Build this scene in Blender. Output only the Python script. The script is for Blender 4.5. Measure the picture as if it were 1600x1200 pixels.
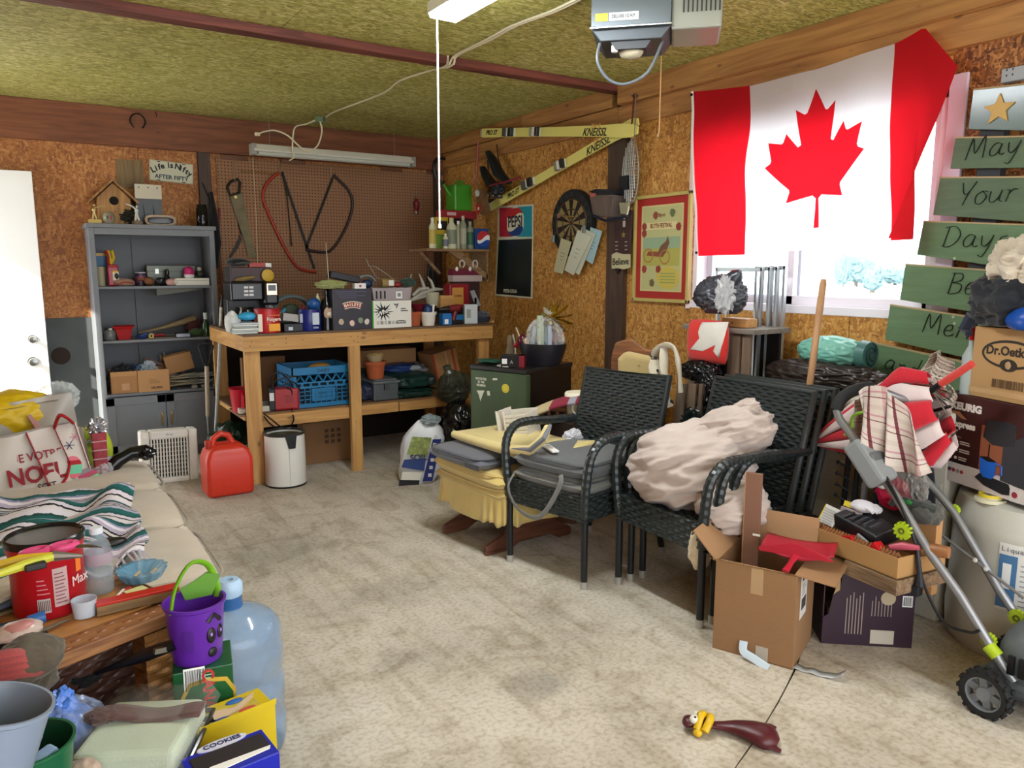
import bpy,bmesh,math,random
from mathutils import Vector,Matrix,noise,geometry,Euler
PI=math.pi
S=bpy.context.scene
for _o in list(bpy.data.objects):bpy.data.objects.remove(_o)
C=S.collection
# camera
CH=1.38;YAW=0.572467;PIT=0.150241;FPX=1191.1
cam_d=bpy.data.cameras.new('camera');cam=bpy.data.objects.new('camera',cam_d);C.objects.link(cam)
cam.location=(0,0,CH);cam.rotation_euler=(PI/2-PIT,0,-YAW)
cam_d.sensor_fit='HORIZONTAL';cam_d.sensor_width=36;cam_d.lens=FPX/1600*36;cam_d.clip_start=.05;cam_d.clip_end=400
S.camera=cam
# sky and exposure
S.view_settings.view_transform='Standard';S.view_settings.look='None';S.view_settings.gamma=1
S.view_settings.use_curve_mapping=False;S.view_settings.exposure=0.28
W=bpy.data.worlds.new('overcast_sky');S.world=W;W.use_nodes=True
_n=W.node_tree.nodes;_l=W.node_tree.links;_bg=_n['Background']
_tc=_n.new('ShaderNodeTexCoord');_sx=_n.new('ShaderNodeSeparateXYZ');_cr=_n.new('ShaderNodeValToRGB')
_l.new(_tc.outputs['Generated'],_sx.inputs[0]);_l.new(_sx.outputs[2],_cr.inputs[0]);_l.new(_cr.outputs[0],_bg.inputs[0])
_cr.color_ramp.elements[0].color=(.80,.87,.95,1);_cr.color_ramp.elements[0].position=0
_cr.color_ramp.elements[1].color=(.93,.95,1,1);_cr.color_ramp.elements[1].position=.6
_bg.inputs[1].default_value=4.2
_sd=bpy.data.lights.new('sun','SUN');_so=bpy.data.objects.new('sun',_sd);C.objects.link(_so)
_sd.energy=17;_sd.angle=.02;_sd.color=(1,.95,.82);_so.rotation_euler=Vector((.75,.34,-.56)).to_track_quat('-Z','Y').to_euler()
# pixel rays (photo taken as 1600x1200)
_F=Vector((math.sin(YAW)*math.cos(PIT),math.cos(YAW)*math.cos(PIT),-math.sin(PIT)))
_R=Vector((math.cos(YAW),-math.sin(YAW),0));_U=_R.cross(_F);CAM=Vector((0,0,CH))
def ray(x,y):return _F+_R*((x-800)/FPX)-_U*((y-600)/FPX)
def on(ax,val,x,y):
 d=ray(x,y);t=(val-CAM[ax])/d[ax];return CAM+d*t
def dep(p):return(Vector(p)-CAM).dot(_F)
def m(p,n):return n*dep(p)/FPX
# materials
def lin(c):return c/12.92 if c<=.04045 else((c+.055)/1.055)**2.4
def hexc(h):
 h=h.lstrip('#');return tuple(lin(int(h[i:i+2],16)/255)for i in(0,2,4))+(1,)
MC={}
def mat(h,rough=.55,metal=0,var=0,vs=8,bump=0,bs=60,trans=0,alpha=1,emit=0,sheen=0,translu=0,ior=1.45,key='',stretch=None,coat=0):
 k=(h,rough,metal,var,vs,bump,bs,trans,alpha,emit,sheen,translu,key,stretch,coat)
 if k in MC:return MC[k]
 a=bpy.data.materials.new('m_'+str(h).strip('#')+key);a.use_nodes=True;nt=a.node_tree;b=nt.nodes['Principled BSDF']
 c=hexc(h);b.inputs['Base Color'].default_value=c;b.inputs['Roughness'].default_value=rough;b.inputs['Metallic'].default_value=metal
 b.inputs['IOR'].default_value=ior
 a.diffuse_color=c
 if coat:b.inputs['Coat Weight'].default_value=coat;b.inputs['Coat Roughness'].default_value=.15
 if sheen:b.inputs['Sheen Weight'].default_value=sheen
 if trans:b.inputs['Transmission Weight'].default_value=trans
 if alpha<1:b.inputs['Alpha'].default_value=alpha
 if emit:b.inputs['Emission Color'].default_value=c;b.inputs['Emission Strength'].default_value=emit
 if var or bump:
  tc=nt.nodes.new('ShaderNodeTexCoord');mp=nt.nodes.new('ShaderNodeMapping');nt.links.new(tc.outputs['Object'],mp.inputs[0])
  if stretch:mp.inputs['Scale'].default_value=stretch
 if var:
  n=nt.nodes.new('ShaderNodeTexNoise');n.inputs['Scale'].default_value=vs;n.inputs['Detail'].default_value=6;nt.links.new(mp.outputs[0],n.inputs[0])
  mx=nt.nodes.new('ShaderNodeMapRange');mx.inputs[1].default_value=.3;mx.inputs[2].default_value=.7;mx.inputs[3].default_value=1-var;mx.inputs[4].default_value=1+var
  nt.links.new(n.outputs[0],mx.inputs[0])
  h_=nt.nodes.new('ShaderNodeHueSaturation');h_.inputs['Color'].default_value=c;nt.links.new(mx.outputs[0],h_.inputs['Value']);nt.links.new(h_.outputs[0],b.inputs['Base Color'])
 if bump:
  n=nt.nodes.new('ShaderNodeTexNoise');n.inputs['Scale'].default_value=bs;n.inputs['Detail'].default_value=4;nt.links.new(mp.outputs[0],n.inputs[0])
  bp=nt.nodes.new('ShaderNodeBump');bp.inputs['Strength'].default_value=min(1,bump);bp.inputs['Distance'].default_value=.01 if bs<70 else .0025;nt.links.new(n.outputs[0],bp.inputs['Height']);nt.links.new(bp.outputs[0],b.inputs['Normal'])
 if translu:
  tr=nt.nodes.new('ShaderNodeBsdfTranslucent');tr.inputs[0].default_value=c;ms=nt.nodes.new('ShaderNodeMixShader');ms.inputs[0].default_value=translu
  nt.links.new(b.outputs[0],ms.inputs[1]);nt.links.new(tr.outputs[0],ms.inputs[2]);nt.links.new(ms.outputs[0],nt.nodes['Material Output'].inputs[0])
 MC[k]=a;return a
def fabric(h,var=.12,bump=.5,bs=250,**k):return mat(h,.9,var=var,vs=12,bump=bump,bs=bs,sheen=.2,**k)
def plastic(h,r=.35,**k):return mat(h,r,**k)
def filmy(h,alpha=.35,r=.12):
 return mat(h,r,alpha=alpha,bump=.6,bs=25,key='film')
def wood(h,h2=None,scale=1,rough=.6,ax=0,key='',knots=True):
 k=('wood',h,h2,scale,rough,ax,key)
 if k in MC:return MC[k]
 a=bpy.data.materials.new('m_wood_'+h.strip('#'));a.use_nodes=True;nt=a.node_tree;b=nt.nodes['Principled BSDF'];b.inputs['Roughness'].default_value=rough
 N=nt.nodes.new;L=nt.links.new
 tc=N('ShaderNodeTexCoord');mp=N('ShaderNodeMapping');sc=[14*scale]*3;sc[ax]=1.1*scale;mp.inputs['Scale'].default_value=sc;L(tc.outputs['Object'],mp.inputs[0])
 oi=N('ShaderNodeObjectInfo');L(oi.outputs['Random'],mp.inputs['Location'])
 n=N('ShaderNodeTexNoise');n.inputs['Scale'].default_value=2.2;n.inputs['Detail'].default_value=8;n.inputs['Distortion'].default_value=1.2;L(mp.outputs[0],n.inputs[0])
 r=N('ShaderNodeValToRGB');r.color_ramp.elements[0].position=.32;r.color_ramp.elements[1].position=.68
 c1=hexc(h);c2=hexc(h2)if h2 else tuple(x*.6 for x in c1[:3])+(1,)
 r.color_ramp.elements[0].color=c2;r.color_ramp.elements[1].color=c1;L(n.outputs[0],r.inputs[0])
 out=r.outputs[0]
 if knots:
  v=N('ShaderNodeTexVoronoi');mp2=N('ShaderNodeMapping');s2=[5.5]*3;s2[ax]=2.6;mp2 .inputs['Scale'].default_value=s2;L(tc.outputs['Object'],mp2 .inputs[0]);L(mp2 .outputs[0],v.inputs[0]);v.inputs['Scale'].default_value=1.6
  k2=N('ShaderNodeMapRange');k2 .inputs[1].default_value=.05;k2 .inputs[2].default_value=.11;k2 .inputs[3].default_value=.75;k2 .inputs[4].default_value=0;L(v.outputs['Distance'],k2 .inputs[0])
  mx=N('ShaderNodeMix');mx.data_type='RGBA';L(k2 .outputs[0],mx.inputs[0]);L(out,mx.inputs[6]);mx.inputs[7].default_value=tuple(x*.35 for x in c2[:3])+(1,);out=mx.outputs[2]
 L(out,b.inputs['Base Color'])
 bp=N('ShaderNodeBump');bp.inputs['Strength'].default_value=.25;bp.inputs['Distance'].default_value=.004;L(n.outputs[0],bp.inputs['Height']);L(bp.outputs[0],b.inputs['Normal'])
 MC[k]=a;return a
def osb(cols,scale=1,rough=.65,st=(1,1,1),key='',bump=.4):
 k=('osb',tuple(cols),scale,st,key)
 if k in MC:return MC[k]
 a=bpy.data.materials.new('m_strand_board'+key);a.use_nodes=True;nt=a.node_tree;b=nt.nodes['Principled BSDF'];b.inputs['Roughness'].default_value=rough
 N=nt.nodes.new;L=nt.links.new
 tc=N('ShaderNodeTexCoord')
 nz=N('ShaderNodeTexNoise');nz.inputs['Scale'].default_value=9*scale;L(tc.outputs['Object'],nz.inputs[0])
 dv=N('ShaderNodeVectorMath');dv.operation='MULTIPLY_ADD';L(nz.outputs[1],dv.inputs[0]);dv.inputs[1].default_value=(.06/scale,)*3;L(tc.outputs['Object'],dv.inputs[2])
 outs=[]
 for i,(rot,sc)in enumerate((((.35,.35,.35),(1,3.4,3.4)),((-.9,.9,.9),(3.2,1,3.2)),((.2,-.6,-.5),(2.6,2.6,1)))):
  mp=N('ShaderNodeMapping');mp.inputs['Rotation'].default_value=rot;mp.inputs['Scale'].default_value=tuple(p*q*15*scale for p,q in zip(sc,st));L(dv.outputs[0],mp.inputs[0])
  v=N('ShaderNodeTexVoronoi');v.inputs['Scale'].default_value=1;L(mp.outputs[0],v.inputs[0])
  s=N('ShaderNodeSeparateColor');L(v.outputs['Color'],s.inputs[0]);outs.append((s.outputs[0],s.outputs[1],v.outputs['Distance']))
 g1=N('ShaderNodeMath');g1 .operation='GREATER_THAN';g1 .inputs[1].default_value=.5;L(outs[0][1],g1 .inputs[0])
 m1=N('ShaderNodeMix');L(g1 .outputs[0],m1 .inputs[0]);L(outs[0][0],m1 .inputs[2]);L(outs[1][0],m1 .inputs[3])
 g2=N('ShaderNodeMath');g2 .operation='GREATER_THAN';g2 .inputs[1].default_value=.62;L(outs[2][1],g2 .inputs[0])
 m2=N('ShaderNodeMix');L(g2 .outputs[0],m2 .inputs[0]);L(m1 .outputs[0],m2 .inputs[2]);L(outs[2][0],m2 .inputs[3])
 big=N('ShaderNodeTexNoise');big.inputs['Scale'].default_value=1.3;big.inputs['Detail'].default_value=5;L(tc.outputs['Object'],big.inputs[0])
 ad=N('ShaderNodeMath');ad.operation='MULTIPLY_ADD';ad.inputs[1].default_value=.7;ad.inputs[2].default_value=-.35;L(big.outputs[0],ad.inputs[0])
 a2=N('ShaderNodeMath');a2 .operation='ADD';L(m2 .outputs[0],a2 .inputs[0]);L(ad.outputs[0],a2 .inputs[1])
 r=N('ShaderNodeValToRGB');e=r.color_ramp.elements;e[0].position=0;e[0].color=hexc(cols[0]);e[1].position=1;e[1].color=hexc(cols[-1])
 for i,c in enumerate(cols[1:-1]):x=e.new((i+1)/(len(cols)-1));x.color=hexc(c)
 L(a2 .outputs[0],r.inputs[0]);L(r.outputs[0],b.inputs['Base Color'])
 bp=N('ShaderNodeBump');bp.inputs['Strength'].default_value=bump;bp.inputs['Distance'].default_value=.003;L(m2 .outputs[0],bp.inputs['Height']);L(bp.outputs[0],b.inputs['Normal'])
 MC[k]=a;return a
def ramp_uv(name,stops,axis=0,reps=1,rough=.9,wob=.02,cross=None,bump=.3):
 a=bpy.data.materials.new('m_'+name);a.use_nodes=True;nt=a.node_tree;b=nt.nodes['Principled BSDF'];b.inputs['Roughness'].default_value=rough
 N=nt.nodes.new;L=nt.links.new;uv=N('ShaderNodeTexCoord')
 nz=N('ShaderNodeTexNoise');nz.inputs['Scale'].default_value=30;L(uv.outputs['UV'],nz.inputs[0])
 dv=N('ShaderNodeVectorMath');dv.operation='MULTIPLY_ADD';L(nz.outputs[1],dv.inputs[0]);dv.inputs[1].default_value=(wob,)*3;L(uv.outputs['UV'],dv.inputs[2])
 sp=N('ShaderNodeSeparateXYZ');L(dv.outputs[0],sp.inputs[0])
 def rp(ax,st,rep):
  mu=N('ShaderNodeMath');mu.operation='MULTIPLY';mu.inputs[1].default_value=rep;L(sp.outputs[ax],mu.inputs[0])
  fr=N('ShaderNodeMath');fr.operation='FRACT';L(mu.outputs[0],fr.inputs[0])
  r=N('ShaderNodeValToRGB');r.color_ramp.interpolation='CONSTANT';e=r.color_ramp.elements
  e[0].position=st[0][0];e[0].color=hexc(st[0][1]);e[1].position=st[1][0];e[1].color=hexc(st[1][1])
  for p,c in st[2:]:x=e.new(p);x.color=hexc(c)
  L(fr.outputs[0],r.inputs[0]);return r.outputs[0]
 out=rp(axis,stops,reps)
 if cross:
  mx=N('ShaderNodeMix');mx.data_type='RGBA';mx.blend_type='MULTIPLY';mx.inputs[0].default_value=1;L(out,mx.inputs[6]);L(rp(1-axis,cross[0],cross[1]),mx.inputs[7]);out=mx.outputs[2]
 L(out,b.inputs['Base Color'])
 n=N('ShaderNodeTexNoise');n.inputs['Scale'].default_value=150;L(uv.outputs['UV'],n.inputs[0]);bp=N('ShaderNodeBump');bp.inputs['Strength'].default_value=bump;bp.inputs['Distance'].default_value=.004;L(n.outputs[0],bp.inputs['Height']);L(bp.outputs[0],b.inputs['Normal'])
 return a
 # mesh builder
class B:
 def __init__(s):s.v=[];s.f=[];s.m=[];s.uv={}
 def add(s,vs,fs,mi=0,uvs=None):
  o=len(s.v);s.v+=[tuple(p)for p in vs]
  for i,f in enumerate(fs):
   if uvs:s.uv[len(s.f)]=uvs[i]
   s.f.append([o+j for j in f]);s.m.append(mi)
  return s
 def box(s,c,d,rot=None,mi=0,taper=1):
  c=Vector(c);M=Euler(rot).to_matrix()if rot else Matrix.Identity(3);x,y,z=[q/2 for q in d]
  vs=[c+M@Vector((a*x*(taper if k<0 else 1),b*y*(taper if k<0 else 1),k*z))for k in(-1,1)for a,b in((-1,-1),(1,-1),(1,1),(-1,1))]
  return s.add(vs,[(3,2,1,0),(4,5,6,7),(0,1,5,4),(1,2,6,5),(2,3,7,6),(3,0,4,7)],mi)
 def bb(s,a,b,mi=0):
  return s.box([(p+q)/2 for p,q in zip(a,b)],[abs(p-q)for p,q in zip(a,b)],mi=mi)
 def tube(s,pts,r,n=10,mi=0,cap=True,closed=False,flat=1):
  pts=[Vector(p)for p in pts];N_=len(pts);rs=r if isinstance(r,(list,tuple))else[r]*N_
  vs=[];fs=[];up=None
  for i,p in enumerate(pts):
   if closed:t=pts[(i+1)%N_]-pts[i-1]
   else:t=pts[min(i+1,N_-1)]-pts[max(i-1,0)]
   t.normalize()
   if up is None:up=Vector((0,0,1))if abs(t.z)<.9 else Vector((1,0,0))
   a=t.cross(up)
   if a.length<1e-4:a=t.orthogonal()
   a.normalize();b=a.cross(t);up=b
   for k in range(n):an=2*PI*k/n;vs.append(p+(a*math.cos(an)+b*math.sin(an)*flat)*rs[i])
  for i in range(N_ if closed else N_-1):
   j=(i+1)%N_
   for k in range(n):q=(k+1)%n;fs.append((i*n+k,i*n+q,j*n+q,j*n+k))
  if cap and not closed:fs.append(tuple(range(n))[::-1]);fs.append(tuple((N_-1)*n+k for k in range(n)))
  return s.add(vs,fs,mi)
 def cyl(s,a,b,r,r2=None,n=16,mi=0,cap=True):return s.tube([a,b],[r,r if r2 is None else r2],n,mi,cap)
 def lathe(s,prof,c=(0,0,0),n=28,mi=0,rot=None,sx=1,sy=1):
  M=Euler(rot).to_matrix()if rot else Matrix.Identity(3);c=Vector(c);vs=[];fs=[]
  for r,z in prof:
   for k in range(n):an=2*PI*k/n;vs.append(c+M@Vector((r*math.cos(an)*sx,r*math.sin(an)*sy,z)))
  for i in range(len(prof)-1):
   for k in range(n):q=(k+1)%n;fs.append((i*n+k,i*n+q,(i+1)*n+q,(i+1)*n+k))
  if prof[0]==prof[-1]:return s.add(vs,fs,mi)
  if prof[0][0]>1e-5:fs.append(tuple(range(n))[::-1])
  if prof[-1][0]>1e-5 and prof[-1]!=prof[0]:fs.append(tuple((len(prof)-1)*n+k for k in range(n)))
  return s.add(vs,fs,mi)
 def prism(s,poly,y0,y1,mi=0,pl='xz'):
  n=len(poly);g=(lambda p,d:(p[0],d,p[1]))if pl=='xz' else((lambda p,d:(p[0],p[1],d))if pl=='xy' else(lambda p,d:(d,p[0],p[1])))
  return s.add([g(p,y0)for p in poly]+[g(p,y1)for p in poly],[tuple(range(n)),tuple(range(2*n-1,n-1,-1))]+[(i,i+n,(i+1)%n+n,(i+1)%n)for i in range(n)],mi)
 def sheet(s,fn,nu,nv,mi=0):
  vs=[fn(i/nu,j/nv)for j in range(nv+1)for i in range(nu+1)];fs=[];uvs=[]
  for j in range(nv):
   for i in range(nu):
    a=j*(nu+1)+i;fs.append((a,a+1,a+nu+2,a+nu+1));uvs.append([(i/nu,j/nv),((i+1)/nu,j/nv),((i+1)/nu,(j+1)/nv),(i/nu,(j+1)/nv)])
  return s.add(vs,fs,mi,uvs)
 def blob(s,c,r,amp=.15,fr=2.5,seed=0,sub=4,ridge=.5,flat=None,mi=0,sq=1,rot=None):
  bm=bmesh.new();bmesh.ops.create_icosphere(bm,subdivisions=sub,radius=1);c=Vector(c);M=Euler(rot).to_matrix()if rot else Matrix.Identity(3)
  vs=[]
  for v in bm.verts:
   p=v.co.copy();q=Vector([math.copysign(abs(t)**sq,t)for t in p]);o=Vector((seed*7.3,seed*3.1,-seed*5.7))
   h=noise.noise(p*fr+o);h2=1-2*abs(noise.noise(p*fr*1.7+o*2));h3=1-2*abs(noise.noise(p*fr*4+o));
   k=1+amp*((1-ridge)*h*1.6+ridge*.8*(h2-.5)+.12*(h3-.5))
   w=Vector((q.x*r[0]*k,q.y*r[1]*k,q.z*r[2]*k))
   if flat is not None and w.z<flat:w.z=flat+(w.z-flat)*.06
   vs.append(c+M@w)
  bm.verts.index_update();fs=[tuple(v.index for v in f.verts)for f in bm.faces];bm.free()
  return s.add(vs,fs,mi)
 def build(s,name,mats,parent=None,smooth=False,bevel=0,solid=0,seg=2,sub=0,auto=True):
  me=bpy.data.meshes.new(name);me.from_pydata(s.v,[],s.f)
  if not isinstance(mats,(list,tuple)):mats=[mats]
  for a in mats:me.materials.append(a)
  for p,i in zip(me.polygons,s.m):p.material_index=i
  if s.uv:
   ul=me.uv_layers.new(name='uv')
   for p in me.polygons:
    if p.index in s.uv:
     for k,li in enumerate(p.loop_indices):ul.data[li].uv=s.uv[p.index][k]
  me.update()
  if smooth:me.shade_smooth()if not auto else me.shade_smooth()
  o=bpy.data.objects.new(name,me);C.objects.link(o)
  if smooth and auto:
   try:me.set_sharp_from_angle(angle=math.radians(42))
   except Exception:pass
  if solid:q=o.modifiers.new('thick','SOLIDIFY');q.thickness=solid;q.offset=0
  if bevel:q=o.modifiers.new('bevel','BEVEL');q.width=bevel;q.segments=seg;q.limit_method='ANGLE';q.angle_limit=math.radians(50)
  if sub:q=o.modifiers.new('sub','SUBSURF');q.levels=q.render_levels=sub
  if parent:o.parent=parent
  return o
def tag(o,label=None,cat=None,group=None,kind=None):
 if label:o['label']=label
 if cat:o['category']=cat
 if group:o['group']=group
 if kind:o['kind']=kind
 return o
def thing(name,label,cat,loc=(0,0,0),rz=0,group=None,rot=None):
 o=bpy.data.objects.new(name,None);C.objects.link(o);o.empty_display_size=.05;o.location=loc
 o.rotation_euler=rot if rot else(0,0,rz)
 return tag(o,label,cat,group)
def single(b,name,label,cat,mats,loc=(0,0,0),rz=0,group=None,rot=None,**k):
 o=b.build(name,mats,None,**k);o.location=loc;o.rotation_euler=rot if rot else(0,0,rz);return tag(o,label,cat,group)
def pl(t,x,y,off=0):
 """where photo pixel (x,y) meets the thing's own local plane y=off -> local (x,z)"""
 M=Matrix.Translation(t.location)@t.rotation_euler.to_matrix().to_4x4();n=M.to_3x3()@Vector((0,1,0));p0=M@Vector((0,off,0))
 d=ray(x,y);k=(p0-CAM).dot(n)/d.dot(n);q=M.inverted()@(CAM+d*k);return q.x,q.z
def copy_tree(o,parent=None):
 c=o.copy();C.objects.link(c)
 if parent:c.parent=parent
 for ch in[q for q in bpy.data.objects if q.parent==o]:copy_tree(ch,c)
 return c
TX=[]
def txt(s,size,mt,parent,x,z,y=-.0012,rot=0,name='lettering',shear=0,ext=.0004,align='CENTER',sx=1,bold=0,rx=PI/2,rz=0,sp=1):
 cu=bpy.data.curves.new(name,'FONT');cu.body=s;cu.size=size;cu.shear=shear;cu.extrude=ext;cu.align_x=align;cu.align_y='CENTER';cu.offset=bold;cu.space_character=sp;cu.resolution_u=3
 o=bpy.data.objects.new(name,cu);C.objects.link(o);o.parent=parent;o.location=(x,y,z);o.rotation_euler=Euler((rx,0,rz));o.scale=(sx,1,1)
 if rot:o.rotation_euler=(Matrix.Rotation(rz,3,'Z')@Matrix.Rotation(rot,3,'Y')@Matrix.Rotation(rx,3,'X')).to_euler()
 cu.materials.append(mt);TX.append(o);return o
def bake_text():
 bpy.context.view_layer.update();dg=bpy.context.evaluated_depsgraph_get()
 for o in TX:
  me=bpy.data.meshes.new_from_object(o.evaluated_get(dg));n=bpy.data.objects.new(o.name.split('.')[0],me);C.objects.link(n)
  n.parent=o.parent;n.matrix_local=o.matrix_local.copy()
  for k in o.keys():
   if k in('label',):n[k]=o[k]
 for o in TX:bpy.data.objects.remove(o)
def patch(t,x0,z0,x1,z1,mt,name='print',y=-.001,th=.0016):
 return B().bb((x0,y-th/2,z0),(x1,y+th/2,z1)).build(name,mt,t)
def barcode(t,x,z,w,h,y=-.0025,mt=None,base=True,name='barcode'):
 b=B();r=random.Random(int(abs(x*1e4))+3)
 if base:b.bb((x-w/2-w*.08,y+.0006,z-h/2-h*.1),(x+w/2+w*.08,y+.001,z+h/2+h*.1),1)
 q=x-w/2
 while q<x+w/2:
  d=w*r.choice((.02,.03,.05));b.bb((q,y,z-h/2),(q+d,y+.0006,z+h/2));q+=d+w*r.choice((.02,.04))
 return b.build(name,[mt or mat('#222222',.7),mat('#eeeeea',.7)],t)
def lines(t,x0,x1,z,n,dz,h,mt,y=-.0022,seed=1,name='small_print'):
 b=B();r=random.Random(seed)
 for i in range(n):b.bb((x0,y,z-i*dz),(x0+(x1-x0)*r.uniform(.6,1),y+.0006,z-i*dz+h))
 return b.build(name,mt,t)
WH=mat('#e9e8e2',.6);BK=mat('#0d0e10',.45);GREY=mat('#7f8384',.5)

# the setting
WX=3.36;WY=6.36;CZ=2.525;LX=-.78;FY=-.9
OSB_B=osb(['#87502a','#995f30','#a66a36','#b2763f','#c28b52'],1.9,key='b')
OSB_R=osb(['#8d5c26','#aa7432','#b9843c','#c59148','#d2a55e'],1.9,key='r')
OSB_C=osb(['#7c7836','#918d44','#a3a052','#b5b166','#ccc88a'],2.0,st=(.45,1.5,1),key='c')
PLANK=wood('#b5854a','#8d5f30',.7,ax=1);PLANK_B=wood('#8a5230','#653518',.7,ax=0);BEAMW=wood('#7c4034','#4d221c',.8,ax=0,knots=False)
DARKW=wood('#513c2d','#33251c',.8,ax=2,knots=False);PINE=wood('#c79a5a','#a77840',.8,ax=0);PINE_V=wood('#c79a5a','#a77840',.8,ax=2,key='v')
def concrete():
 a=bpy.data.materials.new('m_concrete');a.use_nodes=True;nt=a.node_tree;b=nt.nodes['Principled BSDF'];N=nt.nodes.new;L=nt.links.new
 tc=N('ShaderNodeTexCoord');
 def nz(s,d=8,di=0,st=None):
  n=N('ShaderNodeTexNoise');n.inputs['Scale'].default_value=s;n.inputs['Detail'].default_value=d;n.inputs['Distortion'].default_value=di
  if st:mp=N('ShaderNodeMapping');mp.inputs['Scale'].default_value=st;mp.inputs['Rotation'].default_value=(0,0,.5);L(tc.outputs['Object'],mp.inputs[0]);L(mp.outputs[0],n.inputs[0])
  else:L(tc.outputs['Object'],n.inputs[0])
  return n.outputs[0]
 def rp(src,st):
  r=N('ShaderNodeValToRGB');e=r.color_ramp.elements;e[0].position,e[0].color=st[0][0],hexc(st[0][1]);e[1].position,e[1].color=st[-1][0],hexc(st[-1][1])
  for p,c in st[1:-1]:x=e.new(p);x.color=hexc(c)
  L(src,r.inputs[0]);return r.outputs[0]
 def mul(c1,c2,f=1):
  mx=N('ShaderNodeMix');mx.data_type='RGBA';mx.blend_type='MULTIPLY';mx.inputs[0].default_value=f;L(c1,mx.inputs[6]);L(c2,mx.inputs[7]);return mx.outputs[2]
 base=rp(nz(1.6,10,.6),[(.3,'#b0a89a'),(.5,'#bdb5a6'),(.7,'#ccc5b6')])
 c=mul(base,rp(nz(5,8,1.5),[(.34,'#c9c0b0'),(.48,'#f4f2ee'),(.62,'#ffffff')]),.55)
 c=mul(c,rp(nz(60,3),[(.3,'#cfc8b8'),(.55,'#ffffff')]),.7)
 c=mul(c,rp(nz(14,6,.3,(1,.12,1)),[(.33,'#c9c0ae'),(.5,'#ffffff')]),.45)
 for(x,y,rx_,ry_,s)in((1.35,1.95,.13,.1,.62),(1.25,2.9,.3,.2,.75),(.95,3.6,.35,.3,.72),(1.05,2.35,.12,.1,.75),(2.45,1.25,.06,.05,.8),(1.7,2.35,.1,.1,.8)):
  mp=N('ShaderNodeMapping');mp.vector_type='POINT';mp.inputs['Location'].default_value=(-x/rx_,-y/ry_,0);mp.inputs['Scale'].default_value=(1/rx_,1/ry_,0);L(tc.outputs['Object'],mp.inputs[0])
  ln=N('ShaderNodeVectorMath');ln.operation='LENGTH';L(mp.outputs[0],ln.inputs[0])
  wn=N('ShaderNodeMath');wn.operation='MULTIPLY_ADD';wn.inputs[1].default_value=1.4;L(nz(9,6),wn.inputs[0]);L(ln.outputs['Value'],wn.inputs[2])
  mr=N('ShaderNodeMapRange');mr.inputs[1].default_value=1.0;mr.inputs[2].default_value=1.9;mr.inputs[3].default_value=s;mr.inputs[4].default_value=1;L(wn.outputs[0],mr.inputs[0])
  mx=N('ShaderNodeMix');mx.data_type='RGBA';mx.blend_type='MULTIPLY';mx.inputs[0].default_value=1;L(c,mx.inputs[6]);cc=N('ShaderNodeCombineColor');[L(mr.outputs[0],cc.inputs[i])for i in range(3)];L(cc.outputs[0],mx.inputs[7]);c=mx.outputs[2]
 L(c,b.inputs['Base Color']);b.inputs['Roughness'].default_value=.82
 bp=N('ShaderNodeBump');bp.inputs['Strength'].default_value=.5;bp.inputs['Distance'].default_value=.004;L(nz(35,10,.4),bp.inputs['Height']);L(bp.outputs[0],b.inputs['Normal'])
 return a
CONC=concrete()
def struct(o):o['kind']='structure';return o
fl=struct(B().bb((LX,FY-1.5,-.12),(WX,WY,-.018)).build('floor',mat('#2c2a26',.9)))
rr=random.Random(4);crack=[]
k0=on(2,0,1150,1200);k1=on(2,0,1238,1048);dr=(k1-k0).normalized()
n_=46
for i in range(n_+1):
 t=-2.6+i*(2.6+3.6)/n_;p=k0+dr*t;crack.append((p.x+rr.uniform(-.012,.012)+.02*math.sin(t*5),p.y))
y_lo,y_hi=crack[0][1],crack[-1][1]
left=[(LX,FY-1.5),(crack[0][0],FY-1.5)]+[(x-.005,y)for x,y in crack]+[(crack[-1][0],WY),(LX,WY)]
right=[(crack[0][0]+.004,FY-1.5),(WX,FY-1.5),(WX,WY),(crack[-1][0]+.004,WY)]+[(x+.011*rr.uniform(.3,1.8),y)for x,y in reversed(crack)]
for poly in(left,right):B().prism(poly,-.02,0,pl='xy').build('slab',CONC,fl)
tag(B().sheet(lambda u,v:(lambda c,j:(c[0]+(u-.5)*.03,c[1],-.012+.006*rr.random()))(crack[min(int(v*n_),n_)],0),3,n_).build('grit',mat('#3a352e',.95,var=.4,vs=80),fl),kind='stuff')
ce=struct(B().bb((LX,FY,CZ+.012),(WX,WY,CZ+.1)).build('ceiling',mat('#2e2618',.9)))
xs=[LX,-.05,1.17,2.39,WX];ys=[FY,1.4,3.84,6.36]
for i in range(4):
 for j in range(3):B().bb((xs[i]+.0015,ys[j]+.0015,CZ),(xs[i+1]-.0015,ys[j+1]-.0015,CZ+.012)).build('panel',OSB_C,ce)
bm_=struct(B().bb((LX,3.86,CZ-.042),(WX-.04,3.95,CZ)).build('trim_1',BEAMW,bevel=.003));tag(bm_,'dark red brown strip board across the ceiling')
wb=struct(B().bb((LX-.1,WY,0),(WX+.1,WY+.12,CZ+.1)).build('wall_back',mat('#3a2412',.9)))
for x0,x1,z0,z1 in((LX,-.4,0,2.26),(-.396,.824,0,2.26),(.828,1.24,0,2.26),(1.24,2.05,0,2.26),(2.054,3.2,0,2.26),(3.2,WX,0,2.26)):
 B().bb((x0,WY-.012,z0),(x1,WY,z1)).build('panel',OSB_B,wb,bevel=.001)
B().bb((LX,WY-.05,2.255),(WX,WY,CZ)).build('header_board',PLANK_B,wb,bevel=.004)
B().bb((LX,WY-.022,0),(on(1,WY,165,495).x+.3,WY-.012,on(1,WY,120,496).z)).build('grey_panel',mat('#43484a',.75,var=.15,vs=5),wb,bevel=.002)
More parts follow.
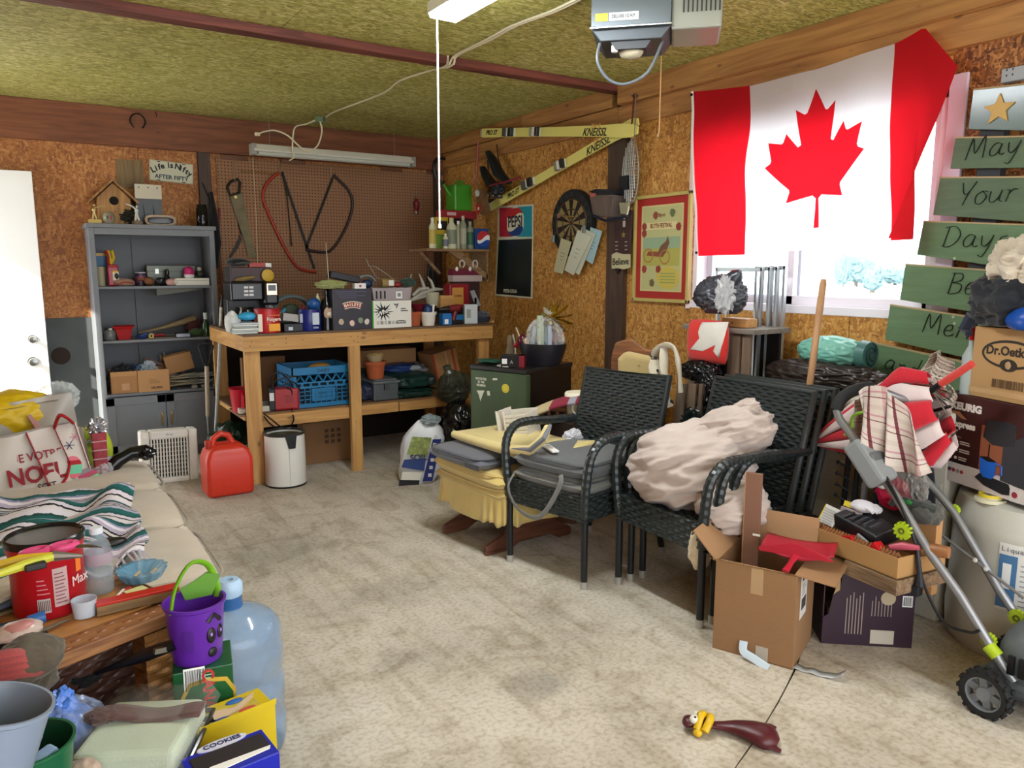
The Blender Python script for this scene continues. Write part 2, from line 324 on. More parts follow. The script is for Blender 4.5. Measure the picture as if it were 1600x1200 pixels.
hp=on(1,WY-.02,95,556);B().cyl((hp.x,WY-.0235,hp.z),(hp.x,WY-.021,hp.z),.062,n=28).build('knob_hole',mat('#241812',.9),wb)
xa=on(1,WY,310,300).x;B().bb((xa,WY-.05,0),(xa+.09,WY-.012,2.255)).build('post',DARKW,wb,bevel=.003)
B().bb((WX-.13,WY-.045,0),(WX-.05,WY-.012,2.255)).build('post',DARKW,wb,bevel=.003)
wl=struct(B().bb((LX-.1,FY,0),(LX,5.38,CZ)).bb((LX-.1,6.28,0),(LX,WY,CZ)).bb((LX-.1,5.38,2.06),(LX,6.28,CZ)).build('wall_left',OSB_B))
wf=struct(B().bb((LX-.1,FY-.1,2.3),(WX+.1,FY,CZ+.1)).bb((LX-.1,FY-.1,0),(LX+.12,FY,2.3)).bb((WX-.1,FY-.1,0),(WX+.1,FY,2.3)).build('wall_front',OSB_B))
WY0,WY1,WZ0,WZ1=1.81,3.24,1.165,2.125
wr=struct(B().bb((WX,FY,0),(WX+.14,WY0,CZ+.1)).bb((WX,WY1,0),(WX+.14,WY,CZ+.1)).bb((WX,WY0,0),(WX+.14,WY1,WZ0)).bb((WX,WY0,WZ1),(WX+.14,WY1,CZ+.1)).build('wall_right',mat('#3a2412',.9)))
yp=[on(0,WX,983,400).y,on(0,WX,957,400).y]
OSB_W=osb(['#502c14','#73421c','#8d5626','#a56d35','#be8a52'],2.3,key='w')
for y0,y1,z0,z1,mt in((WY1,4.04,0,2.28,OSB_R),(4.04,5.26,0,2.28,OSB_R),(5.264,WY,0,2.28,OSB_R),(WY0,2.2,0,WZ0,OSB_R),(2.204,WY1,0,WZ0,OSB_R),(.6,WY0,0,2.28,OSB_W),(FY,.596,0,2.28,OSB_W),(WY0,WY1,WZ1,2.28,OSB_R)):
 B().bb((WX-.012,y0,z0),(WX,y1,z1)).build('panel',mt,wr,bevel=.001)
B().bb((WX-.04,FY,2.275),(WX,3.9,2.4)).build('plank',PLANK,wr,bevel=.003)
B().bb((WX-.04,3.905,2.275),(WX,WY-.05,2.4)).build('plank',PLANK,wr,bevel=.003)
B().bb((WX-.085,FY,2.4),(WX,3.86,CZ)).build('plank',PLANK,wr,bevel=.003)
B().bb((WX-.05,3.95,2.405),(WX,5.0,CZ)).build('plank',PLANK,wr,bevel=.003)
B().bb((WX-.05,5.005,2.405),(WX,WY-.05,CZ)).build('plank',PLANK,wr,bevel=.003)
B().bb((WX-.055,yp[0],0),(WX-.012,yp[1],2.275)).build('post',DARKW,wr,bevel=.003)
VIN=mat('#e6e3ea',.35);VIN2=mat('#cfd3dc',.4);GL=mat('#ffffff',.02,trans=1,ior=1.01,key='pane')
w1=struct(B().bb((WX-.006,WY0,WZ0),(WX+.13,WY0+.035,WZ1)).bb((WX-.006,WY1-.035,WZ0),(WX+.13,WY1,WZ1)).bb((WX-.006,WY0,WZ1-.035),(WX+.13,WY1,WZ1)).bb((WX-.016,WY0-.02,WZ0-.012),(WX+.13,WY1+.02,WZ0+.03)).build('window_1',VIN,bevel=.003))
my=on(0,WX+.06,1243,430).y
def sash(y0,y1,x,mt):
 f=B()
 for a,b_ in(((x,y0,WZ0+.03),(x+.035,y0+.04,WZ1-.035)),((x,y1-.04,WZ0+.03),(x+.035,y1,WZ1-.035)),((x,y0,WZ0+.03),(x+.035,y1,WZ0+.075)),((x,y0,WZ1-.08),(x+.035,y1,WZ1-.035))):f.bb(a,b_)
 o=f.build('window_sash',mt,w1,bevel=.002);B().bb((x+.014,y0+.04,WZ0+.075),(x+.018,y1-.04,WZ1-.08)).build('pane',GL,o)
sash(WY0+.035,my+.03,WX+.03,VIN);sash(my-.02,WY1-.035,WX+.075,VIN2)
B().bb((WX-.028,WY0-.075,WZ0-.02),(WX-.012,WY0-.002,WZ1+.05)).build('casing',mat('#d9c9dc',.45),w1,bevel=.003)
B().bb((WX-.028,WY1+.002,WZ0-.02),(WX-.012,WY1+.03,WZ1+.05)).build('casing',mat('#e8d6d0',.45),w1,bevel=.003)
d1=B().bb((0,0,.02),(.9,.04,2.03)).build('door_1',mat('#f2f4f2',.4),bevel=.003);struct(d1)
xr=on(1,6.24,52,300).x;d1 .location=(xr-.9,6.22,0)
d1['label']='white door leaf with round knob and deadbolt standing open against the strand board wall'
SAT=mat('#8c8f8c',.3,metal=1)
for nm,px,py,r0 in(('deadbolt',51,530,.026),('knob',52,565,.03)):
 x,z=pl(d1,px,py);b_=B().lathe([(0,0),(r0*1.15,0),(r0*1.15,.008),(r0*.55,.012),(r0*.5,.03),(r0*.95,.042),(r0,.055),(r0*.8,.068),(0,.072)],rot=(PI/2,0,0));o=b_.build(nm,SAT,d1,smooth=True);o.location=(x,0,z)
for zz in(.99,1.13):B().bb((.8995,.008,zz-.028),(.9015,.032,zz+.028)).build('latch_plate',SAT,d1)
sn=struct(B().bb((WX+.3,-60,-.5),(140,140,-.4)).build('ground',mat('#e9eef2',.8,var=.04,vs=.3)));sn['label']='snow covered yard outside the window'
struct(B().bb((-40,-60,-.5),(WX+.25,FY-1.55,-.4)).bb((-40,FY-1.6,-.5),(LX-.15,60,-.4)).build('driveway',mat('#c9cdd0',.85,var=.05,vs=.4)))
ridge=B().sheet(lambda u,v:(95+18*v,-20+150*u,-.4+(7+2.5*math.sin(u*7)+1.2*noise.noise(Vector((u*9,v,0))))*math.sin(min(1,v*1.2)*PI/2)),60,6).build('hills',mat('#86aaa8',.9,var=.08,vs=.2),smooth=True);struct(ridge);ridge['label']='low pale hill on the horizon'  # distance haze is put into the hill's pale colour
TREE=mat('#4c6266',.95,var=.25,vs=2)  # blue-grey of the foliage has the distance haze mixed in
for i,(px,top,w_)in enumerate(((1318,400,20),(1340,402,46),(1366,415,30),(1400,420,40),(1428,416,36))):
 p=on(0,(60,70,50,80,62)[i],px,top);base=-.4;t=thing('tree',['slim dark tree at the left end of the far tree row','large round pale tree in the far row','low bushy tree beside the large round one','pale tree far out near the sign boards','last far tree half hidden by the sign boards'][i],'tree',(p.x,p.y,base),group='trees beyond the snowy yard')
 hgt=p.z-base;B().cyl((0,0,0),(0,0,hgt*.5),.2,.12).build('trunk',mat('#5e5a55',.9),t)
 B().blob((0,0,hgt*.58),(m(p,w_)*.55,m(p,w_)*.55,hgt*.43),.35,3,i,4).build('crown',TREE,t)
 # lamps of the room
LED=mat('#f4faff',.5,emit=75)
def lit_fixture():
 p=on(2,CZ-.11,667,27);q=on(2,CZ-.11,712,36);w_=(q-p).length
 t=thing('shop_light','glowing white tube light hanging from the ceiling by its end','light',((p.x+q.x)/2,p.y,CZ-.11))
 B().bb((-w_/2,-1.25,.012),(w_/2,0,.06)).build('housing',mat('#dfe3e4',.4),t,bevel=.006)
 B().bb((-w_/2+.006,-1.24,-.004),(w_/2-.006,-.012,.012)).build('diffuser',LED,t,bevel=.004)
 for y in(-.1,-1.1):B().cyl((0,y,.06),(0,y,.11),.004,n=6).build('hanger',BK,t)
lit_fixture()

# grey cabinet and what is on it
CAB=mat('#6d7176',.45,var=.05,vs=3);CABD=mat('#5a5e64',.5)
CY=5.98
cl,cr_=on(1,CY,137,350),on(1,CY,334,352);ct=(cl.z+cr_.z)/2;cw=cr_.x-cl.x
cab=thing('storage_cabinet','tall grey cabinet with open shelves over two doors against the back wall','cabinet',(cl.x,CY,0))
cd=WY-.03-CY
def cz(y):return on(1,CY,240,y).z
s1,s2,s3=cz(447),cz(530),on(1,CY,250,611).z
for x in(0,cw-.035):B().bb((x,.0,0),(x+.035,cd,ct-.03)).build('side_panel',CAB,cab,bevel=.002)
B().bb((-.012,-.012,ct-.03),(cw+.012,cd,ct)).build('top_panel',CAB,cab,bevel=.003)
B().bb((.035,0,ct-.075),(cw-.035,.02,ct-.03)).build('face_frame',CAB,cab,bevel=.002)
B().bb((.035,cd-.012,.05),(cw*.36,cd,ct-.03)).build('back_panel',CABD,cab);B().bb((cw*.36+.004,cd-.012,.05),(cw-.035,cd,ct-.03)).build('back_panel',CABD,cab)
for z in(s1,s2):B().bb((.035,.01,z-.018),(cw-.035,cd-.012,z)).build('shelf',CAB,cab,bevel=.002)
B().bb((.035,.0,s3-.02),(cw-.035,cd-.012,s3)).build('shelf',CAB,cab,bevel=.002)
B().bb((.035,0.02,.0),(cw-.035,.04,.08)).build('kick_board',CAB,cab)
for i,(a,b_)in enumerate(((.02,cw/2-.002),(cw/2+.002,cw-.02))):
 d=B().bb((a,-.02,.08),(b_,-.002,s3-.024));w_=.055
 for q in(((a,-.026,.08),(a+w_,-.02,s3-.024)),((b_-w_,-.026,.08),(b_,-.02,s3-.024)),((a,-.026,.08),(b_,-.02,.08+w_)),((a,-.026,s3-.024-w_),(b_,-.02,s3-.024))):d.bb(*q)
 o=d.build('door',CAB,cab,bevel=.0015)
 hx=b_-.03 if i==0 else a+.03;hz=s3-.2
 B().tube([(hx,-.026,hz-.045),(hx-.004,-.045,hz-.03),(hx,-.05,hz),(hx+.004,-.045,hz+.03),(hx,-.026,hz+.045)],[.006,.005,.007,.005,.006],8).build('handle',mat('#b59a5c',.3,metal=1),o,smooth=True)
def cabx(px):return on(1,CY+.1,px,450).x-cl.x
def shelf_pt(px,z,dy=.12):
 """world point standing on height z at depth CY+dy under photo column px"""
 y=CY+dy;d=ray(px,450);return Vector((on(1,y,px,450-(z-1.2)*0).x,y,z))
def at_col(px,py,Y,z):q=on(1,Y,px,py);return(q.x,Y,z)
def trophy(px,label,base,fig,rz,arm):
 p=at_col(px,340,CY+.08,ct);t=thing('trophy_figurine',label,'figurine',p,rz,'small figurines on the cabinet')
 base(t);b_=B().tube([(-.012,0,.03),(-.006,0,.06),(0,0,.085)],.008).tube([(.012,0,.03),(.004,0,.06),(0,0,.085)],.008).blob((0,0,.095),(.014,.01,.018),.05,2,1,2).blob((.004,0,.125),(.009,.009,.01),.05,2,2,2)
 b_.tube([(0,0,.105),arm,(arm[0]*2.2,0,arm[2]+.012)],[.006,.005,.003]);b_.build('figure',fig,t,smooth=True)
trophy(148,'tiny gold golfer figurine on a yellow block at the cabinet top corner',lambda t:B().bb((-.04,-.02,0),(.04,.02,.028)).build('base',mat('#c9a93c',.35),t,bevel=.002),mat('#b7a06a',.35,metal=.6),0,(.03,0,.115))
trophy(214,'tiny white figurine with raised arm in front of the birdhouse',lambda t:B().lathe([(.034,0),(.036,.02),(.03,.028)],n=20).build('base',mat('#8a7a66',.6),t,smooth=True),mat('#dfe0d8',.5),0,(-.03,0,.13))
p=at_col(180,340,CY+.2,ct)
t=thing('birdhouse','natural wood birdhouse with pitched roof on the cabinet top','birdhouse',p,-.05);t.scale=(1.25,)*3;BW=wood('#b98a4e','#8f6434',1.4,ax=2,knots=False)
B().prism([(-.085,0),(.085,0),(.085,.15),(0,.235),(-.085,.15)],0,.14).build('body',BW,t,bevel=.002)
for s_ in(-1,1):B().prism([(0,.24),(s_*.125,.118),(s_*.125,.134),(0,.258)],-.03,.17).build('roof_panel',wood('#a87b44','#7c542a',1.4,ax=1,knots=False),t,bevel=.002)
B().cyl((0,-.0015,.135),(0,.002,.135),.024,n=24).build('entrance_hole',mat('#120c08',.9),t)
B().prism([(-.008,.07),(.008,.07),(0,.085)],-.02,0).build('perch',BW,t)
p=at_col(170,340,CY+.04,ct);t=thing('snow_globe','milky glass ball ornament with a red and green flower','ornament',p);t.scale=(.72,)*3
B().lathe([(.0,0),(.032,.0),(.052,.03),(.056,.06),(.046,.095),(.02,.112),(0,.114)],n=24).build('globe',mat('#8f8a78',.2,var=.2,vs=20),t,smooth=True)
B().blob((.012,-.05,.055),(.012,.008,.02),.2,3,1,2).build('red_flower',mat('#a93548',.6),t);B().blob((-.014,-.05,.055),(.014,.008,.016),.2,3,4,2).build('green_leaf',mat('#4d6b45',.6),t)
p=at_col(215,340,CY+.22,ct);t=thing('dried_wreath','dark bundle of leaves behind the birdhouse','wreath',p)
B().blob((0,0,.06),(.12,.05,.06),.6,4,3,4,ridge=.8).build('twigs',mat('#2c2a20',.95,var=.4,vs=40),t);B().tube([(-.03,.03,.18),(.03,.0,.19),(.09,-.01,.13),(.1,0,.06)],[.004,.02,.026,.01],8,flat=.4).build('ribbon',mat('#8d8775',.6),t,smooth=True)
p=at_col(234,335,CY+.16,ct);t=thing('cardboard_calendar','black and white photo card standing behind the small dish','card',p)
B().bb((-.085,0,0),(.085,.012,.29)).build('black_card',mat('#1d1f22',.35),t);patch(t,-.088,.19,.088,.29,mat('#cfc9b4',.6));
for x,w_ in((-.04,.018),(.025,.022)):B().tube([(x,-.002,.03),(x+.004,-.002,.09),(x,-.002,.15)],[w_,w_*.8,.003],8,flat=.1).build('figure_print',mat('#070708',.5),t)
for x in(-.06,0,.06):B().cyl((x,-.004,.268),(x,-.002,.268),.005,n=8).build('punch_mark',BK,t)
p=at_col(251,345,CY+.08,ct);t=thing('serving_dish','small dark oval dish with a pale rim leaning on the cabinet top','dish',p)
B().tube([(.095*math.copysign(abs(math.cos(a))**.6,math.cos(a)),-.006*math.sin(a),.035+.03*math.copysign(abs(math.sin(a))**.6,math.sin(a)))for a in[2*PI*i/36 for i in range(36)]],.01,8,closed=True).build('rim',mat('#b9a894',.3),t,smooth=True)
B().blob((0,.006,.034),(.092,.01,.03),.02,2,1,3,sq=.7).build('bowl',mat('#28262a',.25),t,smooth=True)
p=at_col(316,345,CY+.1,ct);t=thing('travel_flask','black shiny cylinder flask at the right end of the cabinet top','flask',p)
B().lathe([(.0,0),(.036,0),(.04,.01),(.04,.13),(.034,.14),(.034,.16),(0,.162)],n=24).build('body',mat('#0c0d10',.15),t,smooth=True);B().lathe([(.041,.04),(.043,.042),(.043,.05),(.041,.052)],n=24).build('band',mat('#30343a',.2,metal=1),t)
B().tube([(.045,0,.0),(.055,0,.2),(.02,.03,.32)],.008).build('strap',BK,t)
p=on(1,WY-.014,203,272);single(B().bb((-.088,-.012,-.1),(.088,0,.1)),'wood_offcut','small pale plywood square nailed to the wall above the birdhouse','board',wood('#8d7447','#6e5833',1,ax=2),p)
p=on(1,WY-.014,268,269);t=thing('licence_plate','white novelty number plate reading Life is Nifty After Fifty','sign',p,rot=(0,.055,0))
B().bb((-.152,-.006,-.076),(.152,0,.076)).build('plate',mat('#c9c9ae',.4),t,bevel=.004)
B().tube([(-.148,-.007,-.072),(.148,-.007,-.072),(.148,-.007,.072),(-.148,-.007,.072)],.0022,5,closed=True).build('rim',mat('#a9a98e',.35),t)
for i,ch in enumerate('Life is Nifty'):
 u=(i-6)/6;a=u*.55
 if ch!=' ':txt(ch,.056,mat('#14171f',.5),t,u*.128,.048-.048*u*u,y=-.0075,rot=a*.9,bold=.0022)
txt('AFTER FIFTY',.042,mat('#2b3f50',.5),t,.0,-.042,y=-.0075,bold=.0012)
for x in(-.09,.085):
 for z in(.066,-.067):B().bb((x-.012,-.0072,z-.003),(x+.012,-.0058,z+.003)).build('bolt_slot',mat('#3a3a32',.7),t)
def item(px,py,Y,z,nm,lb,ct_,rz=0,group=None):return thing(nm,lb,ct_,at_col(px,py,Y,z),rz,group)
Y1=CY+.1
t=item(158,440,Y1+.05,s1+.001,'ivory_container','cream plastic tub behind the red jar on the upper shelf','tub');B().lathe([(0,0),(.03,0),(.033,.13),(.03,.135),(0,.135)],n=20).build('body',mat('#a89f80',.5),t,smooth=True)
t=item(163,440,Y1+.12,s1+.136,'blue_carton','blue carton stacked at the left end of the upper shelf','box');B().bb((-.05,-.03,0),(.05,.03,.1)).build('carton',mat('#2d5f86',.5),t,bevel=.002);patch(t,-.045,.075,.045,.095,mat('#c6a25a',.6),y=-.031)
t=item(176,440,Y1+.04,s1+.15,'toy_scoop','yellow and red plastic toy leaning above the red jar','toy');B().tube([(0,0,.0),(.02,0,.05),(.01,0,.1),(-.012,0,.1),(-.006,0,.05),(.0,0,0)],.01,8,closed=True).build('yellow_loop',mat('#d8b92a',.4),t,smooth=True);B().tube([(-.02,0,.005),(-.016,0,.06),(-.03,0,.1)],.012,8).build('red_loop',mat('#9c2b2b',.4),t,smooth=True)
t=item(177,440,Y1,s1+.001,'nut_jar','red plastic jar with a bird picture on the upper shelf','jar')
B().lathe([(0,0),(.045,0),(.05,.01),(.05,.13),(.046,.14),(.046,.15),(0,.15)],n=4,rot=(0,0,PI/4)).build('body',mat('#a3172f',.35),t,bevel=.008);B().bb((-.005,-.041,.04),(.034,-.036,.1)).build('picture_label',mat('#ddd7c0',.6),t);B().blob((.02,-.043,.07),(.014,.003,.022),.2,2,2,2).build('bird_print',mat('#17181a',.6),t);B().bb((-.002,-.043,.095),(.03,-.0405,.108)).build('name_band',mat('#d9b441',.6),t)
t=item(193,440,Y1-.02,s1+.001,'ball_cap','crumpled pink and tan cloth cap on the upper shelf','cap');B().blob((0,0,.026),(.07,.05,.028),.2,3,5,3,flat=-.025).build('crown',fabric('#a7806c'),t,smooth=True);B().tube([(-.06,-.04,.01),(0,-.058,.03),(.06,-.035,.02)],.005,6).build('red_trim',fabric('#8f3b35'),t)
t=item(220,440,Y1+.06,s1+.001,'paint_tin','little dark tin with a pink label and pale lid','tin');B().cyl((0,0,0),(0,0,.09),.036,n=24).build('can',mat('#3a2d42',.35),t,bevel=.002);B().cyl((0,0,.025),(0,0,.07),.0366,n=24).build('wrapper',mat('#8a4a68',.5),t);B().cyl((0,0,.09),(0,0,.097),.037,n=24).build('lid',mat('#c9c5cc',.35),t)
t=item(228,440,Y1-.03,s1+.001,'wooden_ball_spoon','brown wooden scoop with a round ball end','scoop');B().blob((.02,0,.032),(.032,.032,.032),.03,2,3,3).build('ball',wood('#8d5a35','#64391f',2),t,smooth=True);B().tube([(0,.01,.04),(-.05,.02,.05)],[.012,.007]).build('stem',wood('#8d5a35','#64391f',2),t,smooth=True)
t=item(268,440,Y1+.12,s1+.001,'metal_tackle_box','worn grey metal case at the back of the upper shelf','case');B().bb((-.17,-.03,0),(.17,.05,.148)).build('case',mat('#5d6058',.4,metal=.4,var=.15),t,bevel=.006);B().bb((-.175,-.034,.1),(.175,.052,.104)).build('seam',mat('#3b3d38',.5),t)
for x in(-.1,.12):B().bb((x-.012,-.038,.085),(x+.012,-.03,.12)).build('latch',mat('#8d8f88',.3,metal=1),t)
t=item(262,440,Y1+.03,s1+.001,'black_bottle','little black stopper bottle before the grey case','bottle');B().lathe([(0,0),(.022,0),(.024,.05),(.012,.07),(.016,.085),(.012,.115),(0,.12)],n=18).build('body',mat('#0f1013',.2),t,smooth=True)
t=item(250,440,Y1-.03,s1+.001,'dotted_ball','small black ball with white dots','ball');B().blob((0,0,.03),(.034,.032,.03),.05,2,6,3).build('ball',mat('#16181c',.4),t,smooth=True)
for a,b_ in((-.3,.2),(.2,.5),(.5,0),(-.1,-.3)):B().blob((.03*math.sin(a),-.028*math.cos(a),.03+.02*b_),(.005,.003,.005),0,1,1,1).build('dot',WH,t)
t=item(268,440,Y1-.035,s1+.001,'baby_shoe','small pink and cream baby shoe','shoe');B().blob((0,0,.024),(.042,.026,.026),.06,2,2,3,flat=-.022).build('upper',fabric('#c69a92'),t,smooth=True);B().blob((.028,-.004,.026),(.022,.026,.022),.03,2,3,2).build('toe_cap',fabric('#d8d2b8'),t,smooth=True)
t=item(300,440,Y1-.03,s1+.001,'foam_box','flat white foam box at the right of the upper shelf','box');B().bb((-.115,-.03,0),(.115,.06,.052)).build('box',mat('#e4e4da',.7),t,bevel=.003);B().bb((-.117,-.032,.034),(.117,.062,.037)).build('lid_gap',mat('#a9a99e',.7),t)
t=item(296,440,Y1,s1+.054,'pink_figurine','bright pink and white round figurine sitting on the foam box','figurine');B().blob((0,0,.045),(.036,.03,.04),.1,2,4,3).build('pink_top',mat('#c4246f',.35),t,smooth=True);B().lathe([(0,0),(.03,0),(.037,.015),(.034,.026),(0,.03)],n=20).build('white_base',mat('#e6dfe2',.4),t,smooth=True)
t=item(313,440,Y1+.03,s1+.054,'cat_figurine','small dark figurine with a white head on the foam box','figurine');B().blob((0,0,.03),(.03,.025,.03),.2,3,7,3,flat=-.026).build('body',mat('#2d2f28',.5),t,smooth=True);B().blob((-.004,-.008,.066),(.017,.015,.018),.15,3,8,2).build('head',mat('#b9b8aa',.5),t,smooth=True)
t=thing('loose_plank','grey board held beneath the upper shelf','board',(on(1,CY+.06,245,455).x,CY+.06,s1-.07));B().prism([(0,0),(.30,.04),(.32,.05),(0,.05)],0,.1).build('plank',mat('#66675e',.6,var=.15),t)
t=item(172,520,CY+.08,s2+.001,'glass_jar','clear glass jar lying by the red bowl','jar');B().lathe([(0,0),(.035,0),(.04,.02),(.04,.06),(.032,.075),(0,.078)],n=20).build('body',mat('#aab0ae',.1,trans=.7),t,smooth=True);B().cyl((0,0,.074),(0,0,.086),.034,n=20).build('lid',mat('#8d8d86',.3,metal=1),t)
t=item(194,520,CY+.09,s2+.001,'red_bowl','red plastic square bowl on the middle shelf','bowl');B().lathe([(0,0),(.06,0),(.085,.075),(.115,.095),(.11,.097),(.08,.08),(.058,.006),(0,.006)],n=4,rot=(0,0,PI/4),sy=.8).build('bowl',mat('#a61c20',.35),t,bevel=.004)
t=item(235,515,CY+.2,s2+.045,'rolled_paper','long roll of brown paper across the middle shelf','roll');t.rotation_euler=(0,-.16,0);B().tube([(-.08,0,0),(.06,0,.005),(.2,-.02,.02),(.32,.01,.03)],[.014,.018,.03,.034],12,flat=.7).build('roll',mat('#8e7d5c',.8,var=.15,vs=30),t,smooth=True)
t=item(226,520,CY+.09,s2+.001,'blue_pliers','blue handled tool next to the red bowl','pliers');B().tube([(-.05,0,.012),(0,0,.03),(.03,0,.035)],.011).build('blue_grip',mat('#263a7a',.4),t,smooth=True);B().tube([(-.045,-.03,.01),(.0,-.01,.012),(.03,0,.035)],.011).build('lower_grip',mat('#263a7a',.4),t,smooth=True);B().tube([(.03,0,.035),(.07,0,.03)],[.01,.004]).build('jaw',SAT,t)
t=item(236,522,CY+.05,s2+.001,'tape_roll','small yellow roll of tape standing on the middle shelf','tape');B().lathe([(.008,-.01),(.018,-.01),(.018,.01),(.008,.01),(.008,-.01)],c=(0,0,.019),rot=(PI/2,0,0),n=24).build('roll',mat('#bfa136',.4),t,smooth=True)
t=item(250,520,CY+.1,s2+.001,'red_screwdriver','red handled screwdriver lying flat','screwdriver');B().tube([(-.06,0,.018),(.03,0,.018)],[.012,.013],8).build('handle',mat('#8b1d24',.35),t,smooth=True);B().tube([(.03,0,.018),(.13,.03,.014)],.004,6).build('shaft',SAT,t)
t=item(252,526,CY+.05,s2+.001,'wooden_ruler','thin wooden ruler at the front of the middle shelf','ruler');B().bb((-.1,0,0),(.12,.028,.004)).build('strip',mat('#8c8463',.6),t)
t=item(285,520,CY+.06,s2+.001,'silver_tin','small silver metal box on the middle shelf','tin');B().bb((-.05,-.03,0),(.05,.03,.03)).build('box',mat('#71747c',.3,metal=.7),t,bevel=.004);B().tube([(-.05,-.02,.018),(-.12,-.02,.022)],.004,6).build('handle',SAT,t)
t=item(305,515,CY+.2,s2+.001,'maroon_cloth','crumpled maroon cloth at the back of the middle shelf','cloth');B().blob((0,0,.06),(.07,.05,.065),.35,3,9,4,flat=-.058).build('fabric_heap',fabric('#4a1d1c'),t,smooth=True)
t=item(322,515,CY+.07,s2+.001,'green_bottle','green glass bottle with a pale neck label on the middle shelf','bottle');B().lathe([(0,0),(.03,0),(.032,.02),(.032,.08),(.014,.12),(.013,.17),(.016,.18),(0,.182)],n=20).build('glass',mat('#1e4425',.08,coat=.4),t,smooth=True);B().cyl((0,0,.125),(0,0,.175),.0145,n=16).build('neck_label',mat('#c7cfc9',.5),t)
t=item(308,520,CY+.06,s2+.001,'green_pouch','small dark green pouch before the bottle','pouch');B().blob((0,0,.03),(.06,.03,.032),.2,3,4,3,flat=-.028).build('pouch',fabric('#2c4423'),t,smooth=True)
KRAFT=mat('#a77c4f',.75,var=.05,vs=4,bump=.15,bs=90);KRAFT2=mat('#b68a5b',.75,var=.06,vs=5,bump=.15,bs=90);KIN=mat('#8f6940',.8)
def open_box(t,w,d,h,mt=KRAFT,th=.004,inner=None,bevel=.001,z0=0):
 B().bb((0,0,z0),(w,th,z0+h)).build('front_wall',mt,t,bevel=bevel);B().bb((0,d-th,z0),(w,d,z0+h)).build('back_wall',mt,t,bevel=bevel)
 B().bb((0,th,z0),(th,d-th,z0+h)).build('side_wall',mt,t,bevel=bevel);B().bb((w-th,th,z0),(w,d-th,z0+h)).build('side_wall',mt,t,bevel=bevel)
 B().bb((th,th,z0),(w-th,d-th,z0+th)).build('base',inner or mt,t)
def px_rect(Y,x0,y0,x1,y1):a=on(1,Y,x0,(y0+y1)/2);b_=on(1,Y,x1,(y0+y1)/2);return a.x,b_.x,on(1,Y,(x0+x1)/2,y0).z,on(1,Y,(x0+x1)/2,y1).z
x0,x1,zt,zb=px_rect(CY+.02,173,581,215,614);t=thing('cardboard_box','small brown cardboard box with a lidded front full of dark gloves','box',(x0,CY+.02,s3+.001),group='cardboard boxes on the lowest open shelf');open_box(t,x1-x0,.2,zt-s3);B().bb((.0,-.003,(zt-s3)*.8),(x1-x0,-.0005,zt-s3)).build('flap',KRAFT2,t);B().bb(((x1-x0)*.4,-.004,.02),((x1-x0)*.7,-.003,.07)).build('tape',mat('#b78c63',.15),t)
t=item(190,575,CY+.12,s3+.085,'work_gloves','heap of navy and black gloves in the left box on the shelf','gloves');B().blob((0,0,.02),(.085,.07,.09),.4,3,11,4).build('cloth',fabric('#17191f'),t,smooth=True);B().blob((.05,.03,.08),(.05,.03,.03),.4,3,12,3).build('navy_cuff',fabric('#1f2a4a'),t,smooth=True);B().bb((.03,-.085,-.0),(.05,-.07,.06)).build('yellow_tag',mat('#b98a2c',.6),t)
x0,x1,zt,zb=px_rect(CY-.005,216,578,265,612);bx2=x0;t=thing('cardboard_box','wider tan cardboard box with printed writing holding a plastic bag','box',(x0,CY-.005,s3+.001),group='cardboard boxes on the lowest open shelf');open_box(t,x1-x0,.22,zt-s3,KRAFT2);w_=x1-x0
lines(t,w_*.35,w_*.7,.085,3,.012,.003,mat('#6b4c30',.8),y=-.0015);txt('KEURIG',.022,mat('#5a3c26',.8),t,w_*.58,.028,y=-.002,bold=.0006)
t=item(232,575,CY+.1,s3+.1,'plastic_bag','clear plastic bag stuffed into the wider shelf box','bag');B().blob((0,0,.02),(.06,.05,.085),.6,4,13,4,ridge=.9).build('film',filmy('#c6d3da',.55),t);B().blob((-.04,.02,.04),(.06,.04,.05),.4,3,14,3).build('blue_content',fabric('#3a5a78'),t)
t=item(238,565,CY+.2,s3+.1,'wood_stick','pinkish wood stick leaning across the shelf boxes','stick');t.rotation_euler=(0,.42,0);B().bb((-.1,0,.08),(.2,.012,.1)).build('stick',wood('#8d6a60','#6a4a44',1),t)
x0,x1,zt,zb=px_rect(CY+.1,262,548,305,582);t=thing('cardboard_box','tilted little cardboard box at the back right of the shelf','box',(x0,CY+.1,s3+.1),group='cardboard boxes on the lowest open shelf',rot=(0,-.22,0));open_box(t,x1-x0,.1,.13,KRAFT)
t=item(275,560,CY+.27,s3+.12,'paint_brush_set','bunch of pale brush handles behind the tilted box','brushes')
for i in range(9):B().tube([(-.1+.025*i,0,0),(-.11+.028*i,0,.12+.015*math.sin(i*2.2))],.005,6).build('handle',mat('#9a8d72',.6),t)
for i,(px,py,col,lb,r_)in enumerate(((285,596,'#9c927a','tan electrical cord coiled on the lowest open shelf',.006),(300,598,'#6f7168','grey cable bundle on the lowest open shelf',.007),(318,592,'#8f9088','pale cable looped at the right end of the shelf',.006))):
 t=item(px,py,CY+.08,s3+.002,'extension_cord',lb,'cord',group='cords on the lowest open shelf');r2=random.Random(i+20);pts=[]
 for k in range(60):a=k*.42;pts.append(((.085+.02*math.sin(k*.9))*math.cos(a)+r2 .uniform(-.006,.006),.055*math.sin(a),.012+k*.0014+.012*abs(math.sin(k*.35))))
 B().tube(pts,r_,7).build('cord',mat(col,.5),t,smooth=True);B().bb((.05,-.09,0),(.09,-.06,.022)).build('plug',mat('#7a7568',.5),t,bevel=.004)
t=item(290,611,CY+.03,s3+.002,'black_comb_strip','black toothed metal strip at the shelf edge','strip')
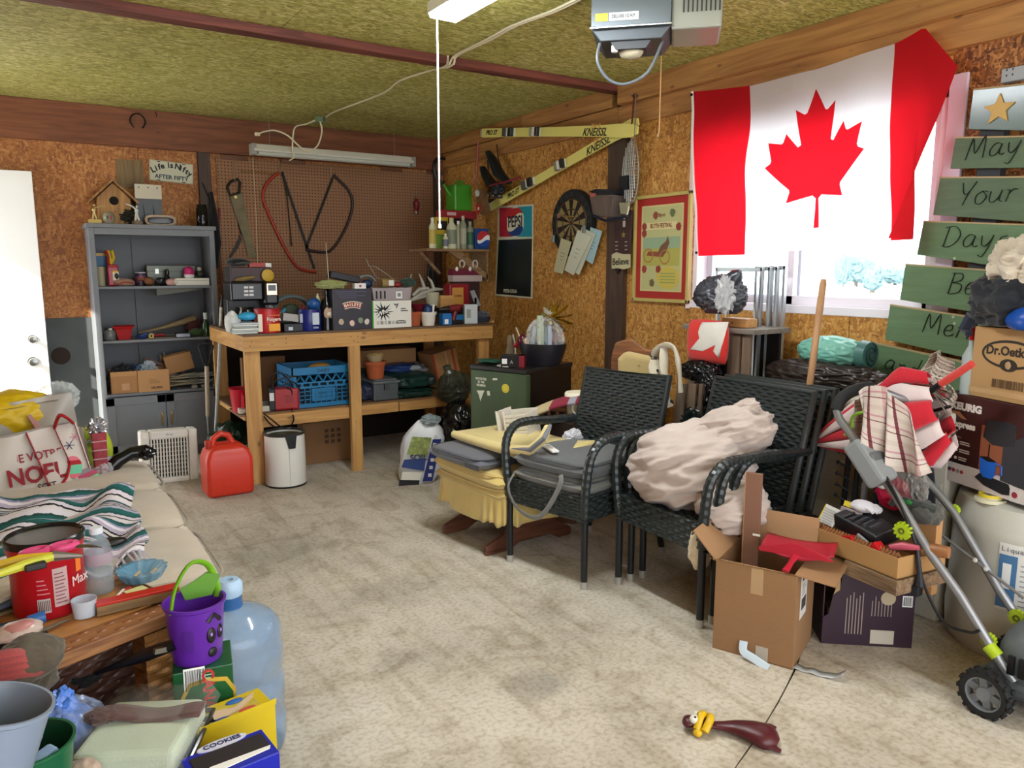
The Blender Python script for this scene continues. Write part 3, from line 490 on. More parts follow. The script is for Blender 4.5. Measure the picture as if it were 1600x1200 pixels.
for i in range(16):B().prism([(-.1+i*.0125,0),(-.09+i*.0125,0),(-.095+i*.0125,.016)],-.012,-.002).build('tooth',mat('#191a18',.4),t)
B().bb((-.1,-.012,-.0005),(.1,.01,.004)).build('spine',mat('#23241f',.4),t)
p=on(1,CY-.3,322,700);t=thing('spade','spade with black D handle and pale shaft leaning before the cabinet','spade',(p.x,CY-.3,0));
def V(t,px,py,off=0):x,z=pl(t,px,py,off);return Vector((x,off,z))
h0,h1,h2,h3=V(t,322,545),V(t,323,572),V(t,325,650),V(t,329,700)
B().tube([h1,h2],.015,10).build('shaft',mat('#a59a86',.6,var=.1),t,smooth=True);B().tube([h2,h3,h3+Vector((.005,0,-.1))],.011,8).build('steel_rod',mat('#8e9294',.3,metal=1),t,smooth=True)
gw=m(t.location,10);B().tube([h1,h1+Vector((-gw*.4,0,.03)),h0+Vector((-gw,0,.02)),h0+Vector((-gw*.9,0,.035)),h0+Vector((gw*.9,0,.035)),h0+Vector((gw,0,.02)),h1+Vector((gw*.4,0,.03)),h1],.009,8).build('d_grip',mat('#191b1e',.45),t,smooth=True)
z0=h3 .z-.1;B().sheet(lambda u,v:((u-.5)*.16+h3 .x+.005,-.02*math.cos((u-.5)*3)+.02,max(0.003,z0*(1-v))-0*u),8,8).build('blade',mat('#45484a',.4,metal=.8),t,smooth=True,solid=.003)
p=on(2,0,333,735);t=thing('painted_pole','long white pole with a dark tip leaning between cabinet and workbench','pole',(p.x,CY-.28,0));a,b_=V(t,345,470),V(t,336,700);c=a+(b_-a)*((a.z-.01)/(a.z-b_.z));c.z=.012
B().tube([V(t,346,480),c],.012,10).build('shaft',mat('#c3c4bf',.5,var=.15,vs=30),t,smooth=True);B().tube([V(t,347,462),V(t,346,480)],[.006,.012],10).build('tip',mat('#3a3c3e',.4),t,smooth=True)
t=thing('brown_stick','old brown wooden handle hanging beside the pegboard','stick',(on(1,WY-.08,347,400).x,WY-.08,0));B().tube([V(t,341,385),V(t,347,440),V(t,351,500)],.013,8).build('shaft',wood('#6a4028','#482817',1,ax=2),t,smooth=True);B().tube([V(t,343,325),V(t,341,385)],[.008,.012],8).build('red_part',mat('#7b2a2a',.5),t,smooth=True)
t=thing('black_bag_pole','tall dark folded tool bag hanging at the cabinet corner','bag',(on(1,WY-.1,338,400).x,WY-.1,0));a=V(t,334,360);B().tube([V(t,330,300),V(t,336,350),V(t,340,380),V(t,338,420)],[.02,.05,.045,.02],10,flat=.6).build('bag',fabric('#101114'),t,smooth=True)
x0,x1,zt,zb=px_rect(5.25,219,673,309,752);t=thing('box_fan','small white square floor fan with a slotted grille before the cabinet','fan',((x0+x1)/2,5.25,0),rot=(-.06,.03,0));hw=(x1-x0)/2;hh=zt
fr=B();bw=hw*.32
for q in(((-hw,0,0),(-hw+bw,.13,hh)),((hw-bw,0,0),(hw,.13,hh)),((-hw+bw,0,0),(hw-bw,.13,bw*.7)),((-hw+bw,0,hh-bw*1.05),(hw-bw,.13,hh))):fr.bb(*q)
fr.build('frame',mat('#d8d6cd',.45,var=.05),t,bevel=.012);B().bb((-hw+bw,.04,bw*.7),(hw-bw,.05,hh-bw)).build('dark_core',mat('#17181a',.7),t)
gw=2*(hw-bw)
for i in range(13):x=-hw+bw+gw*(i+.5)/13;B().bb((x-.0045,.004,bw*.7),(x+.0045,.012,hh-bw)).build('grille_bar',mat('#d0cec4',.45),t)
for i in range(1,9):z=bw*.7+(hh-1.75*bw)*i/9;B().bb((-hw+bw,.012,z-.002),(hw-bw,.016,z+.002)).build('cross_bar',mat('#bdbbb0',.45),t)
for sx in(-1,1):B().cyl((sx*(hw-bw*.5),-.003,hh-bw*.5),(sx*(hw-bw*.5),.002,hh-bw*.5),.016,n=20).build('corner_cap',mat('#e2e0d8',.4),t)
txt('Artic',.022,mat('#77756e',.5),t,0.0,hh-bw*.5,y=-.002,shear=.3)
p=(on(2,0,322,752)+on(2,0,398,765))/2;JY=4.72;x0,x1,zt,zb=px_rect(JY,323,690,397,772)
RED=mat('#c8331f',.38,var=.05,vs=6);t=thing('petrol_can','bright red plastic petrol can on the floor by the workbench leg','fuel can',((x0+x1)/2,JY,0));w_=(x1-x0)/2;H=.325
b_=B().lathe([(0,0),(.9,0),(1,.02),(1,.23),(.88,.28),(.55,H-.01),(0,H)],n=4,rot=(0,0,PI/4));b_.v=[(x*w_*1.41,.11+y*.11*1.41,z)for x,y,z in b_.v];b_.build('tank',RED,t,bevel=.022,seg=4,smooth=True)
B().tube([(-.09,.1,H-.06),(-.07,.1,H+.03),(-.03,.1,H+.055),(.015,.1,H+.04),(.05,.1,H-.03),(.07,.07,H-.1)],[.02,.02,.019,.019,.02,.022],12).build('handle',RED,t,smooth=True)
B().cyl((-.1,.1,H-.03),(-.1,.1,H+.02),.024,n=20).build('cap',mat('#a82a1a',.4),t,bevel=.004)
t.scale=(1,1,1)
p=on(2,.5,185,720);t=thing('rubber_boot','shiny black crumpled rubber boots lying over the far end of the sofa','boots',(p.x-.02,p.y-.02,.47));t.scale=(.62,)*3;B().tube([(-.05,0,-.02),(.03,0,.06),(.12,.02,.1),(.22,0,.1),(.26,-.02,.09)],[.05,.05,.045,.055,.03],14).build('shaft',mat('#0b0c0f',.18),t,smooth=True);B().blob((.22,-.02,.09),(.06,.05,.045),.5,4,2,3).build('foot',mat('#0b0c0f',.12),t,smooth=True)
p=on(1,WY-.052,215,190);t=thing('horseshoe','rusty horseshoe nailed to the header board over the cabinet','horseshoe',p);B().tube([(.05*math.sin(a)*(1 if abs(a)<2 else .92),-.006,.055*math.cos(a))for a in[-2.5+.25*i for i in range(21)]],.008,8,flat=.6).build('shoe',mat('#2b241e',.6,metal=.6),t,smooth=True)
p=on(1,WY-.052,242,176);t=thing('wall_hook','small screw hook in the header board right of the horseshoe','hook',p);B().tube([(0,0,.0),(0,-.03,0),(.004,-.034,-.02),(.006,-.02,-.03)],.003,6).build('hook',mat('#26211c',.5,metal=.5),t)

# workbench
BY=4.87;bl,br=on(1,BY,381,540).x,on(1,BY,770,522).x;bt=on(1,BY,570,517).z;BD=1.0
wb_=thing('workbench','long pine workbench with a lower shelf under the pegboard','workbench',(bl,BY,0));L_=br-bl;rh=bt-on(1,BY,390,550).z
B().bb((0,0,bt-rh),(L_,.038,bt-.004)).build('front_rail',PINE,wb_,bevel=.002)
B().bb((-.0,.038,bt-rh),(.038,BD,bt-.004)).build('side_rail',wood('#c79a5a','#a77840',.8,ax=1),wb_,bevel=.002);B().bb((L_-.038,.038,bt-rh),(L_,BD,bt-.004)).build('side_rail',wood('#c79a5a','#a77840',.8,ax=1),wb_,bevel=.002)
for i in range(3):y0=.04+i*(BD-.04)/3;B().bb((-.004 if 0 else 0.0,y0,bt-.004),(L_,y0+(BD-.04)/3-.003,bt+.012)).build('top_board',wood('#6d5236','#4d3822',.6,ax=0,key='dk'),wb_,bevel=.002)
B().bb((0,0,bt-.004),(L_,.037,bt+.012)).build('top_board',wood('#6d5236','#4d3822',.6,ax=0,key='dk'),wb_,bevel=.002)
sh=on(1,BY,414,651).z;sb=on(1,BY,414,670).z
def leg(x,w,y=.038,nm='leg'):B().bb((x,y,0),(x+w,y+.038,bt-.004)).build(nm,PINE_V,wb_,bevel=.002)
lx=.01;leg(lx,.095);xm=on(1,BY,549,640).x-bl
B().bb((xm,-.002+.0,0),(xm+.075,.036,bt-rh)).build('leg',PINE_V,wb_,bevel=.002);leg(L_-.1,.09)
leg(.01,.09,BD-.06);leg(L_-.1,.09,BD-.06)
B().bb((0.105,.04,sb),(xm,.078,sh)).build('shelf_rail',PINE,wb_,bevel=.002);B().bb((xm+.075,.04,sb+.01),(L_*.58,.078,sh)).build('shelf_rail',PINE,wb_,bevel=.002);B().bb((L_*.585,.044,sb+.01),(L_-.02,.082,sh-.004)).build('shelf_rail',PINE,wb_,bevel=.002)
B().bb((-.0,.08,sh-.03),(.03,BD-.08,sh-.004)).build('shelf_side',PINE,wb_)
for i in range(3):y0=.03+i*.3;B().bb((-.03 if i<1 else .0,y0+.05,sh-.004),(L_-.02,y0+.345,sh+.008)).build('shelf_board',wood('#7f6040','#5a4026',.6,ax=0,key='sb'),wb_,bevel=.001)
B().bb((.02,BD-.02,.0),(L_-.02,BD-.008,bt-rh)).build('back_panel',mat('#231811',.9),wb_)
nl=B()
for px,py in((393,534),(391,541),(425,538),(447,529),(447,536),(473,531),(502,530),(548,526),(553,533),(559,526),(559,534),(615,529),(640,527),(665,524),(665,530),(700,524),(739,521),(755,522)):x,z=pl(wb_,px,py);nl.cyl((x,-.0012,z),(x,.001,z),.0035,n=7)
nl.build('nail_heads',mat('#3a2c1e',.6,metal=.4),wb_)
PEG=bpy.data.materials.new('m_pegboard');PEG.use_nodes=True
def _peg():
 nt=PEG.node_tree;b=nt.nodes['Principled BSDF'];N=nt.nodes.new;L=nt.links.new;tc=N('ShaderNodeTexCoord');b.inputs['Roughness'].default_value=.7
 sc=N('ShaderNodeVectorMath');sc.operation='SCALE';sc.inputs['Scale'].default_value=1/.0254;L(tc.outputs['Object'],sc.inputs[0]);fr=N('ShaderNodeVectorMath');fr.operation='FRACTION';L(sc.outputs[0],fr.inputs[0])
 sb_=N('ShaderNodeVectorMath');sb_.operation='SUBTRACT';sb_.inputs[1].default_value=(.5,.5,.5);L(fr.outputs[0],sb_.inputs[0]);ml=N('ShaderNodeVectorMath');ml.operation='MULTIPLY';ml.inputs[1].default_value=(1,0,1);L(sb_.outputs[0],ml.inputs[0])
 ln=N('ShaderNodeVectorMath');ln.operation='LENGTH';L(ml.outputs[0],ln.inputs[0]);mr=N('ShaderNodeMapRange');mr.inputs[1].default_value=.13;mr.inputs[2].default_value=.19;L(ln.outputs['Value'],mr.inputs[0])
 mx=N('ShaderNodeMix');mx.data_type='RGBA';L(mr.outputs[0],mx.inputs[0]);mx.inputs[6].default_value=hexc('#22130a');mx.inputs[7].default_value=hexc('#997050');L(mx.outputs[2],b.inputs['Base Color'])
 bp=N('ShaderNodeBump');bp.inputs['Strength'].default_value=1;bp.inputs['Distance'].default_value=.004;L(mr.outputs[0],bp.inputs['Height']);L(bp.outputs[0],b.inputs['Normal'])
_peg()
a,b_=on(1,WY-.03,337,246),on(1,WY-.03,676,262);pb=thing('pegboard','large brown perforated pegboard above the workbench','pegboard',(a.x,WY-.024,0));B().bb((0,-.006,.96),(b_.x-a.x,0,2.235)).build('board',PEG,pb)
for x in(.04,.5,b_.x-a.x-.5,b_.x-a.x-.06):B().bb((x,-.012,2.215),(x+.2,.0,2.25)).build('batten',wood('#7d5336','#5f3b24',1),pb)
PY=WY-.05
def hang(name,label,cat,px=500,group=None):return thing(name,label,cat,(on(1,PY,px,350).x,PY,0),group=group)
def HK(t,px,py0,py1):B().tube([V(t,px,py0,.012)+Vector((0,0,0)),V(t,px,py0,-.01),V(t,px,py1,-.014)],.0035,6).build('peg_hook',mat('#bdbdb5',.3,metal=1),t)
t=hang('hand_saw','old hand saw with a dark handle hanging from the pegboard','saw',375)
STEEL=mat('#5b5238',.45,metal=.5,var=.25,vs=14)
P=[V(t,x,y)for x,y in((359,306),(378,300),(390,360),(401,403),(388,402),(380,370),(366,330))]
B().prism([(q.x,q.z)for q in P],-.002,.002).build('blade',STEEL,t)
B().tube([V(t,*q)for q in((355,292),(360,306),(374,301),(375,285),(372,280),(360,284),(355,292))],.011,8).build('handle',mat('#1d1712',.5),t,smooth=True)
x,z=pl(t,368,308);B().cyl((x,-.006,z),(x,0,z),.012,n=12).build('brass_bolt',mat('#a59a5a',.3,metal=1),t);HK(t,367,248,282)
t=hang('pruning_saw','curved dark pruning blade hanging behind the hand saw','saw',370);P=[V(t,*q)for q in((376,365),(378,375),(372,388),(361,403),(358,402),(367,385))]
B().prism([(q.x,q.z)for q in P],.006,.01).build('blade',mat('#2a241e',.5,metal=.4),t);B().tube([V(t,372,340,.01),V(t,377,366,.01)],.009,8).build('handle',mat('#2c1a10',.6),t)
def bow(name,label,col,fr,bl_,hk):
 t=hang(name,label,'saw',450,'bow saws on the pegboard');Q=[V(t,*q)for q in fr];
 Q2=[]
 for i in range(len(Q)-1):
  for k in range(4):u=k/4;p0,p1,p2,p3=Q[max(i-1,0)],Q[i],Q[i+1],Q[min(i+2,len(Q)-1)];Q2 .append(.5*((2*p1)+(p2-p0)*u+(2*p0-5*p1+4*p2-p3)*u*u+(3*p1-p0-3*p2+p3)*u**3))
 Q2 .append(Q[-1]);B().tube(Q2,.012,10).build('frame',mat(col,.4),t,smooth=True)
 a,b_=V(t,*bl_[0]),V(t,*bl_[1]);d=(b_-a).normalized();n=Vector((d.z,0,-d.x));L2=(b_-a).length;k=int(L2/.018);pts=[a-n*.008,];top=[b_+n*.008,a+n*.008]
 for i in range(k):pts+=[a+d*(L2*i/k)-n*.008,a+d*(L2*(i+.5)/k)-n*.014]
 pts.append(b_-n*.008);B().prism([(q.x,q.z)for q in pts[1:]+top],-.0015,.0015).build('blade',mat('#201f1e',.4,metal=.6),t);HK(t,*hk);return t
bow('bow_saw','bright red bow saw hanging on the pegboard','#a5301d',((436,270),(425,278),(414,292),(411,310),(420,335),(440,378),(460,412),(475,422),(494,425)),((440,268),(491,420)),(439,254,270))
bow('bow_saw','dark maroon bow saw hanging on the pegboard beside the red one','#33201f',((521,273),(532,284),(545,298),(551,318),(545,345),(530,375),(515,392),(500,394),(478,390)),((520,277),(478,388)),(517,262,276))
t=hang('hacksaw_blade','thin black rod hanging between the two bow saws','rod',450);B().tube([V(t,441,268,-.01),V(t,449,310,-.01),V(t,456,385,-.01)],.0045,6).build('rod',mat('#1b1a19',.5),t)
t=hang('wooden_rule','yellowish wooden stick fixed across the top of the pegboard','stick',410);B().tube([V(t,376,268),V(t,440,272)],.006,6).build('stick',mat('#8d6a30',.6),t)
t=hang('red_lantern','little red camping lantern hanging on the pegboard near the corner','lantern',652)
c=V(t,651,320,-.02);B().lathe([(0,-.055),(.016,-.055),(.02,-.04),(.024,-.035),(.026,.02),(.018,.028),(.014,.05),(0,.055)],c=c,n=18).build('body',mat('#7a1420',.3),t,smooth=True);B().lathe([(0,-.085),(.014,-.08),(.02,-.055),(0,-.054)],c=c,n=18).build('base_cap',mat('#b5b5b0',.25,metal=1),t,smooth=True);B().tube([c+Vector((.02,0,.03)),c+Vector((.048,0,.02)),c+Vector((.05,0,-.02)),c+Vector((.022,0,-.04))],.004,6).build('handle',mat('#8a8a88',.3,metal=1),t);B().tube([c+Vector((-.02,0,.06)),c+Vector((0,0,.1)),c+Vector((.0,0,.12))],.003,6).build('hook',mat('#a0a09a',.3,metal=1),t)
# hanging unlit fixture with cords
FYY=5.7;a,b_=on(1,FYY,395,233),on(1,FYY,643,247);t=thing('tube_fixture','unlit grey fluorescent tube fixture hanging before the pegboard','light',((a.x+b_.x)/2,FYY,(a.z+b_.z)/2));w_=(b_.x-a.x)/2
B().prism([(-.045,-.03),(.045,-.03),(.05,-.02),(.03,.02),(-.03,.02),(-.05,-.02)],-w_,w_,pl='yz').build('housing',mat('#c6c6ba',.4),t,bevel=.002)
for y in(-.022,.022):B().cyl((-w_+.03,y,-.04),(w_-.03,y,-.04),.013,n=12).build('tube',mat('#b9beb4',.25),t)
for s_ in(-1,1):B().bb((s_*w_-.015,-.045,-.055),(s_*w_+.015,.045,.02)).build('end_cap',mat('#8f8f86',.4),t)
for px in(422,616):x=on(1,FYY,px,233).x-t.location.x;B().cyl((x,0,.02),(x,0,CZ-t.location.z),.0015,n=5).build('chain',mat('#8d8d86',.4),t)
B().tube([V(t,395,245,-.05),V(t,400,330,-.05),V(t,403,425,-.05)],.002,5).build('pull_cord',mat('#b9a98c',.6),t);q=V(t,403,428,-.05);B().lathe([(0,0),(.007,.002),(.005,.016),(0,.02)],c=q-Vector((0,0,.02)),n=10).build('pull_knob',WH,t)
CORD=mat('#cfc8aa',.5)
def wire(pts):return[on(a,v,x,y)for a,v,x,y in pts]
def smooth_pts(Q,k=4):
 o=[]
 for i in range(len(Q)-1):
  for j in range(k):u=j/k;p0,p1,p2,p3=Q[max(i-1,0)],Q[i],Q[i+1],Q[min(i+2,len(Q)-1)];o.append(.5*((2*p1)+(p2-p0)*u+(2*p0-5*p1+4*p2-p3)*u*u+(3*p1-p0-3*p2+p3)*u**3))
 return o+[Q[-1]]
zc=CZ-.008
t=thing('ceiling_cable','long white twin cable stapled across the ceiling towards the fixture','cable')
for dx in(0,7):
 B().tube(smooth_pts(wire([(2,zc,905+dx,-4),(2,zc,860+dx,18),(2,zc,800+dx,40),(2,zc,760+dx,62),(2,zc,712+dx*.5,86)])+wire([(2,CZ-.05,702+dx,100),(2,CZ-.055,690+dx,106)]),3),.006,6).build('cable',CORD,t,smooth=True)
B().tube(smooth_pts(wire([(2,CZ-.05,700,88),(2,CZ-.055,697,104),(2,zc,680,108),(2,zc,625,126),(2,zc,600,145),(2,zc,540,168),(2,zc,520,176),(2,zc,508,184)]),3),.006,6).build('cable',CORD,t,smooth=True)
p=on(2,CZ-.02,500,186);t=thing('junction_box','green metal junction box on the ceiling above the fixture','junction box',p);B().bb((-.035,-.035,-.03),(.035,.035,.015)).build('box',mat('#6a7c5a',.5),t,bevel=.004);B().bb((.01,-.036,-.025),(.03,-.033,.01)).build('cover',mat('#3b3f38',.4),t)
t=thing('hanging_cord','white cord drooping from the junction box to the tube fixture','cord');yy=5.45
B().tube(smooth_pts([on(1,yy,x,y)for x,y in((500,190),(503,205),(496,228),(480,236),(465,226),(450,212),(430,204),(412,206),(403,210))],4),.0055,6).build('cord',CORD,t,smooth=True);q=on(1,yy,403,210);B().bb((q.x-.02,q.y-.012,q.z-.01),(q.x+.012,q.y+.012,q.z+.012)).build('plug',CORD,t,bevel=.003)
t=thing('hanging_cord','second white cord dropping from the junction box behind the fixture','cord');B().tube(smooth_pts([on(1,5.6,x,y)for x,y in((492,188),(478,194),(462,198),(458,212),(457,232),(459,245),(452,251))],4),.0055,6).build('cord',CORD,t,smooth=True)
# things standing on the bench (zT = bench top)
zT=bt+.012
def bitem(x0,y0,x1,y1,name,label,cat,dy=.04,group=None,z=None,d=.12,rz=0):
 """thing whose front face fills the photo rectangle at bench depth; returns it with width and height"""
 Y=BY+dy;a=on(1,Y,x0,(y0+y1)/2);b_=on(1,Y,x1,(y0+y1)/2);top=on(1,Y,(x0+x1)/2,y0).z;zb=zT if z is None else z
 t=thing(name,label,cat,((a.x+b_.x)/2,Y,zb+.001),rz,group);return t,b_.x-a.x,top-zb
def round_can(t,w,h,mt,n=32,cy=None,lid=None,bev=True):
 r=w/2;cy=r if cy is None else cy;B().lathe([(0,0),(r*.97,0),(r,.004),(r,h-.01),(r*.97,h-.004),(r*.97,h),(0,h)],c=(0,cy,0),n=n).build('body',mt,t,smooth=True)
 if lid:B().lathe([(0,0),(r*1.02,0),(r*1.02,.012),(0,.014)],c=(0,cy,h),n=n).build('lid',lid,t,smooth=True)
t,w,h=bitem(362,441,436,518,'coffee_maker','black two-sided coffee maker with keypad on the workbench','coffee maker',.25)
BLK=mat('#0e0f12',.3)
B().bb((-w*.5,0,h*.62),(w*.18,.22,h)).build('brew_head',BLK,t,bevel=.012);B().bb((w*.18,-.02,h*.52),(w*.5,.2,h)).build('pod_head',BLK,t,bevel=.018);B().bb((-w*.5,.12,0),(w*.5,.24,h*.65)).build('column',mat('#17181c',.4),t,bevel=.01);B().bb((-w*.5,-.02,0),(w*.5,.22,.03)).build('base',BLK,t,bevel=.008)
B().lathe([(0,0),(.055,0),(.062,.05),(.05,.095),(.045,.11),(.052,.125)],c=(-w*.15,.06,.03),n=24).build('carafe',mat('#1a1c20',.05,coat=.5),t,smooth=True)
for r_ in range(3):
 for c_ in range(2):B().bb((-w*.23+c_*w*.11,-.003,h*.72+r_*.024),(-w*.14+c_*w*.11,.001,h*.72+.014+r_*.024)).build('key',mat('#c9ccd0',.5),t)
B().bb((w*.22,-.026,h*.72),(w*.46,-.018,h*.98)).build('chrome_face',mat('#a9a294',.25,metal=.9),t,bevel=.006);B().bb((w*.26,-.03,h*.82),(w*.42,-.024,h*.94)).build('display',mat('#20222a',.15),t)
B().lathe([(.02,0),(.028,.03),(.026,.06)],c=(w*.32,.03,h*.35),n=16).build('pod_cup',mat('#9aa0a6',.15,trans=.5),t,smooth=True)
t2=thing('speaker_box','maroon cased box lying on the coffee maker','box',(t.location.x-.0,BY+.32,zT+h+.003));tt,w2,h2=bitem(362,418,425,441,'x','x','x',.32);bpy.data.objects.remove(tt);h2=max(h2-h,.07)
B().bb((-w2*.5,0,0),(w2*.5,.15,h2)).build('case',mat('#3c2427',.5,var=.2),t2,bevel=.006);B().bb((-w2*.5-.004,.01,0),(-w2*.5+.03,.16,h2+.004)).build('dark_edge',BK,t2)
t3=thing('yellow_disc','round yellow disc propped on the maroon box','disc',(t2 .location.x+w2*.38,BY+.3,zT+h+.002));B().lathe([(0,0),(.038,0),(.04,.004),(.04,.012),(.03,.016),(0,.017)],c=(0,0,.042),rot=(PI/2,0,0),n=28).build('disc',mat('#b9951a',.45),t3,smooth=True)
t3=thing('toy_snail','small tan ornament before the maroon box','ornament',(t2 .location.x-.04,BY+.29,zT+h+.002));B().tube([(-.07,0,.012),(-.02,0,.02),(.05,0,.03)],[.008,.016,.01],8).build('body',mat('#7a6636',.5),t3,smooth=True)
t3=thing('visor_hat','black visor cap resting on the maroon box','cap',(t2 .location.x-.07,BY+.38,zT+h+h2+.006));B().blob((0,0,.028),(.075,.06,.03),.12,2.5,2,3,flat=-.026).build('crown',fabric('#131417'),t3,smooth=True);B().tube([(-.03,-.055,.015),(.02,-.075,.025),(.07,-.05,.02)],[.004,.007,.004],8).build('visor',fabric('#3a4038'),t3)
t3=thing('red_packet','flat red packet with a white end on the maroon box','packet',(t2 .location.x+.07,BY+.36,zT+h+h2+.001));B().bb((-.07,0,0),(.035,.05,.03)).build('packet',mat('#a3271c',.4),t3,bevel=.002);B().bb((.036,0,0),(.075,.05,.028)).build('white_end',WH,t3,bevel=.002)
t,w,h=bitem(367,505,404,522,'paper_stack','stack of folded papers and packs at the bench corner','papers',.0)
for i in range(6):B().box((0,.09,.007+i*.0115),(w*(1+.03*(i%3)),.16,.009),rot=(0,0,.05*(i%3-1))).build('packet',mat(['#c2c9c4','#a9b2ae','#d8dcd6','#8e9a96','#c9cfc9','#b4bdc2'][i],.5),t)
t,w,h=bitem(374,488,404,505,'blue_tissue_pack','bright blue soft pack resting on the paper stack','pack',.05,z=zT+.078);B().blob((0,.04,h*.5),(w*.5,.05,h*.5),.15,2.5,3,3,flat=-h*.45).build('pack',mat('#2f9fd0',.3),t,smooth=True)
t,w,h=bitem(353,486,376,518,'white_bag','small white crumpled paper bag at the left end of the bench','bag',.06);B().blob((0,.04,h*.48),(w*.5,.045,h*.5),.25,2.5,4,3,flat=-h*.46).build('bag',mat('#c9cdc9',.6),t,smooth=True)
t,w,h=bitem(403,486,443,523,'coffee_can','red round coffee can with an orange label on the workbench edge','can',.0,'coffee cans');round_can(t,w,h,mat('#b01f25',.35),lid=mat('#9c1a20',.4))
B().bb((-w*.08,-.0015,.012),(w*.36,w*.06,h*.42)).build('orange_label',mat('#dd9a1e',.5),t);B().bb((-w*.46,w*.1,.01),(-w*.25,w*.2,h*.85)).build('white_label',mat('#d8d0bf',.5),t);txt('Folgers',.03,mat('#e9dcc8',.5),t,w*.12,h*.62,y=-.004,bold=.0005);B().bb((-w*.05,-.0025,h*.78),(w*.36,-.001,h*.82)).build('gold_band',mat('#c9762a',.5),t)
t,w,h=bitem(471,484,507,520,'coffee_can','dark blue round coffee can with white labels on the workbench','can',.0,'coffee cans');round_can(t,w,h,mat('#14206e',.3));B().bb((-w*.02,-.002,h*.3),(w*.27,w*.03,h*.85)).build('white_label',mat('#b9c2cc',.5),t);B().bb((-w*.5,w*.18,h*.4),(-w*.36,w*.3,h*.8)).build('side_label',mat('#9aa6b8',.5),t);txt('1894',.02,mat('#c9d0dc',.5),t,w*.1,h*.16,y=-.002)
t,w,h=bitem(444,506,478,521,'black_case','flat black case on the workbench between the cans','case',.03);B().bb((-w*.5,0,0),(w*.5,.16,h)).build('case',mat('#0d0f14',.35),t,bevel=.004);B().bb((-w*.3,-.002,h*.2),(-w*.1,0,h*.6)).build('tag',mat('#b9c4d0',.5),t)
t,w,h2=bitem(441,486,470,507,'grey_tray','pale grey tilted tray on the black case','tray',.06,z=zT+h+.003);t.rotation_euler=(0,.16,0);B().bb((-w*.5,0,.01),(w*.5,.14,h2*.75)).build('tray',mat('#a3a09c',.5),t,bevel=.004)
t,w,h=bitem(432,464,490,486,'coiled_hose','coil of grey green hose with red fittings behind the cans','hose',.3,z=zT)
hh=on(1,BY+.3,465,462).z-zT;pts=[]
for i in range(70):a_=i*.4;pts.append((w*.5*math.cos(a_),.05+.06*math.sin(a_)*.4+i*.0009,hh*.55+hh*.42*math.sin(a_)))
B().tube(pts,.013,8).build('hose',mat('#5d6a6a',.4),t,smooth=True);B().blob((-.02,.04,hh*.5),(.06,.03,.06),.2,3,2,3).build('green_pad',mat('#3c4634',.6),t,smooth=True);B().tube([(.03,-.01,hh*.4),(.06,-.01,hh*.7)],.014,8).build('red_fitting',mat('#8d2230',.4),t,smooth=True);B().tube([(-.13,-.01,hh*.35),(-.07,-.01,hh*.6)],.014,8).build('teal_fitting',mat('#2d7f93',.4),t,smooth=True)
t,w,h=bitem(480,470,500,486,'blue_ball_cap','rounded dark blue lid sticking out of the blue can','lid',.07,z=zT+.155);B().blob((0,.0,.02),(.045,.04,.04),.05,2,5,3).build('dome',mat('#1c4a86',.35),t,smooth=True)
t,w,h=bitem(492,452,501,486,'glue_bottle','slim cream bottle with a teal spot beside the hose coil','bottle',.12,z=zT+.08);B().lathe([(0,0),(.02,0),(.021,.1),(.012,.13),(.005,.16),(0,.16)],n=16).build('body',mat('#b9b58c',.4),t,smooth=True);B().blob((.006,-.021,.065),(.012,.003,.028),.1,2,2,2).build('teal_spot',mat('#1fa890',.4),t)
t,w,h=bitem(504,452,523,519,'cream_liqueur_bottle','dark liqueur bottle with an oval label beside the dark gift carton','bottle',.03);r_=w/2*1.05
B().lathe([(0,0),(r_,0),(r_,h*.55),(r_*.9,h*.65),(r_*.42,h*.82),(r_*.4,h*.97),(r_*.45,h),(0,h)],c=(0,r_,0),n=24).build('glass',mat('#131210',.1),t,smooth=True);B().blob((0,r_*.1,h*.42),(r_*.75,.006,h*.15),0,1,1,3).build('oval_label',mat('#a98c72',.5),t,smooth=True);B().blob((.002,r_*.06,h*.4),(r_*.4,.006,h*.07),.2,2,1,2).build('picture',mat('#cfc6b4',.5),t)
t,w,h=bitem(520,452,581,520,'gift_carton','tall dark liqueur gift carton with a curved red and white name banner','box',.0);B().bb((-w*.5,0,0),(w*.5,.13,h)).build('carton',mat('#2e2c35',.4,var=.1,vs=6),t,bevel=.002)
def banner(t,cx,cz_,R_,a0,a1,hgt,m1,m2,y=-.002):
 for(e,mt_,yy_)in((.006,m1,y),(0,m2,y-.0008)):
  pts=[(cx+(R_+hgt/2+e)*math.sin(a),cz_+(R_+hgt/2+e)*math.cos(a))for a in[a0+(a1-a0)*i/12 for i in range(13)]]+[(cx+(R_-hgt/2-e)*math.sin(a),cz_+(R_-hgt/2-e)*math.cos(a))for a in[a1+(a0-a1)*i/12 for i in range(13)]]
  B().prism(pts,yy_-.0005,yy_).build('banner',mt_,t)
banner(t,.0,.0,h*.62,-.38,.38,.032,mat('#cfc6b4',.5),mat('#8d2a22',.5))
for i,ch in enumerate('BAILEYS'):a_=(i-3)*.105;txt(ch,.028,mat('#e6dccb',.5),t,h*.62*math.sin(a_),h*.62*math.cos(a_),y=-.0042,rot=a_,bold=.0008)
for i in range(4):lines(t,-w*(.42-.04*i),w*(.42-.04*i),h*(.93-.05*i),1,.01,.004,mat('#4c4a66',.5),seed=i)
for i,(x_,z_,c_)in enumerate(((-.3,.2,'#b6a58a'),(-.02,.16,'#d8b8a8'),(.2,.22,'#7a8a70'),(.36,.18,'#c9c2b4'))):B().blob((x_*w,-.001,z_*h),(.018,.002,.02),.3,3,i,2).build('glass_picture',mat(c_,.4),t)
ztc=zT+h
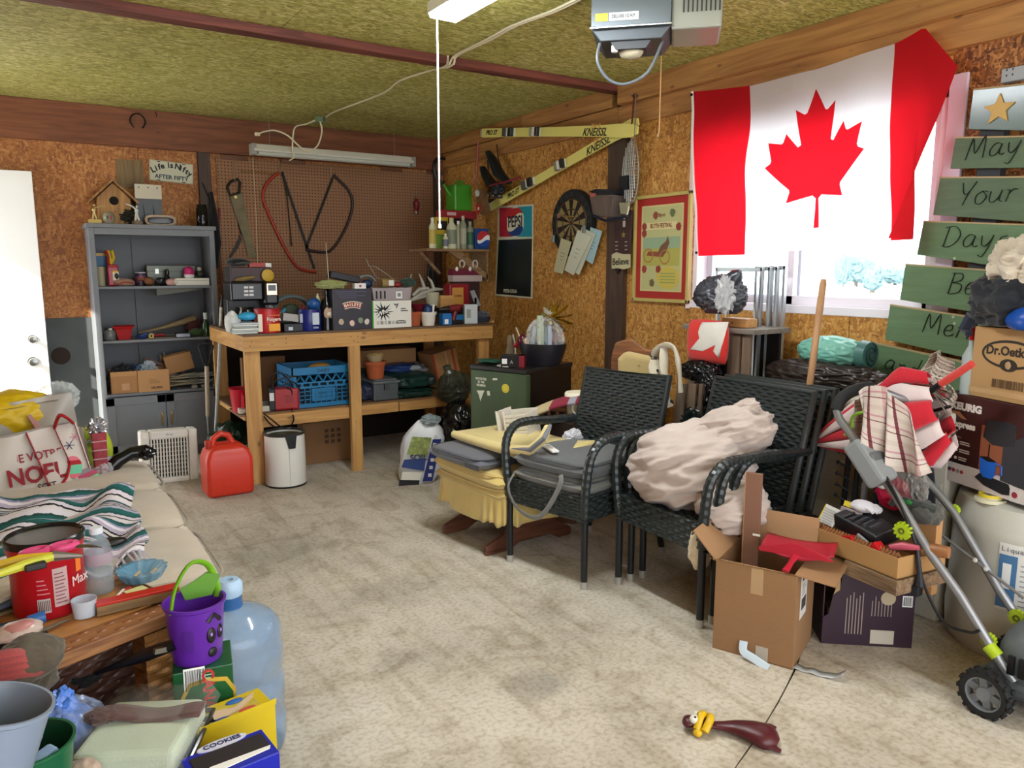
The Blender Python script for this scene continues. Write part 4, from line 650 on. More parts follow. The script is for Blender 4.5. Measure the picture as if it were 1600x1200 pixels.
t,w,h=bitem(497,436,545,452,'yellow_green_bag','crumpled yellow green plastic wrapper lying on the gift carton','wrapper',.02,z=ztc+.002);B().blob((0,.05,.028),(w*.5,.06,.03),.35,3,6,4,flat=-.026).build('film',mat('#9aa06a',.3),t)
t,w,h=bitem(516,420,562,440,'black_power_tool_box','long black tool case slanting over the gift carton','case',.1,z=ztc+.055);t.rotation_euler=(0,.2,0);B().bb((-w*.5,0,0),(w*.5,.09,.045)).build('case',mat('#1c1e26',.4),t,bevel=.005)
t,w,h=bitem(554,445,572,453,'playing_card_pack','small white pack with a red diamond on the gift carton','pack',.005,z=ztc+.002);B().bb((-w*.5,0,0),(w*.5,.04,.036)).build('pack',mat('#d8d6d2',.5),t,bevel=.001);B().prism([(0,.008),(.01,.018),(0,.028),(-.01,.018)],-.001,0).build('diamond',mat('#8d2a3a',.5),t)
t,w,h=bitem(560,428,586,452,'wire_coil','coil of grey cable standing behind the white pack','cable',.12,z=ztc+.002);B().tube([(.06*math.cos(i*.45),.002*i,.045+.04*math.sin(i*.45))for i in range(44)],.007,7).build('coil',mat('#6e7476',.4),t,smooth=True);B().blob((.01,.02,.03),(.04,.03,.03),.2,3,2,3).build('navy_core',mat('#1c2a4a',.5),t,smooth=True)
t,w,h=bitem(511,380,514,432,'thin_antenna','thin pale upright rod rising from the bench clutter','rod',.1,z=ztc+.03);B().cyl((0,0,0),(-.01,0,h),.0035,.0025,6).build('rod',mat('#b9ad94',.5),t)
t,w,h=bitem(582,470,643,519,'printed_carton','white carton with a black ink splash and green edge','box',-.005);B().bb((-w*.5,0,0),(w*.5,.15,h)).build('carton',mat('#d9d7cc',.55),t,bevel=.002);B().bb((-w*.5-.001,-.001,0),(-w*.5+.008,.151,h*.99)).build('green_edge',mat('#3f9a2c',.5),t)
star=[];r2=random.Random(5)
for i in range(28):a_=2*PI*i/28;rr_=(.028+.006*r2 .random())if i%2 else .055+.03*r2 .random();star.append((-w*.23+rr_*math.cos(a_)*1.1,h*.6+rr_*math.sin(a_)*.85))
B().prism(star,-.002,-.0008).build('ink_splash',mat('#0f0f10',.6),t);txt('Whoosh',.042,mat('#e8e6dd',.6),t,-w*.16,h*.63,y=-.0032,rot=-.4,shear=.4,bold=.001);txt('ity',.04,mat('#101010',.6),t,w*.08,h*.83,y=-.003,rot=-.3,shear=.4,bold=.001)
lines(t,w*.22,w*.42,h*.68,2,.014,.006,mat('#333333',.6));
for i in range(8):B().bb((-w*.4+i*.028,-.0022,h*.14),(-w*.4+i*.028+.021,-.0008,h*.26)).build('chart_cell',mat('#8c8c86' if i%2 else '#b4b4ac',.6),t)
lines(t,w*.14,w*.36,h*.24,2,.016,.006,mat('#333333',.6),seed=4)
zc2=zT+h
t,w,h=bitem(582,451,644,470,'clear_bin','clear plastic storage bin with a white sticker on the printed carton','bin',.0,z=zc2+.002)
CLR=mat('#b9aeb0',.2,alpha=.55);B().lathe([(.92,0),(1,h),(1.03,h+.004),(.97,h+.004),(.9,.004)],n=4,rot=(0,0,PI/4)).build('shell',CLR,t);o=bpy.data.objects[-1]if 0 else None
for ob in[q for q in bpy.data.objects if q.parent==t]:
 for vv in ob.data.vertices:vv.co.x*=w*.5*1.41;vv.co.y=.08+vv.co.y*.08*1.41
B().bb((-w*.42,.02,.004),(w*.42,.13,h*.6)).build('contents',mat('#6a4a52',.6,var=.4,vs=30),t);patch(t,w*.08,h*.15,w*.24,h*.75,mat('#d8d8d4',.6),y=-.002);patch(t,w*.12,h*.3,w*.2,h*.6,mat('#77777a',.6),y=-.0034)
for i in range(3):B().bb((-w*.42+i*.03,-.002,h*.15),(-w*.42+i*.03+.012,-.0005,h*.8)).build('vent_slot',mat('#17171a',.6),t)
for i,(a0,a1,nm,lb,col)in enumerate(((598,617,'twine_ball','tan wooden spool with a white label on the clear bin','#8d7648'),(617,630,'red_ball','small red rounded cap on the clear bin','#7d1b22'))):
 t,w,h3=bitem(a0,437,a1,451,nm,lb,'spool' if i==0 else 'cap',.04,z=zc2+h+.008)
 if i==0:B().cyl((-w*.5,.03,.03),(w*.5,.03,.03),.03,n=18).build('spool',mat(col,.6),t);patch(t,0,.012,w*.4,.05,mat('#d0d2cc',.6),y=-.001)
 else:B().blob((0,.02,.018),(w*.5,.02,.02),.1,2,2,3).build('cap',mat(col,.4),t,smooth=True)
t=thing('bent_wire','bent pale wire sticking up from the clear bin','wire',(on(1,BY+.12,590,430).x,BY+.12,0));B().tube([V(t,*q)for q in((619,440),(600,425),(585,416),(577,416),(572,405))],.004,6).build('wire',mat('#8d8474',.5),t);B().tube([V(t,*q)for q in((579,418),(587,432),(596,440))],.003,6).build('wire_end',mat('#8d8474',.5),t)
t,w,h3=bitem(630,434,648,452,'green_rag','dark green rag on the right end of the clear bin','rag',.1,z=zc2+h+.008);B().blob((0,.02,.03),(.06,.04,.035),.3,3,8,3,flat=-.03).build('rag',fabric('#2b4036'),t,smooth=True)
t,w,h=bitem(643,488,662,516,'terracotta_pot','terracotta flower pot on the workbench','pot',.03,'terracotta pots')
TERRA=mat('#a14f28',.75,var=.08)
def pot(t,w,h,mt,nm='pot',cy=None):r=w/2;cy=r if cy is None else cy;B().lathe([(0,0),(r*.72,0),(r*.9,h*.8),(r*.9,h*.8),(r,h*.8),(r,h),(r*.9,h),(r*.84,h*.78),(0,h*.76)],c=(0,cy,0),n=28).build(nm,mt,t,smooth=True)
pot(t,w*1.25,h,TERRA)
t,w,h=bitem(663,488,687,515,'white_pot','white plastic plant pot holding blue and brown oddments','pot',.0);pot(t,w,h,mat('#d5d0c2',.5));B().blob((-.005,w*.45,h+.01),(w*.28,w*.25,.045),.1,2,5,3).build('blue_content',mat('#14305e',.4),t,smooth=True);B().tube([(w*.3,w*.5,h*.8),(w*.38,w*.5,h+.05)],.008,7).build('white_stick',WH,t)
t,w,h=bitem(640,470,668,492,'red_rubber_boots','dark red plastic dish above the terracotta pot','dish',.15,z=zT+.1);t['label']='dark red plastic dish behind the terracotta pot';t.name='plastic_dish';B().lathe([(0,0),(.03,0),(.07,.05),(.065,.05),(.028,.006),(0,.006)],c=(0,0,0),n=24).build('dish',mat('#6d1626',.4),t,smooth=True);B().bb((-.05,-.02,-.1),(.05,.05,0)).build('support',mat('#241812',.8),t)
t,w,h=bitem(632,430,690,470,'deer_antlers','pale branching antlers lying over the pots','antlers',.2,z=zT);ANT=mat('#9b978a',.6,var=.15)
zz=lambda x_,y_,o=0:V(t,x_,y_,o)
for pts,rs in((((645,468),(660,458),(680,452),(692,452)),(.012,.016,.014,.006)),(((645,462),(655,452),(668,450),(676,470)),(.012,.015,.014,.01)),(((664,452),(660,440),(655,428)),(.013,.011,.004)),(((678,452),(674,440),(668,432)),(.013,.011,.004)),(((640,452),(640,440),(643,428)),(.012,.012,.004)),(((640,470),(650,466),(668,462)),(.01,.015,.012))):
 B().tube([zz(*q)for q in pts],list(rs),8).build('tine',ANT,t,smooth=True)
x_,z_=pl(t,675,465);B().lathe([(0,0),(.04,0),(.055,.09),(.05,.1),(0,.1)],c=(x_,0,z_-.06),n=18).build('skull_base',mat('#a39f86',.7),t,smooth=True);B().bb((x_-.02,-.01,0),(x_+.02,.02,z_-.06)).build('stand',mat('#2c1d14',.7),t)
t,w,h=bitem(703,444,733,482,'coffee_tub','red square coffee tub with a yellow label near the bench end','tub',.35,z=zT+.1);B().bb((-w*.5,0,0),(w*.5,.1,h)).build('tub',mat('#8b1420',.4),t,bevel=.006);B().bb((-w*.38,-.002,h*.15),(w*.2,0,h*.85)).build('yellow_label',mat('#c08a3e',.5),t);txt('COFFEE',.02,mat('#5a1a12',.5),t,-w*.09,h*.5,y=-.003,bold=.0006);B().bb((-w*.55,-.005,-.1),(w*.55,.12,-.001)).build('crate',mat('#1c1410',.8),t)
t,w,h=bitem(690,462,706,474,'wood_block','small pale wood block by the red tub','block',.25,z=zT+.11);B().bb((-w*.6,0,0),(w*.6,.07,h)).build('block',PINE,t,bevel=.002);B().bb((-w*.4,.01,-.11),(w*.4,.06,0)).build('prop',mat('#2a1b12',.8),t)
t,w,h=bitem(690,478,728,512,'power_drill','dark red cordless drill standing on the workbench','drill',.06);RD=mat('#6e1d1f',.4)
B().tube([(-w*.1,.04,h*.82),(w*.3,.04,h*.86)],[.026,.03],12).build('motor',RD,t,smooth=True);B().tube([(-w*.5,.04,h*.8),(-w*.3,.04,h*.81),(-w*.1,.04,h*.82)],[.008,.02,.022],12).build('chuck',mat('#1a1a1c',.4),t,smooth=True);B().tube([(w*.18,.04,h*.8),(w*.08,.04,h*.2)],[.02,.018],10).build('grip',RD,t,smooth=True);B().bb((-w*.15,.0,0),(w*.42,.08,h*.2)).build('battery',mat('#121316',.4),t,bevel=.004)
t,w,h=bitem(692,490,706,513,'blue_plier_pack','bright blue small box beside the drill','box',.02);B().bb((-w*.5,0,0),(w*.5,.06,h)).build('box',mat('#1f6aa8',.4),t,bevel=.003);patch(t,-w*.3,h*.1,w*.1,h*.5,WH);
t,w,h=bitem(713,492,728,510,'blue_plier_pack','second blue box half behind the drill grip','box',.12);t.name='blue_box';B().bb((-w*.5,0,0),(w*.5,.05,h)).build('box',mat('#1d6a9c',.4),t,bevel=.003)
t,w,h=bitem(726,476,746,511,'white_carton','pale blue white upright carton near the bench end','box',.05,rz=-.35);B().bb((-w*.45,0,0),(w*.45,.07,h)).build('carton',mat('#b7bfc0',.5),t,bevel=.002);patch(t,-w*.3,h*.3,-w*.02,h*.75,mat('#8d8f84',.5));
t,w,h=bitem(735,453,752,478,'grey_paddle','grey flat blade leaning behind the pale carton','blade',.2,z=zT);x_,z_=pl(t,743,465);B().prism([pl(t,*q)for q in((735,455),(741,453),(752,477),(744,480))],0,.012).build('blade',mat('#8b8f92',.4),t,bevel=.002);B().bb((x_-.01,0,0),(x_+.01,.012,z_)).build('rod',mat('#26221e',.6),t)
t,w,h=bitem(747,488,770,510,'fabric_basket','dark blue grey cloth filled basket at the end of the bench','basket',.12);B().lathe([(0,0),(w*.42,0),(w*.5,h*.5),(w*.48,h*.52),(0,h*.5)],c=(0,w*.4,0),n=24).build('basket',mat('#2b3340',.7),t,smooth=True);B().blob((0,w*.4,h*.7),(w*.42,w*.35,h*.4),.35,3,3,4).build('cloth',fabric('#4b4d58'),t,smooth=True)
t,w,h=bitem(772,505,778,513,'tape_measure','tiny wooden wedge on the corner of the bench','wedge',.06);t.name='wooden_wedge';B().prism([(-.02,0),(.012,0),(.012,.02)],0,.03).build('wedge',PINE,t);t.location.x-=.03
for i,(dx,col,lb)in enumerate(((0,'#a01f38','red jawed bolt cutters hanging at the pegboard corner'),(36,'#5f1830','darker red handled cutters hanging next to the bolt cutters'))):
 t=hang('bolt_cutters',lb,'cutters',668+dx,'cutters at the pegboard corner');B().tube([V(t,660+dx,392),V(t,668+dx,403)],[.02,.022],8,flat=.5).build('jaw',mat(col,.35),t,smooth=True);B().tube([V(t,665+dx,398),V(t,670+dx,412)],[.024,.02],8,flat=.5).build('head',mat(col,.35),t,smooth=True)
 if i==0:B().tube([V(t,643,390),V(t,660,391)],.008,6).build('black_arm',BK,t)
 for s_ in(-1,1):B().tube([V(t,671+dx,412),V(t,674+dx+s_*6,445),V(t,678+dx+s_*5,488)],[.013,.015,.016],8).build('handle',mat('#10121a',.4),t,smooth=True)

# under the bench (zS = lower shelf top)
zS=sh+.009
def sitem(x0,y0,x1,y1,name,label,cat,dy=.1,z=None,rz=0,group=None):
 Y=BY+dy;a=on(1,Y,x0,(y0+y1)/2);b_=on(1,Y,x1,(y0+y1)/2);top=on(1,Y,(x0+x1)/2,y0).z;zb=zS if z is None else z
 return thing(name,label,cat,((a.x+b_.x)/2,Y,zb+.001),rz,group),b_.x-a.x,top-zb
t,w,h=sitem(354,604,384,641,'red_bucket','small red handled measuring bucket on the left end of the lower shelf','bucket',.22);t.location.x=bl+.03
B().lathe([(0,0),(.07,0),(.085,.15),(.09,.155),(.084,.155),(.066,.006),(0,.006)],n=28).build('shell',mat('#b3122b',.35),t,smooth=True);B().tube([(-.02,-.085,.13),(-.03,-.125,.12),(-.03,-.12,.05),(-.02,-.075,.03)],.011,8).build('handle',mat('#b3122b',.35),t,smooth=True)
t,w,h=sitem(374,632,430,645,'white_book','white boxed book behind the left workbench leg','box',.12);B().bb((-w*.5,0,0),(w*.5,.2,.035)).build('box',mat('#b9b3a2',.6),t,bevel=.002);patch(t,-w*.4,.008,w*.1,.027,mat('#e0dccd',.6))
t,w,h=sitem(420,606,469,640,'battery_charger','red battery charger with black cables on the lower shelf','charger',.1,rz=-.25);B().bb((-w*.42,0,0),(w*.45,.14,h*.95)).build('case',mat('#9c141c',.35),t,bevel=.012);B().bb((-w*.5,-.006,0),(-w*.28,.145,h)).build('front_face',mat('#15161a',.4),t,bevel=.008);patch(t,-w*.46,h*.45,-w*.32,h*.8,mat('#d8d8d4',.6),y=-.008)
for i in range(4):B().bb((0,-.003,h*(.35+.09*i)),(w*.25,-.0005,h*(.37+.09*i))).build('vent_slot',mat('#5a0c12',.5),t)
t=thing('charger_cables','tangle of black cables over the red charger hanging off the shelf','cable',(on(1,BY,440,620).x,BY-.01,0))
r2=random.Random(8);
for k,pts in enumerate((((430,605),(422,590),(435,582),(450,592),(458,606)),((424,610),(430,596),(446,590),(462,588),(470,590)),((448,606),(456,612),(456,640),(459,655),(455,665)),((412,646),(425,656),(435,664),(447,670),(455,668)),((412,650),(422,662),(436,671)),((440,604),(452,596),(463,600),(470,612)))):
 B().tube(smooth_pts([V(t,x,y,-.012+.006*k if y>640 else .1)for x,y in pts],4),.005,6).build('cable',mat('#111214',.4),t,smooth=True)
t,w,h=sitem(450,573,550,640,'milk_crate','bright blue plastic milk crate on the lower shelf of the workbench','crate',.12,rz=.0);CB=mat('#1f6f9e',.4,var=.06);dC=.34
def crate_wall(x0_,y0_,x1_,y1_,nm):
 d=Vector((x1_-x0_,y1_-y0_,0));L2=d.length;ang=math.atan2(d.y,d.x);b_=B()
 def bar(u0,u1,z0_,z1_,th=.012):c=Vector((x0_,y0_,0))+d*((u0+u1)/2/L2);b_.box((c.x,c.y,(z0_+z1_)/2),(u1-u0,th,z1_-z0_),rot=(0,0,ang))
 bar(0,L2,0,h*.1,.016);bar(0,L2,h*.82,h,.018);bar(0,.02,0,h,.016);bar(L2-.02,L2,0,h,.016);bar(0,L2,h*.48,h*.53,.014)
 n=int(L2/.034);
 for i in range(1,n):u=L2*i/n;bar(u-.003,u+.003,h*.1,h*.48)
 for z_ in(.2,.3,.4):bar(0,L2,h*z_-.003,h*z_+.003)
 bar(L2*.3,L2*.7,h*.14,h*.46,.009)
 for i in range(1,7):u=L2*i/7;bar(u-.008,u+.008,h*.53,h*.6)
 m_=6
 for i in range(m_):
  u0,u1=L2*(.04+.92*i/m_),L2*(.04+.92*(i+.5)/m_);u2=L2*(.04+.92*(i+1)/m_)
  for ua,ub,za,zb in((u0,u1,h*.62,h*.8),(u1,u2,h*.8,h*.62)):
   A=Vector((x0_,y0_,0))+d*(ua/L2);Q=Vector((x0_,y0_,0))+d*(ub/L2);b_.tube([(A.x,A.y,za),(Q.x,Q.y,zb)],.006,4)
 bar(0,L2,h*.6,h*.635,.012)
 b_.build(nm,CB,t)
crate_wall(-w*.42,0,w*.5,0,'wall');crate_wall(-w*.42,dC,-w*.42,0,'wall');crate_wall(w*.5,0,w*.5,dC,'wall');crate_wall(w*.5,dC,-w*.42,dC,'wall');B().bb((-w*.42,0,0),(w*.5,dC,.006)).build('base',CB,t)
B().bb((-w*.38,.02,.01),(w*.46,dC-.02,h*.62)).build('dark_contents',mat('#132430',.8,var=.5,vs=14),t)
txt('DAIRY',.03,mat('#123c58',.5),t,.02,h*.9,y=-.011,bold=.0006);txt('PROPERTY OF',.016,mat('#123c58',.5),t,.03,h*.34,y=-.008);txt('FOR MILK USE',.016,mat('#123c58',.5),t,.03,h*.24,y=-.008)
t2=thing('straw_hat','straw brown rounded lid poking out of the blue milk crate','lid',(t.location.x+.03,BY+.22,zS+h*.86));B().blob((0,0,.02),(.08,.05,.035),.1,3,3,3).build('lid',mat('#a07a3c',.6),t2,smooth=True)
t,w,h=sitem(380,558,447,640,'cardboard_sheet','brown cardboard sheet standing behind the blue milk crate','cardboard',.55);B().bb((-w*.5,0,0),(w*.5,.06,h)).build('panel',mat('#6d4a2c',.8),t,bevel=.002)
t,w,h=sitem(566,546,650,575,'cardboard_carton','long brown carton lying at the back of the shelf above the pots','box',.5,z=on(1,BY+.5,600,575).z);B().bb((-w*.5,0,0),(w*.5,.2,h)).build('carton',KRAFT,t,bevel=.002);B().bb((-w*.3,.02,zS-t.location.z),(w*.3,.15,0)).build('support',mat('#1a120c',.9),t)
t,w,h=sitem(585,592,622,631,'grey_tote','grey plastic tote under the terracotta pots on the lower shelf','tote',.1);w*=1.05;B().bb((-w*.5,0,0),(w*.5,.22,h*.78)).build('tub',mat('#4d5254',.45),t,bevel=.006);B().bb((-w*.55,-.012,h*.78),(w*.55,.232,h*.9)).build('lid',mat('#5c6264',.45),t,bevel=.006);B().bb((-w*.45,.01,h*.9),(w*.45,.2,h*.97)).build('lid_top',mat('#565c5e',.45),t,bevel=.004)
B().bb((-w*.1,-.018,h*.5),(w*.1,-.002,h*.8)).build('clasp',mat('#3f4445',.45),t)
zp=zS+h*.97
for i,(y0,lb)in enumerate(((1,'largest terracotta pot on the grey tote'),(0,'terracotta pot nested in the larger one'))):
 pass
t,w,h=sitem(577,566,609,592,'terracotta_pot','terracotta flower pot on the grey tote beneath the bench','pot',.12,z=zp,group='terracotta pots');pot(t,w,h,TERRA)
t,w,h2=sitem(579,553,604,567,'clay_saucer_pot','cream rimmed bowl of dried flowers on the lower terracotta pot','bowl',.13,z=zp+h*.99);B().lathe([(0,0),(w*.35,0),(w*.5,h2*.7),(w*.52,h2*.8),(w*.44,h2*.8),(0,h2*.6)],c=(0,w*.5,0),n=24).build('bowl',mat('#a5906a',.6),t,smooth=True);B().blob((0,w*.5,h2*.8),(w*.42,w*.4,h2*.3),.5,6,3,3).build('dried_flowers',mat('#c0a266',.9,var=.4,vs=60),t)
t,w,h=sitem(563,592,588,630,'navy_tarp','folded navy tarp with white writing beside the grey tote','tarp',.15);B().blob((0,.08,h*.4),(w*.6,.1,h*.42),.15,3,1,4,flat=-h*.38,sq=.7).build('fold',mat('#182238',.5),t,smooth=True)
t,w,h=sitem(565,578,590,600,'grey_duffel','dark grey duffel lying behind the grey tote','bag',.3);B().blob((0,.1,h*.5),(w*.9,.12,h*.5),.1,2,2,3,flat=-h*.46).build('bag',fabric('#2b2c2e'),t,smooth=True)
t,w,h=sitem(606,570,660,592,'blue_tarp','blue and white packet of tarp on top of the green tarps','tarp',.3,z=zS);B().blob((0,.1,h*.85),(w*.5,.1,h*.16),.2,3,4,4,sq=.8).build('tarp',mat('#20386c',.35),t,smooth=True);B().bb((-w*.3,.05,0),(w*.3,.2,h*.75)).build('stack_below',mat('#12181a',.8),t);B().blob((w*.3,.02,h*.85),(w*.18,.04,h*.1),.2,3,5,3).build('white_print',mat('#a4a9b0',.4),t)
t,w,h=sitem(628,568,676,610,'white_bag','pale crumpled sack at the back right of the lower shelf','bag',.4);t.name='pale_sack';B().blob((0,.1,h*.5),(w*.6,.12,h*.5),.3,3,7,4,flat=-h*.47).build('sack',mat('#7f8488',.5),t,smooth=True)
for i,(y0,y1,x0,x1,lb)in enumerate(((608,634,622,680,'lower dark green folded tarp on the shelf edge'),(586,608,620,684,'upper dark green folded tarp on the shelf stack'))):
 zb=zS if i==0 else tz;t,w,h=sitem(x0,y0,x1,y1,'green_tarp',lb,'tarp',.08+.02*i,z=zb,group='folded green tarps');tz=zb+h
 B().blob((0,.16,h*.5),(w*.52,.18,h*.52),.16,3.2,20+i,4,flat=-h*.48,sq=.55,ridge=.8).build('fold',mat('#12302a',.4,var=.12),t,smooth=True)
t,w,h=sitem(680,545,730,625,'taped_box','brown parcel with red tape leaning under the right end of the bench','box',.3,rz=0);t.rotation_euler=(0,-.22,0);B().bb((-w*.38,0,.03),(w*.38,.25,h*.97)).build('carton',KRAFT,t,bevel=.003);B().bb((-w*.38,-.002,.03),(-w*.32,.0,h*.97)).build('red_tape',mat('#9a3a24',.35),t);B().bb((w*.22,-.002,.03),(w*.28,.0,h*.97)).build('red_tape',mat('#a2402a',.35),t);B().bb((w*.02,-.002,.03),(w*.06,.0,h*.97)).build('clear_tape',mat('#c0a080',.15),t)
t=thing('floor_carton','large flat brown carton with printed symbols standing under the bench','box',(on(1,BY+.35,512,690).x,BY+.35,0));a,c=pl(t,474,655),pl(t,552,720);hw=(c[0]-a[0])/2
B().bb((-hw,0,.0),(hw+.02,.12,on(1,BY+.35,512,658).z)).build('carton',mat('#7f5b38',.75,var=.05),t,bevel=.003);zc_=on(1,BY+.35,512,682).z
for i in range(3):
 for j in range(3):B().bb((-.02+i*.045,-.002,zc_-.05+j*.04),(.008+i*.045,-.0005,zc_-.025+j*.04)).build('symbol',mat('#4d3622',.8),t)
t=thing('dark_green_bag','dark green crumpled bag on the floor behind the left bench leg','bag',(bl+.02,BY+.55,0));B().blob((0,0,.16),(.16,.15,.17),.3,3,6,4,flat=-.155).build('bag',mat('#0f2a1c',.4),t,smooth=True)
t=thing('teal_tool','small teal plastic tool by the dark green bag','tool',(bl+.03,BY+.33,0));B().tube([(-.05,0,.02),(.0,0,.12),(.04,0,.2)],[.02,.018,.012],8).build('grip',mat('#1f5a6a',.4),t,smooth=True)
t=thing('waste_bin','white round waste bin with a black clip on the rim on the floor','bin',tuple(on(2,0,450,762)+Vector((.02,.1,0))));r_=m(t.location,31);H=on(1,t.location.y,450,674).z
B().lathe([(r_*.96,0),(r_*1.0,.01),(r_*.97,H),(r_*.93,H),(r_*.92,.02),(0,.015)],n=40).build('shell',mat('#dcdad2',.4),t,smooth=True);B().lathe([(r_*.975,0),(r_*1.01,.004),(r_*1.01,.012),(r_*.98,.014)],n=40).build('black_base',BK,t,smooth=True);B().lathe([(r_*.96,H-.002),(r_*1.0,H-.01),(r_*1.01,H+.004),(r_*.93,H+.006),(r_*.92,H-.01),(r_*.96,H-.002)],n=40).build('rim',mat('#2b2c28',.4),t,smooth=True)
B().lathe([(r_*.9,.03),(r_*.9,H-.02),(r_*.89,H-.02),(r_*.89,.03),(r_*.9,.03)],n=40).build('liner',mat('#4c4d3c',.5),t,smooth=True)
B().prism([(-.035,H+.008),(.04,H+.008),(.028,H-.085),(-.012,H-.085)],-r_-.012,-r_+.004).build('clip',mat('#101114',.4),t,bevel=.002)
B().cyl((-.01,-r_-.001,.02),(-.01,-r_-.001,H-.09),.0012,n=5).build('seam',mat('#b5b3aa',.5),t)
def sack(t,w,d,h,mt,seed=1,lean=0,amp=.08,nm='sack',top=.35):
 def fn(u,v):
  a=2*PI*u;k=math.copysign(abs(math.cos(a))**.6,math.cos(a));s_=math.copysign(abs(math.sin(a))**.6,math.sin(a));z=h*v
  f=1-(1-top)*max(0,(v-.7)/.3)**1.5 if v>.7 else(.86+.14*math.sin(min(1,v/.2)*PI/2));g=1 if v<.7 else 1-.9*((v-.7)/.3);n=noise.noise(Vector((k*1.5+seed,s_*1.5,v*4)))*amp+noise.noise(Vector((k*4+seed,s_*4,v*9)))*amp*.4
  return(w/2*k*(f+n)+lean*z,d/2*s_*(g*f+n)+d/2,z)
 return B().sheet(fn,40,26).build(nm,mt,t,smooth=True)
t=thing('soil_bag','white and blue potting soil bag standing on the floor by the bench','bag',tuple(on(2,0,652,757)+Vector((.01,0,0))),-.35);Hs=on(1,t.location.y+.05,670,655).z
sack(t,.27,.15,Hs,mat('#c9ccd0',.35,var=.05),3,.17,.1)
def leanpanel(pts,mt,nm,off=-.012):B().prism([(x+.17*z,z)for x,z in pts],off,off+.001).build(nm,mt,t)
leanpanel(((.02,.02),(.085,.02),(.1,Hs*.72),(.045,Hs*.72)),mat('#1d2a6e',.4),'blue_stripe');leanpanel(((-.13,Hs*.3),(.02,Hs*.22),(.02,Hs*.42),(-.12,Hs*.42)),mat('#27407e',.4),'blue_panel',-.0135);leanpanel(((-.11,Hs*.5),(.03,Hs*.45),(.035,Hs*.75),(-.09,Hs*.78)),mat('#8d9a5a',.5,var=.5,vs=40),'flower_print',-.0125)
leanpanel(((-.12,.04),(.0,.03),(.01,Hs*.2),(-.12,Hs*.22)),mat('#d9d8cc',.5),'lower_panel',-.013);leanpanel(((-.13,.0),(.0,-.0),(.0,.03),(-.13,.04)),mat('#15181c',.5),'black_corner',-.013)
txt('SOIL',.055,mat('#2a3a5a',.5),t,-.03+.17*Hs*.45,Hs*.44,y=-.0145,bold=.001);
for i in range(6):B().box((.062+.17*(.06+i*.05),-.0125,.06+i*.05),(.022,.001,.022),rot=(0,.1,0)).build('star_print',mat('#c9ccd0',.4),t)
B().blob((.17*Hs+.02,.06,Hs+.0),(.06,.04,.035),.5,5,3,3).build('twisted_top',mat('#7f8d90',.3),t)
t=thing('refuse_bag','glossy black refuse bag on the floor between the soil bag and the green fridge','bag',tuple(on(1,4.7,716,700).xy)+(0,));B().blob((0,0,.22),(.14,.15,.23),.14,1.8,4,5,flat=-.21,ridge=.8).build('bag',mat('#0b0c0e',.18),t,smooth=True)
q=t.location;t=thing('grey_bin_liner','translucent grey green bag resting on the black refuse bag','bag',(q.x+.0,q.y+.05,.44));B().blob((0.0,0,.1),(.12,.11,.12),.25,1.7,9,5,ridge=.8,flat=-.11).build('bag',mat('#34372c',.2,alpha=.85,bump=.5,bs=20),t);B().tube([(-.02,0,.16),(-.05,0,.23),(-.06,0,.26)],[.07,.025,.03],10).build('neck',mat('#4a4d40',.2),t)

# things on the right wall
def wthing(name,label,cat,px,py,X=WX-.014,group=None):p=on(0,X,px,py);return thing(name,label,cat,tuple(p),-PI/2,group)
def quad(t,pts,y0,y1,mt,nm,bevel=0):return B().prism([pl(t,*q,y1*0)for q in pts],y0,y1).build(nm,mt,t,bevel=bevel)
SY=5.36;a,b_=on(1,SY,667,388),on(1,SY,765,387);zsh=a.z
SB=wood('#9a7a52','#735636',1,ax=0)
cs=thing('corner_shelf','small pine corner shelf holding bottles above the bench end','shelf',(a.x,SY,zsh));ws=min(b_.x,WX-.02)-a.x
B().bb((0,0,-.02),(ws,.32,0)).build('board',SB,cs,bevel=.002);B().prism([(.35*ws,-.02),(.55*ws,-.02),(.99*ws,-.2),(.99*ws,-.25)],.02,.045).build('bracket',SB,cs,bevel=.001);B().prism([(.02,-.02),(.06,-.02),(.4*ws,-.19),(.37*ws,-.2)],.2,.22).build('bracket',SB,cs)
B().bb((ws-.02,.02,-.26),(ws,.3,-.02)).build('side_board',SB,cs)
def cpt(x0,x1,y0,name,label,cat,dy=.03,z=0,group=None):
 Y=SY+dy;a=on(1,Y,x0,y0);b_=on(1,Y,x1,y0);return thing(name,label,cat,((a.x+b_.x)/2,Y,zsh+.001+z),0,group),b_.x-a.x,a.z-zsh-z
def bottle(t,w,h,mt,cap,neck=.4,sh_=.72,label=None,sq=False):
 r=w/2;B().lathe([(0,0),(r*.95,0),(r,.006),(r,h*sh_),(r*neck,h*(sh_+.14)),(r*neck,h*.9),(0,h*.9)],c=(0,r,0),n=22).build('body',mt,t,smooth=True);B().lathe([(0,0),(r*neck*1.15,0),(r*neck*1.1,h*.12),(0,h*.12)],c=(0,r,h*.88),n=18).build('cap',cap,t,smooth=True)
 if label:B().lathe([(r*1.01,h*.15),(r*1.02,h*.16),(r*1.02,h*sh_*.85),(r*1.01,h*sh_*.86)],c=(0,r,0),n=22).build('wrap_label',label,t,smooth=True)
CRM=mat('#c9c9a8',.4)
